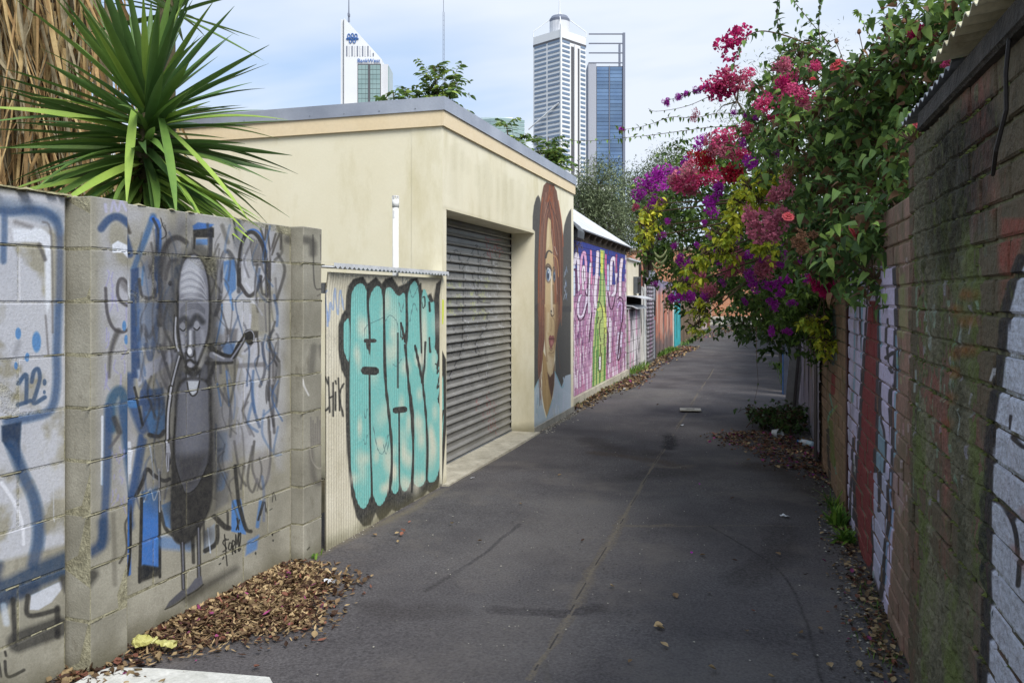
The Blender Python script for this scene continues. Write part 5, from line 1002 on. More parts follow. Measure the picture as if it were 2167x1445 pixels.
for p, w in [([(150, 110), (155, 400), (160, 520)], 10), ([(195, 100), (190, 300), (175, 560), (150, 900), (135, 1200), (120, 1440)], 16), ([(245, 220), (252, 400), (250, 700), (242, 1000), (240, 1300), (222, 1500)], 15), ([(345, 60), (352, 340), (350, 500), (340, 620)], 20), ([(300, 350), (300, 560), (330, 640)], 14), ([(290, 560), (350, 540), (345, 700), (325, 760), (330, 1000), (325, 1300), (300, 1445)], 22),
             ([(265, 690), (260, 860), (290, 980), (285, 1230), (262, 1380), (250, 1250)], 12), ([(120, 1000), (110, 1200), (95, 1445)], 14)]: J.stroke(p, w, (40, 42, 52), .93, 4)
for p in ([(357, 440), (355, 700), (345, 880), (345, 1100)], [(133, 110), (120, 800)], [(165, 100), (160, 560)], [(258, 300), (262, 500)], [(215, 1180), (225, 1250)]): J.stroke(p, 8, (110, 160, 180), .8, 4)
J.t(1760, 1000, 3.248)
J.poly([(280, 0), (390, 0), (385, 300), (370, 500), (340, 720), (320, 780), (290, 720), (285, 500)], (176, 176, 200), .97, 5)
J.poly([(170, 0), (290, 0), (275, 330), (255, 600), (240, 640), (205, 560), (170, 400), (165, 200)], (118, 34, 42), .98, 5); J.stroke([(325, 0), (328, 260)], 24, (38, 40, 48), .95, 5)
J.stroke([(400, 60), (390, 300), (370, 540), (340, 780), (330, 850)], 30, (36, 38, 46), .96, 6); J.stroke([(150, 0), (158, 200), (175, 450), (210, 620), (250, 690), (280, 560), (275, 400)], 16, (36, 38, 46), .95, 6); J.stroke([(250, 660), (290, 780), (330, 860)], 40, (50, 52, 56), .8, 14)
J.stroke([(412, 0), (408, 300), (385, 480), (360, 760)], 11, (130, 160, 196), .9, 5); J.poly([(430, 0), (485, 0), (480, 250), (455, 330), (430, 150)], (176, 150, 156), .5, 12); J.stroke([(280, 680), (270, 820)], 16, (150, 176, 180), .7, 8)
J.t(1760, 540, 2.58)
for i in range(34):
    x = random.choice([random.uniform(100, 128), random.uniform(360, 425), random.uniform(380, 430)]); y = random.uniform(0, 1400); J.stroke([(x, y), (x, y + random.uniform(20, 80))], random.uniform(4, 12), random.choice([(186, 172, 176), (150, 160, 110), (196, 180, 184), (110, 124, 90), (170, 130, 130)]), .5, 4)
J.poly([(365, 120), (430, 60), (440, 300), (400, 460), (365, 440)], (128, 138, 84), .6, 14, nz=.8)
Q = Canvas(RWf, -.02, 2.0, 0, 1.85, 260, 300); Q.t(1620, 560, 2.58)
for p, w, c in [([(372, 250), (375, 400), (370, 540)], 20, (40, 70, 74)), ([(380, 330), (388, 520)], 6, (100, 156, 150)), ([(372, 600), (370, 700)], 22, (130, 36, 44)), ([(350, 700), (366, 780), (345, 830), (350, 930), (370, 1060), (385, 1140)], 7, (84, 150, 130)), ([(388, 770), (350, 830)], 8, (120, 150, 90)), ([(355, 860), (365, 1000), (372, 1090)], 26, (96, 106, 48)), ([(338, 900), (345, 1100), (352, 1200)], 16, (34, 36, 38)), ([(290, 500), (280, 900)], 30, (110, 96, 70))]: Q.stroke(p, w, c, .9, 4)
m_rmort = mat('brick_mortar', (150, 142, 116), (112, 106, 84), ns=18, bump=.9, bs=70, fine=.3, stain=(5., .46, .62, (52, 56, 24), 8., 1., .8))
def brick_wall(t, wall, L, h, m, mm, y0=0, z0=0, start=.5, nmax=300, depth=.10, pr=.004, name='brick'):
    full = [chamfer(.230, depth, .076, .005, m, name, .0016) for _ in range(5)]; cache = {}
    n = int(h / .086)
    for c in range(n):
        s = -.12 if c % 2 else 0
        while s < L - .03:
            a, e = max(s, 0), min(s + .23, L)
            if e - a > .04:
                k = round(e - a, 3); me = random.choice(full) if k >= .229 else cache.setdefault(k, chamfer(k, depth, .076, .005, m, name, .0016))
                link(name, me, t, ((a + e) / 2, y0 - depth / 2 + random.uniform(-pr, pr), z0 + c * .086 + .043), rot=(random.uniform(-.02, .02), 0, random.uniform(-.012, .012)))
            s += .24
    MB().box(.002, L - .002, y0 - depth, y0 - .010, z0, z0 + n * .086).build('mortar', mm, t)
    return z0 + n * .086
# mossy store wall, nearest right
mw = thing('mossy_wall', 'mossy brick wall nearest on the right, part painted white with a thick black outline', 'wall', (RWn.A.x, RWn.A.y, 0), RWn.rz)
mkw = dict(rough=.95, ns=7, bump=1.0, bs=34, ov=.10, fine=.3, bdist=.02)
m_mb = mat('mossy_brick', (138, 88, 76), (104, 84, 72), cv=G, root=mw, wear=.4, stain=(3.2, .38, .52, (88, 84, 66), 9., .45, .85), moss=(9., .60, .68, (104, 112, 58), 9., .7, .6), **mkw)
m_mm = mat('mossy_mortar', (124, 118, 94), (88, 92, 56), ns=14, bump=1, bs=60, fine=.35, cv=G, root=mw, wear=.9)
brick_wall(mw, RWn, 2.36, 1.98, m_mb, m_mm)
for z in range(23): pass
# moss cushions on joints
mb = MB(); random.seed(31)
for i in range(620):
    s = random.uniform(.9, 2.36); zc = random.randrange(1, 23) * .086 + random.gauss(0, .004) if random.random() < .75 else random.uniform(.02, 1.9)
    if s < 1.25 and random.random() < .8: continue
    r = random.uniform(.004, .010); k = 5
    ps = [(s + r * 1.6 * math.cos(q * 6.283 / k), -.006, zc + r * .8 * math.sin(q * 6.283 / k)) for q in range(k)]
    mb.add(ps + [(s, r * .6, zc - r * .2)], [(q, (q + 1) % k, k) for q in range(k)])
m_moss = mat('moss', (110, 118, 60), (76, 80, 44), rough=1, ns=12, bump=.9, bs=120, isl=.35)
stuff(mb.build('moss', m_moss, mw))
# weathered crust of old render, moss and soot clinging to the bricks
from mathutils import noise as mn
nx, nz_ = 150, 300; vs = []
for j in range(nz_ + 1):
    z = .01 + 1.95 * j / nz_
    for i in range(nx + 1):
        s = 1.22 + 1.06 * i / nx; q = Vector((s * 3.2, z * 2.2, .3)); e_ = mn.fractal(q, .9, 2.1, 5); f_ = mn.fractal(Vector((s * 34, z * 20, 5)), .8, 2.0, 4)
        ed = min((s - 1.30) * 6, (2.24 - s) * 12, 1.0); vs.append((s, -.002 + .016 * (e_ * 1.2 + .38) + .009 * f_ + .012 * (ed - 1) + (-.006 if abs((z / .086) % 1 - .5) > .44 else 0), z))
mb = MB(); mb.add(vs, [(j * (nx + 1) + i, j * (nx + 1) + i + 1, (j + 1) * (nx + 1) + i + 1, (j + 1) * (nx + 1) + i) for j in range(nz_) for i in range(nx)])
m_cr = mat('wall_crust', (122, 116, 96), (78, 76, 60), cv=G, root=mw, wear=.5, rough=1, ns=5, bump=1, bs=70, fine=.35, bdist=.012, nsz=.5, stain=(4., .48, .60, (96, 106, 56), 9., .4, .8), moss=(6., .58, .68, (52, 46, 40), 9., .3, .8))
stuff(mb.build('crust', m_cr, mw, smooth=False, recalc=False))
m_tar = mat('charred_beam', (78, 72, 66), (40, 37, 34), rough=.8, ns=10, bump=1, bs=45, nsz=1, bdist=.02)
link('beam', chamfer(2.04, .12, .066, .006, m_tar, 'beam', .004), mw, (1.045, -.038, 2.004))
# iron roof above the wall: two overlapping sheets whose cut ends face the alley
m_rfp = mat('cream_iron', (214, 208, 178), (186, 180, 150), rough=.6, ns=4, bump=.15, stain=(4., .55, .7, (130, 116, 90), 8., 1., .7))
def eave(parent, s0, s1, y0, y1, z0, z1, pitch, amp, m, name):
    n = int((s1 - s0) / pitch * 8); S = [s0 + (s1 - s0) * i / n for i in range(n + 1)]; mb = MB()
    w = [amp / 2 * math.cos(2 * math.pi * (s - s0) / pitch) for s in S]
    for t in (0, .004):
        mb.add([(s, y0, z0 + a + t) for s, a in zip(S, w)] + [(s, y1, z1 + a + t) for s, a in zip(S, w)], [(i, i + 1, n + 2 + i, n + 1 + i) for i in range(n)])
    mb.add([(s, y0, z0 + a) for s, a in zip(S, w)] + [(s, y0, z0 + a + .004) for s, a in zip(S, w)], [(i, i + 1, n + 2 + i, n + 1 + i) for i in range(n)])
    return mb.build(name, m, parent, recalc=False)
eave(mw, .25, 1.56, .07, -1.6, 2.068, 2.34, .076, .019, m_rfp, 'roof_sheet')
eave(mw, 1.50, 2.34, .03, -1.6, 2.048, 2.32, .076, .017, m_galvd, 'roof_sheet')
mb = MB(); mb.tube([(1.02, .01, 2.02), (1.015, .022, 1.9), (1.02, .02, 1.82), (1.06, .03, 1.74), (1.16, .012, 1.70)], .005, 5); mb.build('hanging_strap', m_dark, mw)
MB().box(.02, 2.34, -1.7, -.11, 0, 1.95).build('inner_wall', m_brnr, mw)
# painted brick wall
pw_ = thing('painted_brick_wall', 'brick wall painted lavender and dark red with black outlines, beyond the mossy wall', 'wall', (RWm.A.x, RWm.A.y, 0), RWm.rz)
m_pb = mat('painted_brick', (146, 112, 98), (114, 98, 84), cv=J, root=pw_, wear=.3, rough=.8, ns=5, bump=.6, bs=50, ov=.12, fine=.2, stain=(3., .48, .62, (92, 86, 62), 8., .7, .75))
m_pm = mat('painted_mortar', (150, 128, 104), (110, 96, 76), ns=15, bump=.8, cv=J, root=pw_, wear=.6)
brick_wall(pw_, RWm, 2.24, 1.81, m_pb, m_pm, pr=.005)
st = thing('steel_column', 'dark reddish brown steel column standing between two painted brick walls', 'column', (.54, 5.62, 0), R(90))
m_rust = mat('rust_brown_steel', (78, 42, 36), (54, 32, 28), rough=.6, ns=8, bump=.2, metal=.1)
MB().box(0, .09, -.0, .010, 0, 1.92).build('flange', m_rust, st); MB().box(.04, .05, -.10, 0, 0, 1.92).build('web', m_rust, st); MB().box(0, .09, -.11, -.10, 0, 1.92).build('flange', m_rust, st)
fbk = thing('painted_brick_wall', 'bare red brick wall with olive and teal paint, just beyond the steel column', 'wall', (RWf.A.x, RWf.A.y, 0), RWf.rz)
m_fb2 = mat('far_painted_brick', (148, 116, 92), (120, 98, 78), cv=Q, root=fbk, wear=.25, rough=.85, ns=5, bump=.6, bs=50, ov=.14, fine=.2, stain=(2.5, .5, .66, (108, 98, 62), 8., .6, .7))
brick_wall(fbk, RWf, 1.98, 1.78, m_fb2, m_rmort)
# further right: corrugated painted sheets, boards, blue post
def rseg(name, label, cat, v, u=.49, group=None): return thing(name, label, cat, (u, v, 0), R(90), group)
gsh = rseg('iron_fence', 'grey and mauve streaked sheet fence under the hanging creeper on the right', 'fence', 7.8, .515)
cg = strip_canvas(Wall((.49, 7.8), (.49, 13)), 0, 4.6, 1.75, [(150, 148, 166), (96, 92, 104), (176, 170, 180), (120, 116, 80), (60, 62, 70), (170, 140, 120)], 90, 41, bgc=(140, 136, 148))
m_gs = mat('mauve_iron', (140, 136, 148), cv=cg, root=gsh, rough=.7, wear=.3, bump=.3)
for i in range(5): o = corrug(i * .9 + .004, i * .9 + .896, 0, 1.7, .02, .076, nz=3, k=6); o.v = [(x, -y, z) for x, y, z in o.v]; o.build('sheet', m_gs, gsh, smooth=True, recalc=False)
bl = rseg('timber_post', 'dark post with bright blue painted foot on the right of the alley', 'post', 12.7, .40)
cbp = Canvas(Wall((.40, 12.7), (.40, 13.7)), 0, .4, 0, 1.8, 50, 100); cbp.rgb[:] = np.array((56, 118, 186)) / 255.; cbp.a[:] = (cbp.Z < .62).astype(np.float32)
m_bp = mat('blue_post', (52, 60, 76), (40, 44, 56), cv=cbp, root=bl, wear=.1); link('shaft', chamfer(.30, .14, 1.75, .01, m_bp, 'shaft'), bl, (.15, .0, .875)); MB().box(.14, .145, .072, .078, .0, 1.7).build('edge_strip', m_oldw, bl)
random.seed(51)
rb = rseg('board_fence', 'weathered dark board fence on the right, deep in the shade of the creeper', 'fence', 13.2, .46)
m_rb = mat('shade_boards', (96, 92, 84), (66, 62, 58), ns=4, ov=.3, bump=.4)
for i in range(44): hh = 1.7 + random.uniform(-.05, .05); link('plank', chamfer(.17, .02, hh, .003, m_rb, 'plank'), rb, (.09 + i * .18, random.uniform(-.01, .01), hh / 2))
MB().box(0, 7.9, -.05, -.02, 1.3, 1.38).build('rail', m_oldw, rb)
rr_ = rseg('rendered_wall', 'long pale rendered wall on the right towards the street', 'wall', 21.3, .5); MB().box(0, 23, -.2, 0, 0, 1.7).build('wall_body', m_brnr, rr_); MB().box(0, 23, -.22, .02, 1.7, 1.76).build('coping', m_conc, rr_)
# leaning plank
lp = thing('leaning_board', 'grey board leaning against the right wall above the heap of cuttings', 'board', tuple(gnd(1672, 868)))
a = gnd(1674, 868); b2 = Vector((.48, a.y + .25, .92)); MB().bar(a + Vector((0, 0, .01)), b2, .02, .16, up=Vector((1, 0, 0))).build('face_board', mat('grey_board', (134, 132, 130), (108, 106, 104), ns=6), lp, world=True)
MB().bar(a + Vector((.03, -.06, .01)), b2 + Vector((.02, -.06, 0)), .03, .02).build('edge_batten', m_dark, lp, world=True)
gp = rseg('metal_panel', 'narrow dark grey metal panel standing against the right wall by the rubbish', 'panel', 7.42, .485); link('face_sheet', chamfer(.34, .008, 1.35, .002, m_dark, 'face_sheet'), gp, (.17, .02, .675)); MB().box(0, .34, .028, .034, 1.30, 1.35).build('top_lip', m_dark, gp)
# ================================================================ LEAVES
def tri_template(w=.5, curl=.12, fold=.12, n=3, heart=.0):
    # midrib points and edge points; y from 0 to 1
    vs = [(0, 0, 0)]; fs = []
    ys = [(i + 1) / (n + 1) for i in range(n)]
    for y in ys:
        ww = w * .5 * math.sin(math.pi * min(1, (y + heart) / (1 + heart)) ** .8) ** .9
        z = -curl * y * y; vs += [(-ww, y - heart * .3 * (1 - y), z + fold * ww * 2), (0, y, z), (ww, y - heart * .3 * (1 - y), z + fold * ww * 2)]
    vs.append((0, 1, -curl * 1.2)); last = len(vs) - 1
    fs += [(0, 2, 1), (0, 3, 2)]
    for i in range(n - 1):
        a = 1 + i * 3; fs += [(a, a + 1, a + 4, a + 3), (a + 1, a + 2, a + 5, a + 4)]
    a = 1 + (n - 1) * 3; fs += [(a, a + 1, last), (a + 1, a + 2, last)]
    return np.array(vs, float), fs
def orient(d, up, roll):
    d = d / np.linalg.norm(d, axis=1, keepdims=True); x = np.cross(d, up); x /= np.maximum(np.linalg.norm(x, axis=1, keepdims=True), 1e-6); z = np.cross(x, d)
    c, s = np.cos(roll)[:, None], np.sin(roll)[:, None]; return x * c + z * s, d, z * c - x * s
def leaf_cloud(name, P, D, S, tmpl, mats, parent=None, mi=None, roll=.6, kind=True):
    vs, fs = tmpl; n = len(P); X, Y, Z = orient(D, np.tile([0, 0, 1.], (n, 1)) + rng.normal(0, .05, (n, 3)), rng.normal(0, roll, n))
    S = S[:, None, None]
    V = P[:, None] + S * (X[:, None] * vs[None, :, 0:1] + Y[:, None] * vs[None, :, 1:2] + Z[:, None] * vs[None, :, 2:3])
    m = len(vs); nf = len(fs); lt = np.array([len(f) for f in fs]); fl_ = np.concatenate([np.array(f) for f in fs])
    if parent is not None: V = V - np.array(parent.location)
    me = bpy.data.meshes.new(name); me.vertices.add(n * m); me.vertices.foreach_set('co', V.reshape(-1).astype(np.float32))
    loops = (fl_[None] + (np.arange(n) * m)[:, None]).ravel(); me.loops.add(len(loops)); me.loops.foreach_set('vertex_index', loops.astype(np.int32))
    LT = np.tile(lt, n); me.polygons.add(len(LT)); me.polygons.foreach_set('loop_start', np.concatenate([[0], np.cumsum(LT)[:-1]]).astype(np.int32)); me.polygons.foreach_set('loop_total', LT.astype(np.int32))
    for q in (mats if isinstance(mats, (list, tuple)) else [mats]): me.materials.append(q)
    if mi is not None: me.polygons.foreach_set('material_index', np.repeat(mi, nf).astype(np.int32))
    me.update(calc_edges=True); me.validate(); o = link(name, me, parent)
    if kind: o['kind'] = 'stuff'
    return o
def lm(name, c1, c2, trans=.28, isl=.32, rough=.55, spec=.22, ov=0): return mat(name, c1, c2, rough=rough, ns=2.2, bump=0, fine=.06, bs=30, isl=isl, trans=trans, spec=spec, ov=ov)
def unit(n):
    v = rng.normal(0, 1, (n, 3)); return v / np.linalg.norm(v, axis=1, keepdims=True)
def blob(x, y, rx, ry, d, dd, n, shell=.35):
    """points in an ellipsoid whose centre and half sizes are read from the photograph at depth d"""
    c = np.array(at(x, y, d)); u = unit(n); r = (rng.random(n) * (1 - shell) + shell) ** .6
    q = u * r[:, None]; ax, az, ay = rx / F * d, ry / F * d, dd
    right = np.array([CS, SN, 0]); fwd = np.array([-SN, CS, 0])
    return c + right * (q[:, 0] * ax)[:, None] + fwd * (q[:, 1] * ay)[:, None] + np.array([0, 0, 1.]) * (q[:, 2] * az)[:, None]
def one_leaf_mesh(name, tmpl, m):
    me = bpy.data.meshes.new(name); me.from_pydata([tuple(v) for v in tmpl[0]], [], tmpl[1]); me.materials.append(m); me.update(); return me
def put_leaf(name, me, p, d, size, parent, roll=.5):
    d = Vector(d).normalized(); x = d.cross(Vector((0, 0, 1)));
    if x.length < .05: x = Vector((1, 0, 0))
    x.normalize(); z = x.cross(d); M_ = Matrix((x, d, z)).transposed().to_4x4() @ Matrix.Rotation(random.gauss(0, roll), 4, 'Y')
    o = link(name, me, parent); o.rotation_euler = M_.to_euler(); o.location = Vector(p) - parent.location; o.scale = (size,) * 3; return o

# ---------------------------------------------------------------- dead palm on the far left
pc = at(62, 300, 6.3); pt = thing('palm_tree', 'palm trunk hidden under a skirt of hanging dead tan fronds, far left', 'palm tree', (pc.x, pc.y, 0))
m_pal = mat('palm_bark', (110, 84, 56), (70, 52, 36), ns=9, bump=1, bs=30)
m_dl = [mat('dead_frond_' + k, a, b_, rough=.75, ns=7, bump=.3, bs=50, trans=.12, ov=.3) for k, a, b_ in (('straw', (196, 172, 124), (156, 130, 86)), ('tan', (160, 132, 90), (112, 88, 58)), ('grey', (150, 140, 116), (104, 94, 72)))]
mb = MB(); mb.tube([(pc.x, pc.y, 0), (pc.x, pc.y, 4.6)], [.24, .20], 12); mb.build('trunk', m_pal, pt, world=True)
random.seed(77)
def strip(base, L, w, lean, curv):
    mb = MB(); n = 6; vs = []; ph = random.uniform(0, 3); q = random.uniform(0, 3.14)
    for i in range(n + 1):
        t = i / n; x = lean[0] * t + curv * math.sin(t * 3 + ph) * .05; y = lean[1] * t; z = -L * t; ww = w * (1 - t * .75) * .5
        cx, cy = math.cos(q + t * .8) * ww, math.sin(q + t * .8) * ww
        vs += [(x - cx, y - cy, z), (x + cy * .35, y - cx * .35, z), (x + cx, y + cy, z)]
    mb.add(vs, [(i * 3 + k, i * 3 + k + 1, i * 3 + 4 + k, i * 3 + 3 + k) for i in range(n) for k in (0, 1)]); return mb
protos = [strip(None, 1.0, .032, (random.uniform(-.15, .15), random.uniform(-.1, .1)), random.uniform(-1, 1)).mesh('dead_leaf', [m_dl[i % 3]], smooth=True) for i in range(15)]
EX = [MB(), MB(), MB()]
for i in range(900):
    a = random.uniform(-math.pi, math.pi); r = random.uniform(.22, .50) * (1 if math.cos(a) > -.5 else .8); z = random.uniform(1.9, 4.3) if i < 200 else random.uniform(2.6, 4.2)
    L = min(random.uniform(.7, 1.7), z - 1.45)
    if L < .3: continue
    if i >= 200: r = random.uniform(.45, .66)
    if i >= 285:
        if i < 620: r = random.uniform(.22, .5)
        else: r = random.uniform(.4, .64); z = random.uniform(2.5, 4.2); L = random.uniform(.5, 1.3)
        q = strip(None, L, random.uniform(.02, .045), (random.gauss(0, .18) * L + (.12 * L if i > 620 and math.cos(a) > 0 else 0), random.gauss(0, .18) * L), random.uniform(-3, 3)); EX[i % 3].add([(x + r * math.cos(a), y + r * math.sin(a), zz + z) for x, y, zz in q.v], q.f); continue
    link('dead_leaf', random.choice(protos), pt, (r * math.cos(a), r * math.sin(a), z), rot=(random.gauss(0, .15), random.gauss(0, .15) - (.14 if i >= 200 and math.cos(a) > 0 else 0), a + random.gauss(0, .5)), scale=(random.uniform(.8, 1.7), 1, L))
for q in range(3): EX[q].build('frond_skirt', m_dl[q], pt, smooth=True, recalc=False)['kind'] = 'stuff'
# ---------------------------------------------------------------- yucca
yc = at(312, 300, 4.45); yt = thing('yucca', 'large green spiky yucca leaning over the block wall', 'yucca', (yc.x, yc.y, 0))
m_yt = mat('yucca_trunk', (92, 84, 60), (58, 54, 38), ns=9, bump=.8, bs=30)
m_yl = [lm('yucca_leaf_' + k, a, b_, trans=.15, isl=0, rough=.5, spec=.3, ov=.25) for k, a, b_ in (('deep', (92, 120, 62), (68, 98, 52)), ('mid', (118, 146, 70), (90, 122, 58)), ('bright', (150, 172, 80), (118, 148, 66)))]
h0 = at(300, 420, 4.45); h1 = at(312, 215, 4.45); h2 = at(330, 100, 4.5)
MB().tube([(yc.x - .03, yc.y, 0), (h0.x, h0.y, h0.z), (h1.x, h1.y, h1.z - .03)], [.07, .05, .035], 9).build('trunk', m_yt, yt, world=True, smooth=True)
bk2 = at(352, 60, 4.9); MB().tube([(yc.x + .1, yc.y + .35, 0), (bk2.x, bk2.y, 1.8), (bk2.x, bk2.y, bk2.z + .5)], [.07, .055, .05], 9).build('trunk', m_yt, yt, world=True, smooth=True)
def yleaf(droop, w=.055, fold=.35, n=9):
    mb = MB(); vs = []
    for i in range(n + 1):
        t = i / n; y = t; z = -droop * t ** 2.2; ww = w * (.62 + 1.1 * t - 1.75 * t ** 2.3 if t < .95 else .02) * .5
        ww = max(ww, .0015); vs += [(-ww, y, z + fold * ww), (0, y, z - fold * ww * .4), (ww, y, z + fold * ww)]
    mb.add(vs, [(i * 3 + k, i * 3 + k + 1, i * 3 + 4 + k, i * 3 + 3 + k) for i in range(n) for k in (0, 1)]); return mb
ylm = [[yleaf(dr, w=random.uniform(.062, .080)).mesh('leaf', [m_yl[mi]], smooth=True) for dr in (.02, .08, .2, .38)] for mi in range(3)]
random.seed(5)
for i in range(245):
    t = (i / 245.) ** .85                                      # 0 bottom .. 1 crown
    p = h0.lerp(h1, t * 1.0); az = i * 2.39996 + random.gauss(0, .25)
    el = R(-38 + 62 * t + (50 * max(0, t - .72) / .28)) + random.gauss(0, .14)
    d_ = Vector((math.cos(az) * math.cos(el), math.sin(az) * math.cos(el), math.sin(el)))
    if i < 60 and d_.z < -.62: d_.z = -.45
    L = random.uniform(.62, .80) * (1.0 if t < .9 else .92)
    k = 3 if t < .2 else (2 if t < .5 else (1 if t < .8 else 0)); k = max(0, min(3, k + random.choice([-1, 0, 0, 1])))
    put_leaf('leaf', ylm[random.choices([0, 1, 2], [.5, .35, .15] if t > .35 else [.35, .4, .25])[0]][k], p, d_, L, yt, roll=.35)
for i in range(30):                                            # second crown behind
    az = i * 2.39996; el = R(random.uniform(-20, 75)); d_ = Vector((math.cos(az) * math.cos(el), math.sin(az) * math.cos(el), math.sin(el)))
    put_leaf('leaf', ylm[random.choice([0, 0, 1])][random.choice([0, 1])], at(372, 30, 4.9), d_, random.uniform(.45, .6), yt)
dead = yleaf(.5, w=.05).mesh('dead_leaf', [m_dl[1]], smooth=True)
for i in range(16):
    az = i * 2.4; put_leaf('dead_leaf', dead, h0.lerp(h1, random.uniform(0, .55)), (math.cos(az) * .5, math.sin(az) * .5, -.8), random.uniform(.3, .5), yt)
# leaves spilling over the top of the wall
for x0, y0, x1, y1 in [(330, 330, 455, 480), (350, 350, 530, 470), (340, 360, 560, 462), (330, 380, 540, 488), (345, 370, 575, 455), (330, 360, 500, 440), (340, 250, 385, 440), (285, 232, 262, 415), (345, 265, 540, 445), (320, 390, 480, 486), (335, 395, 520, 492)]:
    a, b_ = at(x0, y0, 4.25), at(x1, y1, 3.95 if x1 > 400 else 3.75)
    if x1 < 300: a, b_ = at(x0, y0, 4.2), at(x1, y1, 3.72)
    put_leaf('leaf', ylm[random.choice([1, 2, 2])][1], a, b_ - a, (b_ - a).length, yt, roll=.2)
# ---------------------------------------------------------------- shrubs behind the garage: compound leaves
m_gl = [lm('young_leaf_' + k, a, b_) for k, a, b_ in (('mid', (100, 126, 64), (74, 100, 50)), ('light', (154, 172, 82), (120, 142, 64)))]
m_twig = mat('twig', (92, 78, 58), (64, 52, 40), bump=.3)
def sprig_tree(name, label, base, tops, n, ll=.10, group=None):
    t = thing(name, label, 'tree', (base.x, base.y, 0), group=group); mb = MB(); P, D, S, Mi = [], [], [], []
    jn = Vector((base.x, base.y, min(q.z for q in tops) - .5)); mb.tube([(base.x, base.y, 0), jn], [.05, .035], 6)
    for tp in tops:
        mid = jn.lerp(tp, .5) + Vector((0, 0, .1)); mb.tube([jn, mid, tp], [.025, .016, .005], 5)
        for k in range(n):                                    # fronds
            s = tp.lerp(jn, random.uniform(0, .55)) + Vector((random.gauss(0, .04), random.gauss(0, .04), random.gauss(0, .04)))
            az = random.uniform(0, 6.28); el = random.uniform(.1, 1.2); L = random.uniform(.16, .36); dv = Vector((math.cos(az) * math.cos(el), math.sin(az) * math.cos(el), math.sin(el)))
            pts = [s + dv * L * q + Vector((0, 0, -.35 * L * q * q)) for q in (0, .33, .66, 1)]; mb.tube(pts, .003, 3)
            for q in range(9):
                f = q / 8; c = s + dv * L * (.2 + .8 * f) + Vector((0, 0, -.35 * L * (.2 + .8 * f) ** 2)); sd = Vector((-dv.y, dv.x, 0)).normalized() * (1 if q % 2 else -1)
                P.append(c); D.append(sd * .9 + dv * .5 + Vector((0, 0, -.35))); S.append(random.uniform(.7, 1.15) * ll); Mi.append(1 if random.random() < .3 else 0)
    mb.build('branches', m_twig, t, world=True); leaf_cloud('crown', np.array(P), np.array(D), np.array(S), tri_template(.38, .2, .15, 3), m_gl, t, np.array(Mi)); return t
random.seed(8)
sg = 'self sown trees behind the garage'
sprig_tree('young_tree', 'tallest leafy sprig rising behind the garage roof corner', at(930, 400, 9.6), [at(918, 140, 9.6), at(965, 175, 9.6), at(902, 185, 9.7), at(945, 200, 9.5), at(925, 175, 9.5)], 16, group=sg)
sprig_tree('young_tree', 'low leafy tuft over the garage roof, right of the wedge topped tower', at(840, 400, 9.8), [at(832, 196, 9.8), at(868, 204, 9.8)], 15, group=sg)
sprig_tree('young_tree', 'small leafy sprig behind the middle of the sloping roofline', at(1080, 500, 12), [at(1072, 266, 12), at(1092, 290, 12)], 14, ll=.12, group=sg)
sprig_tree('young_tree', 'leafy sprig behind the low end of the garage roof, before the banded tower', at(1160, 500, 12.5), [at(1160, 290, 12.5), at(1186, 325, 12.5), at(1135, 310, 12.5), at(1165, 330, 12.5)], 16, ll=.12, group=sg)
# ---------------------------------------------------------------- grey green trees beyond the shed
m_ol = [lm('olive_leaf_' + k, a, b_, trans=.15) for k, a, b_ in (('dull', (98, 110, 78), (74, 86, 60)), ('pale', (138, 148, 114), (108, 120, 90)))]
m_bark = mat('bark', (98, 84, 68), (64, 56, 46), ns=8, bump=.9)
def crown_tree(label, base, blobs, n, size, mats, tm, group, droop=.2, z0=None):
    t = thing('leafy_tree', label, 'tree', (base.x, base.y, 0), group=group); mb = MB(); P = []
    lo = min(at(b_[0], b_[1], b_[4]).z for b_ in blobs); jn = Vector((base.x, base.y, max(.6, lo * .5))); mb.tube([(base.x, base.y, 0), jn], [.16, .12], 8)
    for b_ in blobs:
        c = at(b_[0], b_[1], b_[4]); mb.tube([jn, jn.lerp(c, .5) + Vector((random.gauss(0, .2), random.gauss(0, .2), .2)), c], [.08, .05, .02], 6)
        for _ in range(5): e_ = Vector(blob(*b_[:6], 1, .8)[0]); mb.tube([c, c.lerp(e_, .6) + Vector((0, 0, .08)), e_], [.02, .012, .005], 4)
        w = b_[2] * b_[3]; k = int(n * w / sum(q[2] * q[3] for q in blobs))
        tw = blob(*b_[:6], max(8, k // 14), .45); idx = rng.integers(0, len(tw), k); P.append(tw[idx] + rng.normal(0, size * 1.6, (k, 3)))
    P = np.concatenate(P); m = len(P); D = unit(m) + np.array([0, 0, droop]); S = rng.uniform(.6, 1.15, m) * size
    mb.build('trunk', m_bark, t, world=True); leaf_cloud('crown', P, D, S, tm, mats, t, rng.integers(0, len(mats), m)); return t
tg = 'grey green trees beyond the mural shed'
crown_tree('wispy grey green tree beyond the white roofed shed, at the foot of the towers', at(1270, 600, 19), [(1265, 395, 45, 50, 19, 1, 0), (1250, 450, 40, 40, 19, 1), (1290, 470, 55, 45, 19, 1.2), (1235, 430, 30, 40, 19, .8)], 14000, .09, m_ol, tri_template(.26, .1, .1, 2), tg, .5)
crown_tree('denser grey green tree beside the left edge of the flowering vine', at(1370, 600, 22), [(1340, 420, 50, 55, 22, 1.4), (1385, 400, 55, 60, 22, 1.4), (1340, 490, 60, 50, 22, 1.4), (1400, 480, 60, 60, 22, 1.6), (1420, 350, 36, 40, 22, 1)], 22000, .095, m_ol, tri_template(.26, .1, .1, 2), tg, .5)
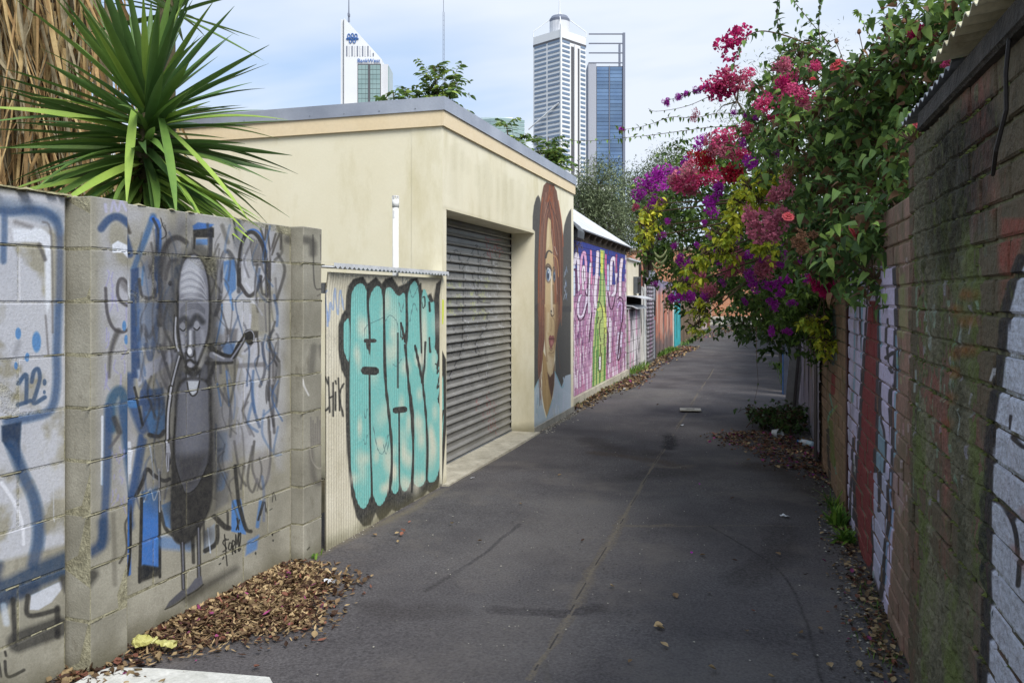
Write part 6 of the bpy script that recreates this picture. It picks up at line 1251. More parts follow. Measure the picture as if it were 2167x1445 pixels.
crown_tree('feathery tree whose tips show above the crimson flowers', at(1720, 620, 16), [(1560, 215, 50, 70, 16, 1.2), (1640, 190, 60, 80, 16, 1.4), (1720, 130, 60, 50, 16, 1.2), (1600, 330, 90, 70, 16, 1.6)], 3500, .10, m_ol, tri_template(.14, .1, .1, 2), tg, .4)
crown_tree('low dark green hedge tree glimpsed between the palm and the yucca', at(180, 500, 14), [(140, 400, 70, 40, 14, 1), (230, 400, 80, 34, 14, 1), (60, 410, 60, 30, 14, 1)], 5000, .10, m_gl, tri_template(.4, .1, .1, 2), tg)

# ================================================================ FLOWERING VINES ON THE RIGHT
m_big = [lm('shrub_leaf_' + k, a, b_, trans=.28, rough=.55, ov=.2) for k, a, b_ in (('deep', (86, 112, 64), (62, 86, 50)), ('mid', (110, 140, 76), (82, 110, 60)), ('bronze', (132, 98, 70), (98, 76, 56)), ('fresh', (146, 174, 90), (116, 146, 72)))]
m_bou = [lm('vine_leaf_' + k, a, b_, trans=.3, rough=.55, ov=.2) for k, a, b_ in (('deep', (84, 108, 54), (58, 80, 42)), ('mid', (112, 140, 64), (82, 110, 50)), ('bright', (138, 164, 78), (106, 136, 62)))]
m_yel = [lm('golden_leaf_' + k, a, b_, trans=.3, rough=.45, ov=.15) for k, a, b_ in (('gold', (236, 230, 84), (208, 208, 64)), ('lime', (196, 206, 78), (156, 176, 62)))]
TB = tri_template(.56, .3, .18, 4, .4); TS = tri_template(.55, .3, .2, 2, .1)
m_vb = mat('vine_wood', (104, 84, 64), (72, 56, 44), bump=.5)
def creeper(name, label, cat, root, blobs, tmpl, mats, wts, size, stem_from, dens, nind, near, sag=-.35, group=None, seed=1, spread=1.):
    random.seed(seed); t = thing(name, label, cat, root, group=group); mb = MB(); P = []
    base = Vector(root); 
    for b_ in blobs:
        c = at(b_[0], b_[1], b_[4]); j = Vector(stem_from); mid = j.lerp(c, .5) + Vector((random.gauss(0, .1), random.gauss(0, .1), .15))
        mb.tube([base, j, mid, c], [.03, .022, .009, .004], 6)
        n = int(dens * b_[2] * b_[3])
        tw = blob(*b_[:6], max(6, n // 9), b_[6] if len(b_) > 6 else .3)
        for q in tw[:: max(1, len(tw) // 14)]: q = Vector(q); mb.tube([c, c.lerp(q, .5) + Vector((random.gauss(0, .04), random.gauss(0, .04), .05)), q], [.006, .004, .0025], 4)
        ax = rng.normal(0, 1, (len(tw), 3)); ax[:, 2] -= .5; ax /= np.linalg.norm(ax, axis=1, keepdims=True)
        idx = rng.integers(0, len(tw), n); P.append(tw[idx] + ax[idx] * (rng.random(n)[:, None] * size * 3 * spread) + rng.normal(0, size * .35 * spread, (n, 3)))
    P = np.concatenate(P); m = len(P); D = unit(m); D[:, 2] = D[:, 2] * .6 + sag; S = rng.uniform(.6, 1.15, m) * size; mi = rng.choice(len(mats), m, p=wts)
    # the leaves nearest the camera are parts of their own
    dist = np.linalg.norm(P - np.array([0, 0, H]), axis=1); order = np.argsort(dist); ind = order[:nind * 3:3][:nind]; keep = np.ones(m, bool); keep[ind] = False
    lmv = [one_leaf_mesh('leaf', tmpl, q) for q in mats]
    mb.build('stems', m_vb, t, world=True); 
    for i in ind: put_leaf('leaf', lmv[mi[i]], P[i], D[i], S[i], t)
    leaf_cloud('foliage', P[keep], D[keep], S[keep], tmpl, mats, t, mi[keep]); return t
rose = creeper('rose_bush', 'big leaved climbing shrub with salmon roses, spilling over the right hand walls', 'shrub', (1.5, 4.6, 0),
    [(1905, 150, 110, 90, 4.3, .6), (1790, 240, 120, 100, 4.7, .6), (1860, 330, 100, 110, 4.5, .6), (1720, 330, 110, 100, 5.2, .6), (1800, 430, 110, 90, 4.6, .5), (1700, 200, 90, 80, 5.4, .6), (2010, 90, 110, 80, 4.0, .6), (2070, 10, 90, 80, 3.8, .6),
     (1880, 520, 70, 60, 4.1, .35), (1760, 520, 90, 50, 4.8, .4), (1690, 130, 60, 55, 5.6, .5), (1960, 200, 70, 80, 4.3, .5), (1940, 360, 40, 90, 4.2, .4), (1850, 590, 40, 36, 3.9, .2), (1640, 250, 60, 70, 5.8, .5), (1800, 330, 120, 130, 5.2, .8), (1920, 60, 70, 50, 4.6, .5), (1900, 440, 42, 60, 3.75, .2), (1855, 470, 60, 60, 3.95, .25), (1800, 520, 60, 40, 4.3, .25), (1930, 300, 30, 60, 3.6, .2)],
    TB, m_big, [.26, .36, .16, .22], .070, (1.3, 4.8, 1.7), .075, 290, 3, seed=12)
boug = creeper('bougainvillea', 'purple flowering bougainvillea arching over the alley from the right', 'vine', (.95, 7.9, 0),
    [(1440, 420, 90, 60, 8.2, .7), (1540, 380, 100, 80, 7.6, .7), (1440, 500, 85, 70, 8.2, .7), (1550, 480, 110, 80, 7.2, .7), (1640, 430, 90, 100, 6.8, .7), (1500, 570, 90, 60, 7.6, .6), (1600, 560, 110, 80, 6.8, .7), (1700, 560, 90, 80, 6.2, .6), (1480, 650, 22, 60, 7.8, .25),
     (1640, 640, 80, 50, 6.9, .6), (1720, 650, 60, 60, 6.4, .4), (1390, 540, 40, 50, 8.6, .4), (1440, 610, 40, 40, 8.0, .4), (1490, 340, 80, 40, 7.8, .5), (1600, 300, 70, 60, 7.2, .5), (1400, 450, 50, 60, 8.6, .5), (1370, 410, 26, 24, 8.6, .3), (1735, 700, 40, 60, 6.3, .25)],
    TS, m_bou, [.48, .38, .14], .060, (.95, 7.5, 1.9), .14, 290, 3, seed=22)
dark = creeper('ivy', 'dark dense creeper hanging low over the alley in front of the far brick building', 'vine', (.75, 10.4, 0),
    [(1600, 650, 70, 60, 9.8, .6), (1660, 660, 70, 70, 9.2, .6), (1570, 690, 50, 26, 9.9, .35), (1640, 700, 70, 30, 9.0, .4), (1600, 600, 90, 60, 9.6, .6), (1700, 620, 60, 70, 8.6, .5), (1700, 500, 120, 100, 8.4, .6), (1580, 500, 100, 100, 9.0, .6)],
    TS, [m_bou[0], m_big[0]], [.6, .4], .085, (.75, 9.8, 1.9), .10, 60, 3, seed=32)
gold = creeper('golden_vine', 'yellow green leaved vine trailing down through the middle of the flowers', 'vine', (.9, 6.9, 0),
    [(1625, 380, 36, 24, 5.55, .15), (1590, 400, 36, 26, 5.55, .15), (1560, 430, 34, 24, 5.55, .15), (1545, 465, 28, 24, 5.55, .12), (1525, 500, 28, 26, 5.55, .12), (1495, 540, 26, 24, 5.60, .12), (1470, 575, 24, 20, 5.65, .12), (1448, 605, 18, 14, 5.70, .1), (1372, 480, 26, 34, 6.80, .15), (1362, 505, 18, 26, 6.80, .12), (1372, 450, 20, 20, 6.80, .12), (1400, 430, 16, 14, 6.80, .1), (1480, 660, 14, 36, 6.40, .1), (1468, 690, 12, 12, 6.40, .1), (1530, 540, 40, 20, 5.65, .15), (1720, 690, 40, 26, 5.9, .15), (1745, 730, 30, 30, 5.9, .15), (1620, 520, 30, 30, 5.55, .15), (1610, 430, 30, 24, 5.65, .15)],
    TS, m_yel, [.55, .45], .052, (.9, 6.9, 1.9), .17, 200, 3, seed=42, spread=.35)
# flower clusters: balls of papery bracts
m_fl = {k: lm('bract_' + k, a, b_, trans=.35, rough=.6, spec=.2, ov=.12) for k, a, b_ in (('purple', (190, 58, 186), (156, 40, 156)), ('pink', (222, 88, 142), (196, 76, 120)), ('rosy', (208, 120, 146), (174, 104, 116)), ('crimson', (190, 34, 58), (146, 22, 46)), ('magenta', (204, 44, 116), (156, 30, 90)), ('dusty', (150, 110, 84), (112, 82, 62)))}
TF = tri_template(.85, .1, .35, 2)
def cluster_mesh(m, n, seed):
    r = np.random.default_rng(seed); u = r.normal(0, 1, (n, 3)); u /= np.linalg.norm(u, axis=1, keepdims=True)
    lob = r.normal(0, .33, (5, 3)); c = lob[r.integers(0, 5, n)]; P = c + u * r.uniform(.25, .55, n)[:, None]; o = leaf_cloud('flower_cluster', P, u + r.normal(0, .5, (n, 3)), r.uniform(.17, .30, n), TF, m, None, kind=False); me = o.data; bpy.data.objects.remove(o); return me
fm = {k: [cluster_mesh(m_fl[k], 260, 10 + i) for i in range(3)] for k in m_fl}
def fl_put(t, lst):
    for x, y, r, d, k in lst:
        p = at(x, y, d); s = r / F * d * 1.12; link('flower_cluster', random.choice(fm[k]), t, p - t.location, rot=[random.uniform(0, 6.28) for _ in range(3)], scale=(s, s, s * random.uniform(.7, .9)))
random.seed(61)
fl_put(boug, [(1546, 98, 30, 5.6, 'magenta'), (1540, 175, 36, 5.6, 'pink'), (1530, 195, 30, 5.6, 'magenta'), (1582, 153, 16, 5.6, 'pink'), (1555, 165, 24, 5.6, 'rosy'), (1668, 180, 26, 5.2, 'pink'), (1695, 150, 18, 5.2, 'rosy'), (1618, 225, 24, 5.2, 'pink'), (1640, 240, 18, 5.2, 'magenta'), (1583, 265, 16, 5.6, 'pink'),
    (1530, 290, 26, 6.4, 'pink'), (1510, 305, 26, 6.5, 'rosy'), (1545, 312, 24, 6.4, 'rosy'), (1560, 325, 18, 6.4, 'pink'), (1490, 345, 22, 6.6, 'crimson'), (1500, 335, 18, 6.6, 'crimson'), (1545, 365, 26, 6.3, 'crimson'), (1560, 355, 16, 6.3, 'crimson'), (1480, 375, 28, 6.8, 'pink'), (1455, 370, 26, 6.8, 'rosy'), (1505, 372, 18, 6.8, 'pink'), (1440, 390, 24, 6.9, 'pink'), (1425, 385, 18, 6.9, 'rosy'), (1465, 400, 18, 6.9, 'rosy'),
    (1385, 385, 22, 7.4, 'purple'), (1370, 395, 20, 7.4, 'purple'), (1350, 410, 14, 7.4, 'purple'), (1570, 300, 9, 5.9, 'purple'), (1600, 250, 8, 5.6, 'purple'), (1640, 325, 9, 5.5, 'purple'), (1490, 470, 8, 6.3, 'purple'), (1530, 600, 9, 6.0, 'purple'), (1580, 640, 9, 5.9, 'purple'), (1450, 590, 8, 6.6, 'purple'), (1400, 500, 8, 7.2, 'purple'), (1425, 520, 9, 7.1, 'purple'), (1560, 505, 8, 5.9, 'purple'), (1610, 545, 10, 5.7, 'purple'), (1680, 640, 9, 5.6, 'purple'), (1495, 555, 10, 6.2, 'purple'), (1465, 625, 9, 6.5, 'purple'), (1385, 600, 8, 7.2, 'purple'), (1650, 560, 9, 5.5, 'purple'), (1475, 520, 8, 6.4, 'purple'), (1395, 372, 14, 7.4, 'purple'), (1425, 365, 14, 7.2, 'purple'), (1450, 345, 14, 7.2, 'purple'), (1480, 305, 16, 7.0, 'purple'), (1390, 425, 14, 7.4, 'purple'), (1405, 390, 12, 7.2, 'purple'), (1515, 410, 18, 6.4, 'purple'), (1505, 432, 20, 6.4, 'purple'), (1520, 395, 14, 6.4, 'purple'), (1590, 345, 18, 5.9, 'purple'),
    (1612, 415, 14, 5.9, 'purple'), (1460, 560, 14, 7.0, 'purple'), (1440, 545, 14, 7.1, 'purple'), (1520, 548, 18, 6.0, 'purple'), (1535, 540, 16, 6.0, 'purple'), (1555, 555, 26, 5.9, 'rosy'), (1550, 575, 24, 5.9, 'rosy'), (1575, 545, 16, 5.9, 'purple'), (1590, 575, 14, 6.0, 'purple'), (1620, 560, 24, 5.8, 'rosy'), (1610, 578, 22, 5.8, 'rosy'), (1480, 585, 16, 6.6, 'rosy'), (1478, 605, 16, 6.6, 'rosy'), (1500, 615, 18, 6.5, 'rosy'), (1490, 628, 12, 6.5, 'purple'), (1598, 605, 16, 6.0, 'purple'),
    (1640, 600, 18, 5.8, 'purple'), (1662, 595, 14, 5.8, 'purple'), (1655, 620, 12, 5.8, 'purple'), (1636, 640, 14, 5.9, 'purple'), (1660, 530, 14, 5.8, 'purple'), (1690, 555, 12, 5.8, 'purple'), (1443, 620, 16, 7.0, 'purple'), (1420, 632, 12, 7.2, 'purple'), (1730, 605, 22, 5.2, 'magenta'), (1720, 590, 18, 5.2, 'magenta'), (1750, 612, 22, 5.2, 'magenta'), (1705, 590, 12, 5.3, 'purple'), (1630, 705, 12, 6.4, 'purple'), (1670, 700, 10, 6.2, 'purple'), (1500, 500, 8, 6.5, 'purple'), (1415, 470, 8, 7, 'purple'), (1360, 470, 9, 7.4, 'purple'), (1345, 440, 9, 7.6, 'pink'), (1365, 445, 8, 7.6, 'pink')])
fl_put(rose, [(1645, 470, 26, 4.7, 'rosy'), (1625, 480, 24, 4.7, 'rosy'), (1600, 470, 26, 4.8, 'rosy'), (1660, 455, 20, 4.6, 'rosy'), (1585, 460, 18, 4.8, 'rosy'), (1620, 500, 18, 4.8, 'rosy'), (1685, 195, 22, 4.5, 'pink'), (1655, 175, 20, 4.6, 'magenta'), (1665, 390, 20, 4.6, 'rosy'), (1640, 410, 22, 4.7, 'rosy'), (1690, 520, 22, 4.4, 'dusty'), (1720, 500, 14, 4.4, 'dusty'), (1670, 360, 16, 4.6, 'dusty'), (1950, 58, 16, 3.9, 'magenta'), (1930, 72, 14, 3.9, 'magenta'), (1965, 70, 12, 3.9, 'pink'), (1700, 215, 16, 4.5, 'rosy'), (2003, 138, 12, 3.7, 'pink'), (1660, 135, 22, 4.8, 'rosy'), (1720, 140, 16, 4.7, 'pink'), (1470, 248, 11, 5.9, 'rosy')])
# salmon roses with layered petals
m_pet = lm('rose_petal', (226, 110, 116), (206, 84, 92), trans=.3, isl=.15)
def rose_mesh():
    mb = MB(); random.seed(4)
    for ring, (n, r, z, tilt, w) in enumerate([(5, .50, -.12, .55, .62), (5, .40, .0, .85, .55), (4, .26, .1, 1.1, .45), (3, .13, .16, 1.3, .34)]):
        for k in range(n):
            a = 6.283 * k / n + ring * .5; ca, sa = math.cos(a), math.sin(a); vs = []
            for i in range(4):
                for j in range(3):
                    v = i / 3; u_ = (j - 1); rr = r * (.25 + .75 * v) * (math.cos(tilt) + .45); zz_ = z + math.sin(tilt) * .55 * v - .12 * v ** 4 * 2; ww = w * (.4 + .8 * math.sin(v * 2.2 + .3)) * u_ * .8
                    x, y = rr * (1 - abs(u_) * .25), ww; vs.append((x * ca - y * sa, x * sa + y * ca, zz_ - .05 * abs(u_)))
            mb.add(vs, [(i * 3 + j, i * 3 + j + 1, i * 3 + 4 + j, i * 3 + 3 + j) for i in range(3) for j in range(2)])
    return mb.mesh('rose_flower', [m_pet], smooth=True)
rm = rose_mesh()
for x, y, r, d_, rot in [(1772, 138, 17, 4.2, (.6, -.5, 0)), (1720, 168, 7, 4.4, (.2, 0, 0)), (1668, 458, 12, 4.4, (.8, .2, 0)), (1806, 489, 15, 3.9, (1.1, .3, 1)), (1948, 258, 15, 3.4, (1.2, 0, 0))]:
    s = r / F * d_ * 1.6; link('rose_flower', rm, rose, at(x, y, d_) - rose.location, rot=rot, scale=(s, s, s * .9))
# rose hips / spent buds on bare stalks
mb = MB(); hb = MB()
for x, y in [(1940, 52), (1912, 48), (1885, 55), (1878, 48), (1818, 70), (1908, 70), (1770, 90)]:
    p = at(x, y, 4.2); q = p + Vector((random.gauss(0, .03), 0, -.14)); mb.tube([q, p], .002, 4); o = MB().tube([p - Vector((0, 0, .008)), p, p + Vector((0, 0, .012)), p + Vector((0, 0, .02))], [.004, .011, .009, .004], 7).build('bud', m_fl['dusty'], rose, world=True)
stuff(mb.build('bud_stalks', m_vb, rose, world=True))
# long tendrils reaching over the alley, paired leaves hanging from them
def tendril(t, pts, d0, d1, n, size, m, flowers=0, r=.003, up=False):
    q = [at(x, y, d0 + (d1 - d0) * i / (len(pts) - 1)) for i, (x, y) in enumerate(pts)]; q = [Vector(tuple(v)) for v in smooth([tuple(a) for a in q], 6)]
    MB().tube(q, [r * (1 - .6 * i / len(q)) for i in range(len(q))], 5).build('stem', m_vb, t, world=True)
    P, D = [], []
    for i in range(n):
        k = i / n * (len(q) - 1.01); a = q[int(k)].lerp(q[int(k) + 1], k - int(k)); sd = Vector((random.gauss(0, 1), random.gauss(0, 1), 0)); P.append(a); D.append(sd * .5 + Vector((0, 0, -.8 if i % 3 else .3)))
        if flowers and random.random() < flowers: s = .03; link('flower_cluster', random.choice(fm['purple']), t, a - t.location, rot=[random.uniform(0, 6) for _ in range(3)], scale=(s, s, s))
    leaf_cloud('tendril_leaves', np.array(P), np.array(D), rng.uniform(.65, 1.1, n) * size, TS, m, t, np.zeros(n, int))
random.seed(71)
tendril(boug, [(1580, 243), (1520, 240), (1470, 250), (1420, 248), (1380, 262), (1340, 272), (1305, 275)], 6, 6.4, 46, .042, [m_bou[1]], .06)
tendril(boug, [(1560, 268), (1500, 270), (1440, 278), (1380, 286), (1320, 292), (1260, 298), (1196, 298)], 6, 6.4, 54, .042, [m_bou[1]])
tendril(boug, [(1530, 185), (1490, 185), (1450, 200), (1405, 216)], 6, 6.4, 34, .04, [m_bou[0]], .3)
tendril(boug, [(1530, 190), (1500, 205), (1450, 226), (1390, 236), (1372, 230)], 6, 6.4, 12, .03, [m_bou[0]])
tendril(rose, [(1740, 115), (1700, 90), (1640, 70), (1600, 68), (1570, 90), (1552, 140)], 5.2, 5.4, 26, .06, [m_big[1]], 0, .006)
tendril(rose, [(1650, 75), (1644, 30), (1650, -20)], 5, 5, 26, .05, [m_big[0]]); tendril(rose, [(1740, 110), (1733, 60), (1735, 10), (1738, -20)], 5, 5, 24, .05, [m_big[1]]); tendril(rose, [(1760, 100), (1710, 40), (1670, -10)], 5, 5, 22, .05, [m_big[1]])
tendril(rose, [(1950, 120), (1860, 95), (1822, 40), (1815, 20)], 4.6, 4.8, 30, .04, [m_big[3]]); tendril(rose, [(1930, 30), (1890, -20)], 4.2, 4.2, 16, .05, [m_big[1]])
tendril(boug, [(1600, 690), (1601, 760), (1604, 810), (1596, 850)], 8.4, 8.4, 3, .03, [m_bou[0]], 0, .003); tendril(boug, [(1430, 560), (1420, 600), (1410, 640), (1412, 662)], 7, 7, 18, .045, [m_bou[0]])
tendril(boug, [(1480, 330), (1440, 315), (1410, 310)], 7, 7, 24, .05, [m_bou[0]])
for x0, y0 in ((1385, 533), (1386, 545), (1380, 556)):
    pts = [at(x0 + 26 * k / 6, y0 + 14 * math.sin(math.pi * k / 6) ** .8 - k * .8, 7.2) for k in range(7)]
    MB().tube(pts, [.004, .009, .011, .011, .011, .008, .003], 6).build('seed_pod', mat('pod_green', (176, 182, 132), (146, 156, 104)), boug, world=True, smooth=True)
# ================================================================ TOWERS AND FAR BUILDINGS
m_tw = mat('tower_white', (226, 228, 230), (214, 217, 221), rough=.6, ns=.02, bump=0, fine=0); m_tw2 = mat('tower_stone', (206, 208, 212), (196, 198, 204), rough=.7, ns=.02, bump=0, fine=0)
m_win = mat('band_glass', (116, 134, 156), (98, 116, 140), rough=.15, ns=.05, bump=0, fine=0, spec=.6, ov=.12); m_teal = mat('teal_glass', (142, 164, 164), (126, 152, 152), rough=.1, ns=.05, bump=0, fine=0, spec=.6, ov=.06); m_blue = mat('blue_glass', (104, 130, 162), (84, 110, 146), rough=.12, ns=.05, bump=0, fine=0, spec=.6, ov=.22)
m_steel = mat('tower_steel', (120, 126, 142), (104, 110, 126), rough=.5, bump=0, fine=0); m_dkb = mat('tower_dark', (92, 92, 96), (80, 80, 86), rough=.5, bump=0, fine=0); m_logo = mat('sign_blue', (58, 108, 176), (58, 108, 176), rough=.5, bump=0, fine=0)
GB = 0.0
def far_frame(x, d): p = at(x, YH, d); return p
# every tower is built in its own frame: local X to the right as seen from the alley, local Y away
def tower(name, label, x, d, yaw=0, cat='tower', group='city towers on the skyline'): p = at(x, YH, d); return thing(name, label, cat, (p.x, p.y, 0), TH + yaw, group)
k = lambda px, d: px / F * d
# wedge topped bank tower
D1 = 640.; zt = lambda y, d=D1: H + (YH - y) / F * d
t1 = tower('office_tower', 'white wedge topped office tower with blue knot logo and mast, left of the skyline', 728, D1)
X = lambda x: k(x - 728, D1)
mb = MB(); pr = [(X(728), 0), (X(808), 0), (X(808), zt(126)), (X(728), zt(38))]; n = 4
mb.add([(x, 0, z) for x, z in pr] + [(x, 22, z) for x, z in pr], [(0, 1, 2, 3), (7, 6, 5, 4), (0, 4, 5, 1), (1, 5, 6, 2), (2, 6, 7, 3), (3, 7, 4, 0)]); mb.build('body', m_tw, t1)
MB().box(X(720), X(726.6), 2, 20, 0, zt(40)).build('stair_slab', m_tw, t1); MB().box(X(726.6), X(728), .5, 20, 0, zt(42)).build('shadow_gap', m_dkb, t1); MB().box(X(808), X(820), 3, 22, 0, zt(134)).build('shaded_side_slab', m_tw2, t1); MB().box(X(818), X(822), 3.4, 24, 0, zt(138)).build('side_glazing', m_teal, t1)  # right slab's greyer tone paints in the tower's shaded side
for i in range(11):
    x = 733 + i * 5.6; yt = max(99, 99 + (x - 778) * 1.25) if x > 778 else 98
    if yt < 117: MB().box(X(x), X(x + 2.2), -.35, -.02, zt(119.5), zt(yt)).build('louvre', m_tw2 if i % 2 else m_steel, t1)
gz0, gz1 = 0, zt(137); w0, w1 = X(758), X(805)
MB().box(w0 - .4, w1 + .4, -.3, -.02, 0, gz1 + .5).build('glass_surround', m_dkb, t1)
gm = chamfer(k(7.4, D1), .3, 3.4, .02, m_teal, 'pane')
for c in range(6):
    for r_ in range(12): link('pane', gm, t1, (w0 + k(7.8, D1) * (c + .5), -.4, gz1 - 2.2 - r_ * 3.7))
MB().box(w0, w1, -.5, -.3, 0, gz1 - 45).build('lower_glass', m_teal, t1); MB().box((w0 + w1) / 2 - .8, (w0 + w1) / 2 + .8, -.9, -.5, 0, gz1).build('mullion', m_dkb, t1)
MB().tube([(X(735), 6, zt(42)), (X(735), 6, zt(18)), (X(735), 6, zt(-30))], [.9, .5, .25], 6).build('mast', m_steel, t1); MB().box(X(733), X(737), 4.5, 7.5, zt(30), zt(24)).build('mast_platform', m_steel, t1)
def text_obj(s, size, m, parent, loc, rot, ext=.15):
    cu = bpy.data.curves.new('lettering', 'FONT'); cu.body = s; cu.size = size; cu.extrude = ext; cu.align_x = 'CENTER'; cu.align_y = 'CENTER'
    o = bpy.data.objects.new('tmp', cu); COL.objects.link(o); dg = bpy.context.evaluated_depsgraph_get(); me = bpy.data.meshes.new_from_object(o.evaluated_get(dg)); bpy.data.objects.remove(o); me.materials.clear(); me.materials.append(m); me.name = 'lettering'
    return link('lettering', me, parent, loc, rot)
text_obj('BankWest', k(11.5, D1), m_logo, t1, (X(780.5), -.6, zt(129.5)), (R(90), 0, 0)); MB().box(X(758), X(803), -.06, -.02, zt(134), zt(133.6)).build('sign_rail', m_tw2, t1)
for cx, cy, rx, ry in [(738.5, 77, 2.6, 4.2), (746, 76, 2.6, 4.2), (753.5, 77, 2.6, 4.2), (742, 88, 2.6, 4), (750, 88, 2.6, 4), (736.5, 83, 3, 1.6), (755.5, 83, 3, 1.6), (746, 83, 6.5, 1.8)]:
    pts = [(X(cx + rx * math.cos(a)), -.5, zt(cy + ry * math.sin(a))) for a in [6.2832 * i / 14 for i in range(15)]]; MB().tube(pts, .34, 4, cap=False).build('logo_loop', m_logo, t1)
# tall banded tower, corner towards the alley
D2 = 690.; t2 = tower('office_tower', 'tallest white tower with grey window bands and a spired crown', 1187, D2, R(45)); z2 = lambda y: zt(y, D2)
wL = k(57, D2) / math.cos(R(45)); wR = k(58, D2) / math.cos(R(45))
# local: corner at origin, right face runs along +X, left face along +Y
MB().box(0, wR, 0, wL, 0, z2(62)).build('body', m_tw, t2)
rm0 = chamfer(1, .5, 1.6, .01, m_win, 'window_band')
for r_ in range(34):
    z = z2(86 + r_ * 10.0)
    for a, b_ in ((.04, .46), (.52, .95)): link('window_band', rm0, t2, (-.1, wL * (a + b_) / 2, z), rot=(0, 0, R(90)), scale=(wL * (b_ - a), 1, 1.2))
    for a, b_ in ((.05, .34), (.78, .97)): link('window_band', rm0, t2, (wR * (a + b_) / 2, -.1, z), scale=(wR * (b_ - a), 1, 1.2))
MB().box(wR * .40, wR * .50, -.5, .2, 0, z2(92)).build('dark_strip', m_dkb, t2); MB().box(wR * .62, wR * .72, -.5, .2, 0, z2(92)).build('dark_strip', m_dkb, t2); MB().box(wR * .50, wR * .62, -1.2, .2, 0, z2(86)).build('rib', m_tw, t2)
MB().box(-.3, wR + .1, -.3, .2, z2(84), z2(79)).build('dark_band', m_dkb, t2); MB().box(-.3, .2, .2, wL, z2(84), z2(79)).build('dark_band', m_dkb, t2)
MB().box(-.5, .8, -.5, .8, 0, z2(52)).build('corner_fin', m_tw, t2)
cN = 12; cxx, cyy = wR * .5, wL * .5; r0 = k(22, D2)
MB().tube([(cxx, cyy, z2(62)), (cxx, cyy, z2(30))], r0, 20).build('crown_drum', m_tw2, t2); MB().tube([(cxx, cyy, z2(30)), (cxx, cyy, z2(24)), (cxx, cyy, z2(17))], [r0 * .98, r0 * 1.02, r0 * .8], 20).build('crown_plant', m_steel, t2)
for a in ((0, 0), (wR, 0), (0, wL), (wR, wL)): MB().tube([(a[0], a[1], z2(62)), (a[0], a[1], z2(50)), (cxx, cyy, z2(8))], .45, 5).build('crown_brace', m_tw, t2)
MB().tube([(cxx, cyy, z2(17)), (cxx, cyy, z2(-25))], [.9, .5], 6).build('spire', m_tw, t2)
t2s = MB().box(-6, -.5, -.1, wL * .98, 0, z2(330)).build('podium', m_tw, t2); MB().tube([(-6, wL, z2(265)), (-.6, 2, z2(218))], .7, 5).build('podium_brace', m_tw, t2)
# slab tower with frame above it
D3 = 720.; t3 = tower('office_tower', 'blue glass tower with an open steel frame rising above its roof', 1245, D3); X3 = lambda x: k(x - 1245, D3); z3 = lambda y: zt(y, D3)
MB().box(X3(1245), X3(1262), 0, 30, 0, z3(133)).build('core', m_steel if False else mat('core_grey', (170, 174, 184), (160, 164, 176), bump=0, fine=0), t3); MB().box(X3(1262), X3(1318), 1, 30, 0, z3(140)).build('body', m_dkb, t3)
pn = [chamfer(k(26, D3), .4, 2.9, .02, m_blue, 'glass_band') for _ in range(1)][0]
for c in range(2):
    for r_ in range(38): link('glass_band', pn, t3, (X3(1276 + c * 28), .7, z3(145 + r_ * 7.8)))
MB().box(X3(1288.6), X3(1290.4), -.1, .8, 0, z3(140)).build('mullion', m_steel, t3); MB().box(X3(1318), X3(1323), -.5, 3, 0, z3(70)).build('frame_column', m_steel, t3); MB().box(X3(1318), X3(1322), 27, 30, 0, z3(74)).build('frame_column', m_steel, t3)
for y in (72, 92, 112, 133): MB().box(X3(1246), X3(1318), -.3, .9, z3(y + 1.4), z3(y - .6)).build('frame_beam', m_steel, t3)
# teal tower, cranes of antennas, low rise blocks
D4 = 520.; t4 = tower('office_block', 'pale teal glazed block with curved front, low behind the garage roof', 1010, D4); X4 = lambda x: k(x - 1010, D4); z4 = lambda y: zt(y, D4)
mb = MB(); pts = [(X4(1010 + 100 * i / 10), -6 * math.sin(math.pi * i / 10)) for i in range(11)]; n = len(pts)
mb.add([(x, y, 0) for x, y in pts] + [(x, y, z4(250 + 6 * i / 10)) for i, (x, y) in enumerate(pts)] + [(X4(1110), 25, 0), (X4(1010), 25, 0), (X4(1110), 25, z4(256)), (X4(1010), 25, z4(250))], [(i, i + 1, n + i + 1, n + i) for i in range(n - 1)] + [tuple(range(n, 2 * n)) + (2 * n + 2, 2 * n + 3), (n - 1, 2 * n, 2 * n + 2, 2 * n - 1), (0, n, 2 * n + 3, 2 * n + 1)]); mb.build('body', mat('pale_teal', (200, 218, 222), (190, 212, 216), rough=.3, bump=0, fine=0), t4)
for r_ in range(7):
    mb = MB(); z = z4(258 + r_ * 8); mb.add([(x, y - .3, z + q) for q in (-.9, .9) for x, y in pts], [(i, i + 1, n + i + 1, n + i) for i in range(n - 1)]); mb.build('glass_band', m_teal, t4)
MB().box(X4(1035), X4(1085), 4, 20, z4(252), z4(246)).build('plant_room', m_tw, t4)
am = tower('radio_mast', 'thin lattice radio mast standing between the two groups of towers', 938.5, 430., cat='mast', group=None); z5 = lambda y: zt(y, 430.)
for i in range(3): a = i * 2.094; MB().tube([(.55 * math.cos(a), .55 * math.sin(a), 0), (.45 * math.cos(a), .45 * math.sin(a), z5(26))], .09, 4).build('leg', m_steel, am)
mb = MB()
for i in range(60): z = z5(26) * i / 60; mb.tube([(.5, 0, z), (-.25, .43, z + 1.1), (-.25, -.43, z + 2.0)], .05, 3)
stuff(mb.build('lattice', m_steel, am)); MB().tube([(0, 0, z5(26)), (0, 0, z5(-40))], .14, 5).build('whip', m_steel, am)
bA = tower('low_block', 'white low rise block seen between palm and yucca', 150, 120., cat='building', group=None); XA = lambda x: k(x - 150, 120); zA = lambda y: zt(y, 120.)
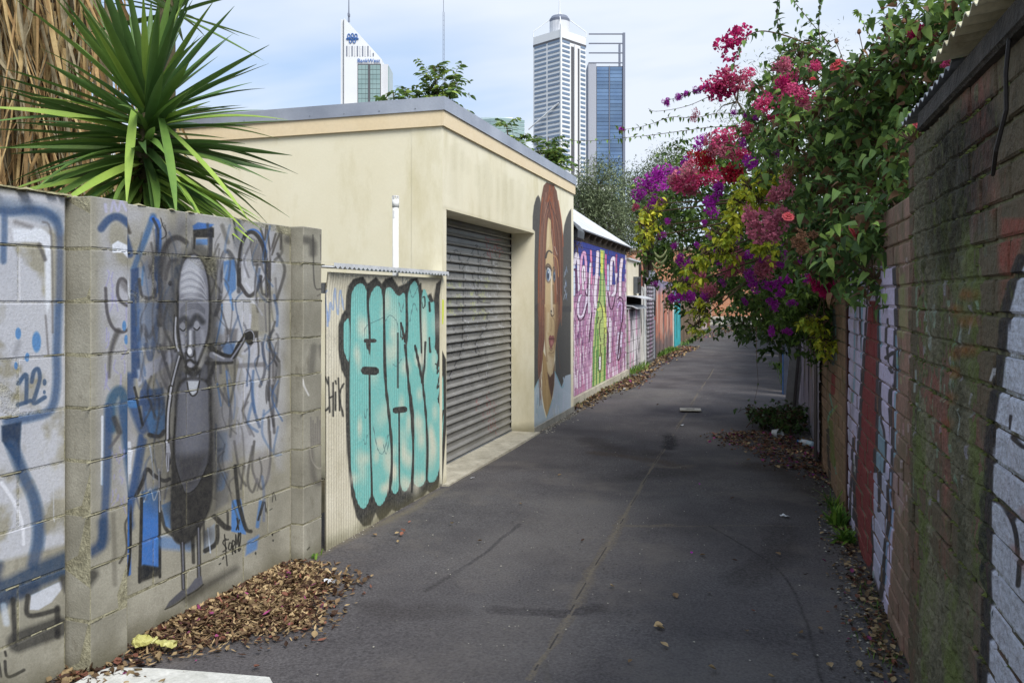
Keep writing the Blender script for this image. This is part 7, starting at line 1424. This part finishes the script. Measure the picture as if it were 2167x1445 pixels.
MB().box(XA(146), XA(262), 0, 14, 0, zA(262)).build('body', m_tw, bA); MB().box(XA(150), XA(206), -.08, -.01, zA(280), zA(273)).build('window_band', m_dkb, bA); MB().box(XA(150), XA(206), -.08, -.01, zA(300), zA(293)).build('window_band', m_dkb, bA); MB().box(XA(160), XA(190), 3, 9, zA(262), zA(252)).build('roof_plant', m_tw2, bA)
bB = tower('low_block', 'white flat roofed building low behind the end of the garage', 1205, 70., cat='building', group=None); XB = lambda x: k(x - 1205, 70); zB = lambda y: zt(y, 70.)
MB().box(XB(1180), XB(1300), 0, 9, 0, zB(404)).build('body', m_tw2, bB); MB().box(XB(1178), XB(1304), -.4, 9.2, zB(404), zB(393)).build('roof_slab', m_tw, bB); MB().box(XB(1212), XB(1226), 2, 5, zB(393), zB(370)).build('roof_box', m_tw, bB); MB().box(XB(1250), XB(1270), 2, 5, zB(393), zB(380)).build('roof_box', m_tw2, bB)
for i in range(6): MB().box(XB(1212 + i * 14), XB(1221 + i * 14), -.05, -.01, zB(440), zB(415)).build('window', m_dkb, bB)
bC = tower('house', 'low pale house with a sloped roof behind the yucca leaves', 150, 60., cat='house', group=None); XC = lambda x: k(x - 150, 60); zC = lambda y: zt(y, 60.)
MB().box(XC(100), XC(240), 0, 6, 0, zC(380)).build('wall', m_tw2, bC); mb = MB(); mb.extr([(-.5, zC(382)), (3, zC(345)), (6.5, zC(382))], XC(94), XC(246), close=True); mb.build('roof', mat('house_roof', (150, 148, 150), bump=0), bC); MB().box(XC(150), XC(175), -.05, -.01, zC(420), zC(395)).build('window', m_dkb, bC)

# ================================================================ LITTER, WEEDS, FALLEN LEAVES
m_ll = [lm('dry_leaf_' + k_, a, b_, trans=.1, rough=.7, isl=.3, ov=.25) for k_, a, b_ in (('brown', (134, 112, 84), (98, 78, 58)), ('tan', (180, 158, 120), (142, 120, 88)), ('red', (142, 94, 76), (110, 72, 60)), ('dark', (84, 60, 46), (58, 42, 34)), ('mauve', (160, 70, 120), (120, 60, 96)))]
TL = tri_template(.75, -.25, .3, 2); TT = tri_template(.28, -.2, .2, 2)
def litter(name, label, poly, n, size, wts, height=.03, tm=TL, group=None, edge=None):
    pts = [gnd(*q) for q in poly]; P = []
    lo = Vector((min(p.x for p in pts) - .1, min(p.y for p in pts) - .1)); hi = Vector((max(p.x for p in pts) + .2, max(p.y for p in pts) + .1))
    while len(P) < n:
        x, y = random.uniform(lo.x, hi.x), random.uniform(lo.y, hi.y); ins = False; dm = 9
        for i in range(len(pts)):
            a, b_ = pts[i], pts[(i + 1) % len(pts)]
            if (a.y > y) != (b_.y > y) and x < (b_.x - a.x) * (y - a.y) / (b_.y - a.y) + a.x: ins = not ins
            q = (b_ - a).xy; t = max(0, min(1, (Vector((x, y)) - a.xy).dot(q) / max(q.length_squared, 1e-9))); dm = min(dm, (Vector((x, y)) - a.xy - q * t).length)
        if ins or dm < abs(random.gauss(0, .09)) * (random.random() < .5): P.append((x, y, .012 + random.random() * height * (min(1, dm * 7 + .1) if ins else .1)))
    P = np.array(P); D = unit(n); D[:, 2] *= .22
    o = leaf_cloud(name, P, D, rng.uniform(.3, 1.0, n) ** .8 * size * 1.25, tm, m_ll, None, rng.choice(5, n, p=wts), roll=.35); stuff(o, label, 'leaf litter'); return o
random.seed(90)
litter('leaf_litter', 'brown heap of dry leaves against the foot of the painted figure wall', [(290, 1365), (300, 1345), (420, 1285), (520, 1235), (600, 1202), (650, 1205), (700, 1240), (655, 1270), (640, 1320), (560, 1330), (480, 1340), (400, 1362)], 4200, .029, [.36, .30, .06, .26, .02], .022)
litter('twig_litter', 'thin dry leaf scraps mixed through the heap under the figure wall', [(285, 1395), (300, 1350), (420, 1285), (520, 1235), (600, 1202), (650, 1205), (700, 1240), (655, 1270), (640, 1330), (480, 1360)], 4600, .034, [.30, .30, .04, .35, .01], .024, TT)
litter('leaf_litter', 'few brown leaves caught behind the first pier, bottom left corner', [(140, 1450), (150, 1430), (250, 1415), (260, 1440)], 180, .035, [.35, .3, .1, .22, .03], .02)
litter('leaf_litter', 'reddish leaf drift with purple petals below the cut branches on the right', [(1500, 925), (1560, 915), (1640, 920), (1720, 940), (1745, 990), (1760, 1030), (1700, 1000), (1650, 990), (1610, 960)], 1700, .034, [.32, .14, .22, .24, .08], .02)
litter('leaf_litter', 'thin line of dry scraps along the foot of the lavender and mossy walls', [(1775, 1060), (1800, 1110), (1850, 1230), (1900, 1370), (1915, 1445), (1860, 1440), (1830, 1330), (1800, 1200), (1770, 1120)], 900, .026, [.25, .35, .12, .26, .02], .015)
litter('leaf_litter', 'dry leaves gathered at the foot of the pink mural', [(1200, 872), (1270, 830), (1340, 798), (1370, 800), (1335, 822), (1300, 828), (1230, 865)], 900, .05, [.35, .3, .1, .22, .03], .03)
litter('leaf_litter', 'dry leaves below the white board fence and steel post on the left', [(1345, 790), (1385, 765), (1440, 735), (1480, 735), (1440, 752), (1390, 775), (1370, 800)], 900, .06, [.35, .3, .1, .22, .03], .03)
litter('leaf_litter', 'leaves across the shaded alley far under the creeper', [(1450, 725), (1500, 700), (1560, 690), (1620, 690), (1560, 700), (1500, 715)], 500, .08, [.35, .3, .1, .22, .03], .02)
FLV = []
lmesh = [one_leaf_mesh('fallen_leaf', tri_template(w_, -c_, .3, 3), m_) for w_, c_, m_ in ((.8, .2, m_ll[0]), (.7, .3, m_ll[1]), (.6, .25, m_ll[2]), (.9, .15, m_ll[1]), (.5, .3, m_ll[3]))]
for i, (x, y, lb, mi) in enumerate([(835, 1134, 'tan leaf', 1), (848, 1138, 'red leaf', 2), (857, 1130, 'red leaf', 2), (842, 1153, 'small tan leaf', 1), (797, 1138, 'brown leaf', 0), (665, 1357, 'tan leaf', 1), (550, 1415, 'red leaf', 2), (610, 1325, 'pale leaf', 1), (958, 1112, 'orange leaf', 1), (870, 1107, 'red leaf', 2), (1300, 1247, 'tan leaf', 1), (1407, 1337, 'orange tan leaf', 1), (1415, 1376, 'pale brown leaf', 1), (1433, 1272, 'curled leaf', 0), (1383, 1332, 'brown scrap', 3), (1516, 1425, 'curled grey leaf', 3), (1562, 1192, 'dark leaf', 4), (1652, 1180, 'brown leaf', 0), (1690, 1395, 'tan leaf', 1), (1740, 1340, 'brown leaf', 0), (1755, 1300, 'red leaf', 2), (1690, 1345, 'brown leaf', 0), (1795, 1385, 'dark leaf', 4), (1600, 1300, 'small red leaf', 2), (1480, 1180, 'brown leaf', 0), (1640, 1440, 'pale leaf', 1), (1760, 1420, 'curled leaf', 3), (1545, 1060, 'dark leaf', 4), (1390, 860, 'brown leaf', 0), (1230, 1150, 'dark leaf', 4), (1105, 1070, 'brown leaf', 0), (1010, 1150, 'brown leaf', 0), (760, 1240, 'tan leaf', 1), (700, 1300, 'tan leaf', 1), (1180, 1010, 'small brown leaf', 0), (1700, 1222, 'dark curled leaf', 4), (1580, 1340, 'brown leaf', 0), (1500, 1260, 'brown leaf', 0), (1820, 1420, 'tan leaf', 1), (1330, 1410, 'small brown leaf', 0)]):
    p = gnd(x, y); o = link('fallen_leaf', lmesh[mi], None, (p.x, p.y, .016), rot=(random.gauss(0, .15), random.gauss(0, .15), random.uniform(0, 6.28)), scale=(random.uniform(.022, .042),) * 3)
    where = 'near the turquoise lettering' if x < 980 else ('on the left half of the asphalt' if x < 1200 else ('in mid alley by the pale seam' if x < 1450 else ('on the shaded asphalt right of the seam' if x < 1620 else 'close to the right hand walls')))
    o['category'] = 'leaf'; o['group'] = 'fallen leaves scattered on the alley'; FLV.append((f'{lb} lying flat {where}', y, o))
def spell(lst):
    g = {}
    for l, y, o in lst: g.setdefault(l, []).append((y, o))
    for l, q in g.items():
        q.sort(key=lambda a: -a[0])
        for i, (y, o) in enumerate(q): o['label'] = l if len(q) == 1 else l + ', ' + (['nearest', 'second nearest', 'third nearest', 'fourth nearest', 'fifth nearest', 'sixth nearest', 'seventh nearest', 'farthest'][i] if i < len(q) - 1 else 'farthest of these')
spell(FLV); FLV = []
m_mag = m_fl['purple']; pm = one_leaf_mesh('fallen_petal', tri_template(.9, -.2, .3, 2), m_mag)
for i, (x, y) in enumerate([(1463, 1178), (1482, 1030), (1640, 965), (1560, 985), (1700, 970), (1665, 990), (1720, 1010), (1545, 945)]):
    p = gnd(x, y); o = link('fallen_petal', pm, None, (p.x, p.y, .018), rot=(.1, .1, i), scale=(.02,) * 3); o['category'] = 'petal'; o['group'] = 'purple petals on the alley'; FLV.append(('purple petal fallen onto the shaded asphalt', y, o))
spell(FLV)
# yellow plastic bag, knotted and crumpled
m_bag = mat('yellow_plastic', (222, 219, 150), (204, 200, 120), rough=.3, ns=20, bump=.3, bs=60, trans=.35, spec=.5, bdist=.01)
bc = gnd(322, 1385); bg_ = thing('plastic_bag', 'crumpled pale yellow plastic bag with a knot, by the first pier', 'bag', (bc.x, bc.y, .035), TH)
def crumple(nu, nv, fx, seed, m, name, parent):
    r = np.random.default_rng(seed); mb = MB(); vs = []
    for i in range(nu):
        for j in range(nv): x, y, z, rad = fx(i / (nu - 1), j / nv); vs.append((x + r.normal(0, rad), y + r.normal(0, rad), max(.002, z + r.normal(0, rad))))
    mb.add(vs, [(i * nv + j, i * nv + (j + 1) % nv, (i + 1) * nv + (j + 1) % nv, (i + 1) * nv + j) for i in range(nu - 1) for j in range(nv)]); return mb.build(name, m, parent)
crumple(10, 12, lambda u, v: (-.075 + .09 * u, .035 * math.sin(math.pi * min(1, u * 1.0 + .12)) * math.cos(v * 6.283), .022 + .022 * math.sin(math.pi * min(1, u + .12)) * math.sin(v * 6.283), .004), 3, m_bag, 'bag_body', bg_)
crumple(10, 10, lambda u, v: (.01 + .085 * u, (.006 + .026 * u) * math.cos(v * 6.283) - .012 * u, .018 + (.005 + .006 * u) * math.sin(v * 6.283) - .008 * u, .0025), 4, m_bag, 'bag_neck', bg_)
MB().tube([(.005, -.01, .02), (.018, 0, .034), (.012, .014, .02), (.0, .004, .012), (.005, -.01, .02)], .006, 6).build('knot', m_bag, bg_)
# scraps of white paper and plastic, drain cover, cup and bottle
m_pap = mat('white_litter', (220, 222, 226), (196, 200, 206), rough=.5, ns=20, bump=.4)
for x, y, s, lb in [(1661, 1098, .06, 'crumpled clear wrapper on the asphalt by the weeds'), (1443, 903, .05, 'white paper scrap on the pale seam in mid alley'), (700, 1240, .07, 'silvery wrapper on the edge of the leaf heap'), (1448, 738, .12, 'white scrap below the thin white post at the left edge'), (1322, 826, .05, 'small white scrap by the dry leaves left'), (1000, 1016, .03, 'tiny pale chip in front of the roller door threshold')]:
    p = gnd(x, y); t = MB(); r = np.random.default_rng(int(x)); g5 = [(s * (i / 4 - .5) + r.normal(0, s * .05), s * .6 * (j / 3 - .5) + r.normal(0, s * .05), .006 + abs(r.normal(0, s * .14))) for j in range(4) for i in range(5)]
    t.add(g5, [(j * 5 + i, j * 5 + i + 1, j * 5 + 6 + i, j * 5 + 5 + i) for j in range(3) for i in range(4)]); o = t.build('paper_scrap', m_pap); o.location = (p.x, p.y, .012); o.rotation_euler = (0, 0, x); tag(o, lb, 'litter')
p = gnd(1461, 870); dc = thing('drain_cover', 'small worn concrete drain cover set in the alley seam', 'drain cover', (p.x, p.y, .01), .1); link('cover_plate', chamfer(.26, .22, .016, .004, m_conc, 'cover_plate'), dc, (0, 0, .010)); MB().box(-.05, .05, -.012, .012, .0185, .021).build('lift_slot', m_dark, dc)
p = gnd(1648, 926); cp = thing('plastic_cup', 'pale crushed cup lying in the leaf drift by the cut branches', 'cup', (p.x, p.y, .05)); 
MB().tube([(-.06, -.02, 0), (0, -.05, .0), (.0, -.052, 0)], [.03, .045, .047], 16, cap=False).build('cup_wall', m_pap, cp); MB().tube([(-.062, -.02, 0), (-.058, -.021, 0)], [.029, .03], 16).build('base_disc', m_pap, cp)
m_pet_ = mat('clear_bottle', (196, 216, 226), (176, 200, 216), rough=.1, bump=0, spec=.8); p = gnd(1706, 945); bo = thing('plastic_bottle', 'clear crushed water bottle at the foot of the right wall', 'bottle', (p.x, p.y, .035), 2.2)
MB().tube([(-.10, 0, 0), (-.09, 0, 0), (-.03, 0, .003), (.0, 0, -.003), (.05, 0, 0), (.08, 0, 0), (.10, 0, 0)], [.022, .03, .028, .031, .029, .016, .012], 14).build('bottle_body', m_pet_, bo, smooth=True); MB().tube([(.10, 0, 0), (.118, 0, 0)], .014, 12).build('cap', m_logo, bo); MB().tube([(-.03, 0, 0), (.025, 0, 0)], .0315, 14, cap=False).build('bottle_label', m_pap, bo)
# heap of cut branches
hp = gnd(1655, 905); hc = thing('branch_heap', 'dark heap of cut leafy branches dumped against the right wall', 'cuttings', (hp.x, hp.y, 0)); mb = MB(); P = []
for i in range(46):
    a = random.uniform(0, 6.28); s = Vector((hp.x + random.gauss(0, .14), hp.y + random.gauss(0, .30), random.uniform(.02, .12))); e_ = s + Vector((math.cos(a) * random.uniform(.15, .32), math.sin(a) * random.uniform(.2, .5), random.uniform(-.02, .20)))
    e_.x = min(e_.x, .45); mb.tube([s, s.lerp(e_, .5) + Vector((0, 0, .05)), e_], [.006, .004, .002], 4)
    for _ in range(26): P.append(tuple(s.lerp(e_, random.uniform(.2, 1)) + Vector((random.gauss(0, .03), random.gauss(0, .03), random.gauss(0, .02)))))
mb.build('twigs', m_vb, hc, world=True); P = np.array(P); P[:, 2] = np.maximum(P[:, 2], .015); leaf_cloud('foliage', P, unit(len(P)), rng.uniform(.04, .07, len(P)), TS, [m_bou[0], m_big[0], m_ll[3]], hc, rng.choice(3, len(P), p=[.45, .35, .2]))
# weeds
m_gr = [lm('weed_' + k_, a, b_, trans=.2, isl=.25) for k_, a, b_ in (('mid', (84, 118, 48), (58, 90, 36)), ('bright', (120, 150, 56), (88, 120, 44)))]
def weed(label, x, y, n, L, wd=.012, name='weed', el=(.3, 1.4), spread=.02, grp=None, vary=.3):
    p = gnd(x, y); t = thing(name, label, 'weed', (p.x, p.y, 0), group=grp); ms_ = []
    for q in range(4):
        mb = MB(); vs = []; dr = [.05, .2, .4, .6][q]
        for i in range(6): t_ = i / 5; w_ = wd * (1 - t_ ** 2) * (.5 + t_) + .0005; vs += [(-w_, t_ * L, -dr * L * t_ * t_ + w_ * .3), (0, t_ * L, -dr * L * t_ * t_), (w_, t_ * L, -dr * L * t_ * t_ + w_ * .3)]
        mb.add(vs, [(i * 3 + k_, i * 3 + k_ + 1, i * 3 + 4 + k_, i * 3 + 3 + k_) for i in range(5) for k_ in (0, 1)]); ms_.append(mb.mesh('leaf', [m_gr[q % 2]]))
    for i in range(n):
        a = random.uniform(0, 6.28); e = random.uniform(*el); d_ = (math.cos(a) * math.cos(e), math.sin(a) * math.cos(e), math.sin(e)); put_leaf('leaf', random.choice(ms_), Vector((p.x + random.gauss(0, spread), p.y + random.gauss(0, spread), .01)), d_, random.uniform(1 - vary, 1 + vary), t, .3)
    return t
weed('leafy green weed, larger of two at the foot of the lavender wall', 1772, 1115, 60, .12, .010); weed('green weed nearest the camera at the lavender wall, bushy', 1790, 1150, 44, .10, .010); weed('thin grassy weed at the base of the brown steel column', 1764, 1085, 40, .14, .004, el=(.7, 1.5))
weed('tiny green sprout at the base of the second block pier', 668, 1183, 8, .035, .008)
weed('small green sprout by the near end of the mossy wall', 1893, 1400, 8, .03, .006)
def grass(label, poly, n, L):
    pts = [gnd(*q) for q in poly]; P = np.array([[*( (pts[(i := random.randrange(len(pts) - 1))].lerp(pts[i + 1], random.random())).xy), .0] for _ in range(n)]); P[:, :2] += rng.normal(0, .07, (n, 2)); D = unit(n) * .45; D[:, 2] = abs(D[:, 2]) + .8
    o = leaf_cloud('grass_tufts', P, D, rng.uniform(.4, 1.1, n) * L, tri_template(.09, .2, .1, 2), m_gr, None, rng.integers(0, 2, n)); stuff(o, label, 'grass')
grass('bright grass tufts under the pink corrugated fence on the left', [(1393, 757), (1410, 748), (1430, 742)], 800, .16); grass('sparse weeds along the foot of the pink mural wall', [(1198, 866), (1240, 842), (1290, 815), (1330, 796), (1345, 785)], 500, .08); grass('grass and weeds below the block base of the lean-to', [(1335, 795), (1350, 785), (1365, 775)], 200, .18); grass('low weeds at the foot of the right wall past the blue post', [(1640, 772), (1655, 785), (1668, 800), (1680, 830)], 500, .12); grass('scattered green shoots along the foot of the mossy wall', [(1845, 1240), (1880, 1340), (1905, 1430)], 160, .05)
grass('grass along the shaded far left edge of the alley', [(1445, 735), (1470, 718), (1495, 702)], 500, .15)
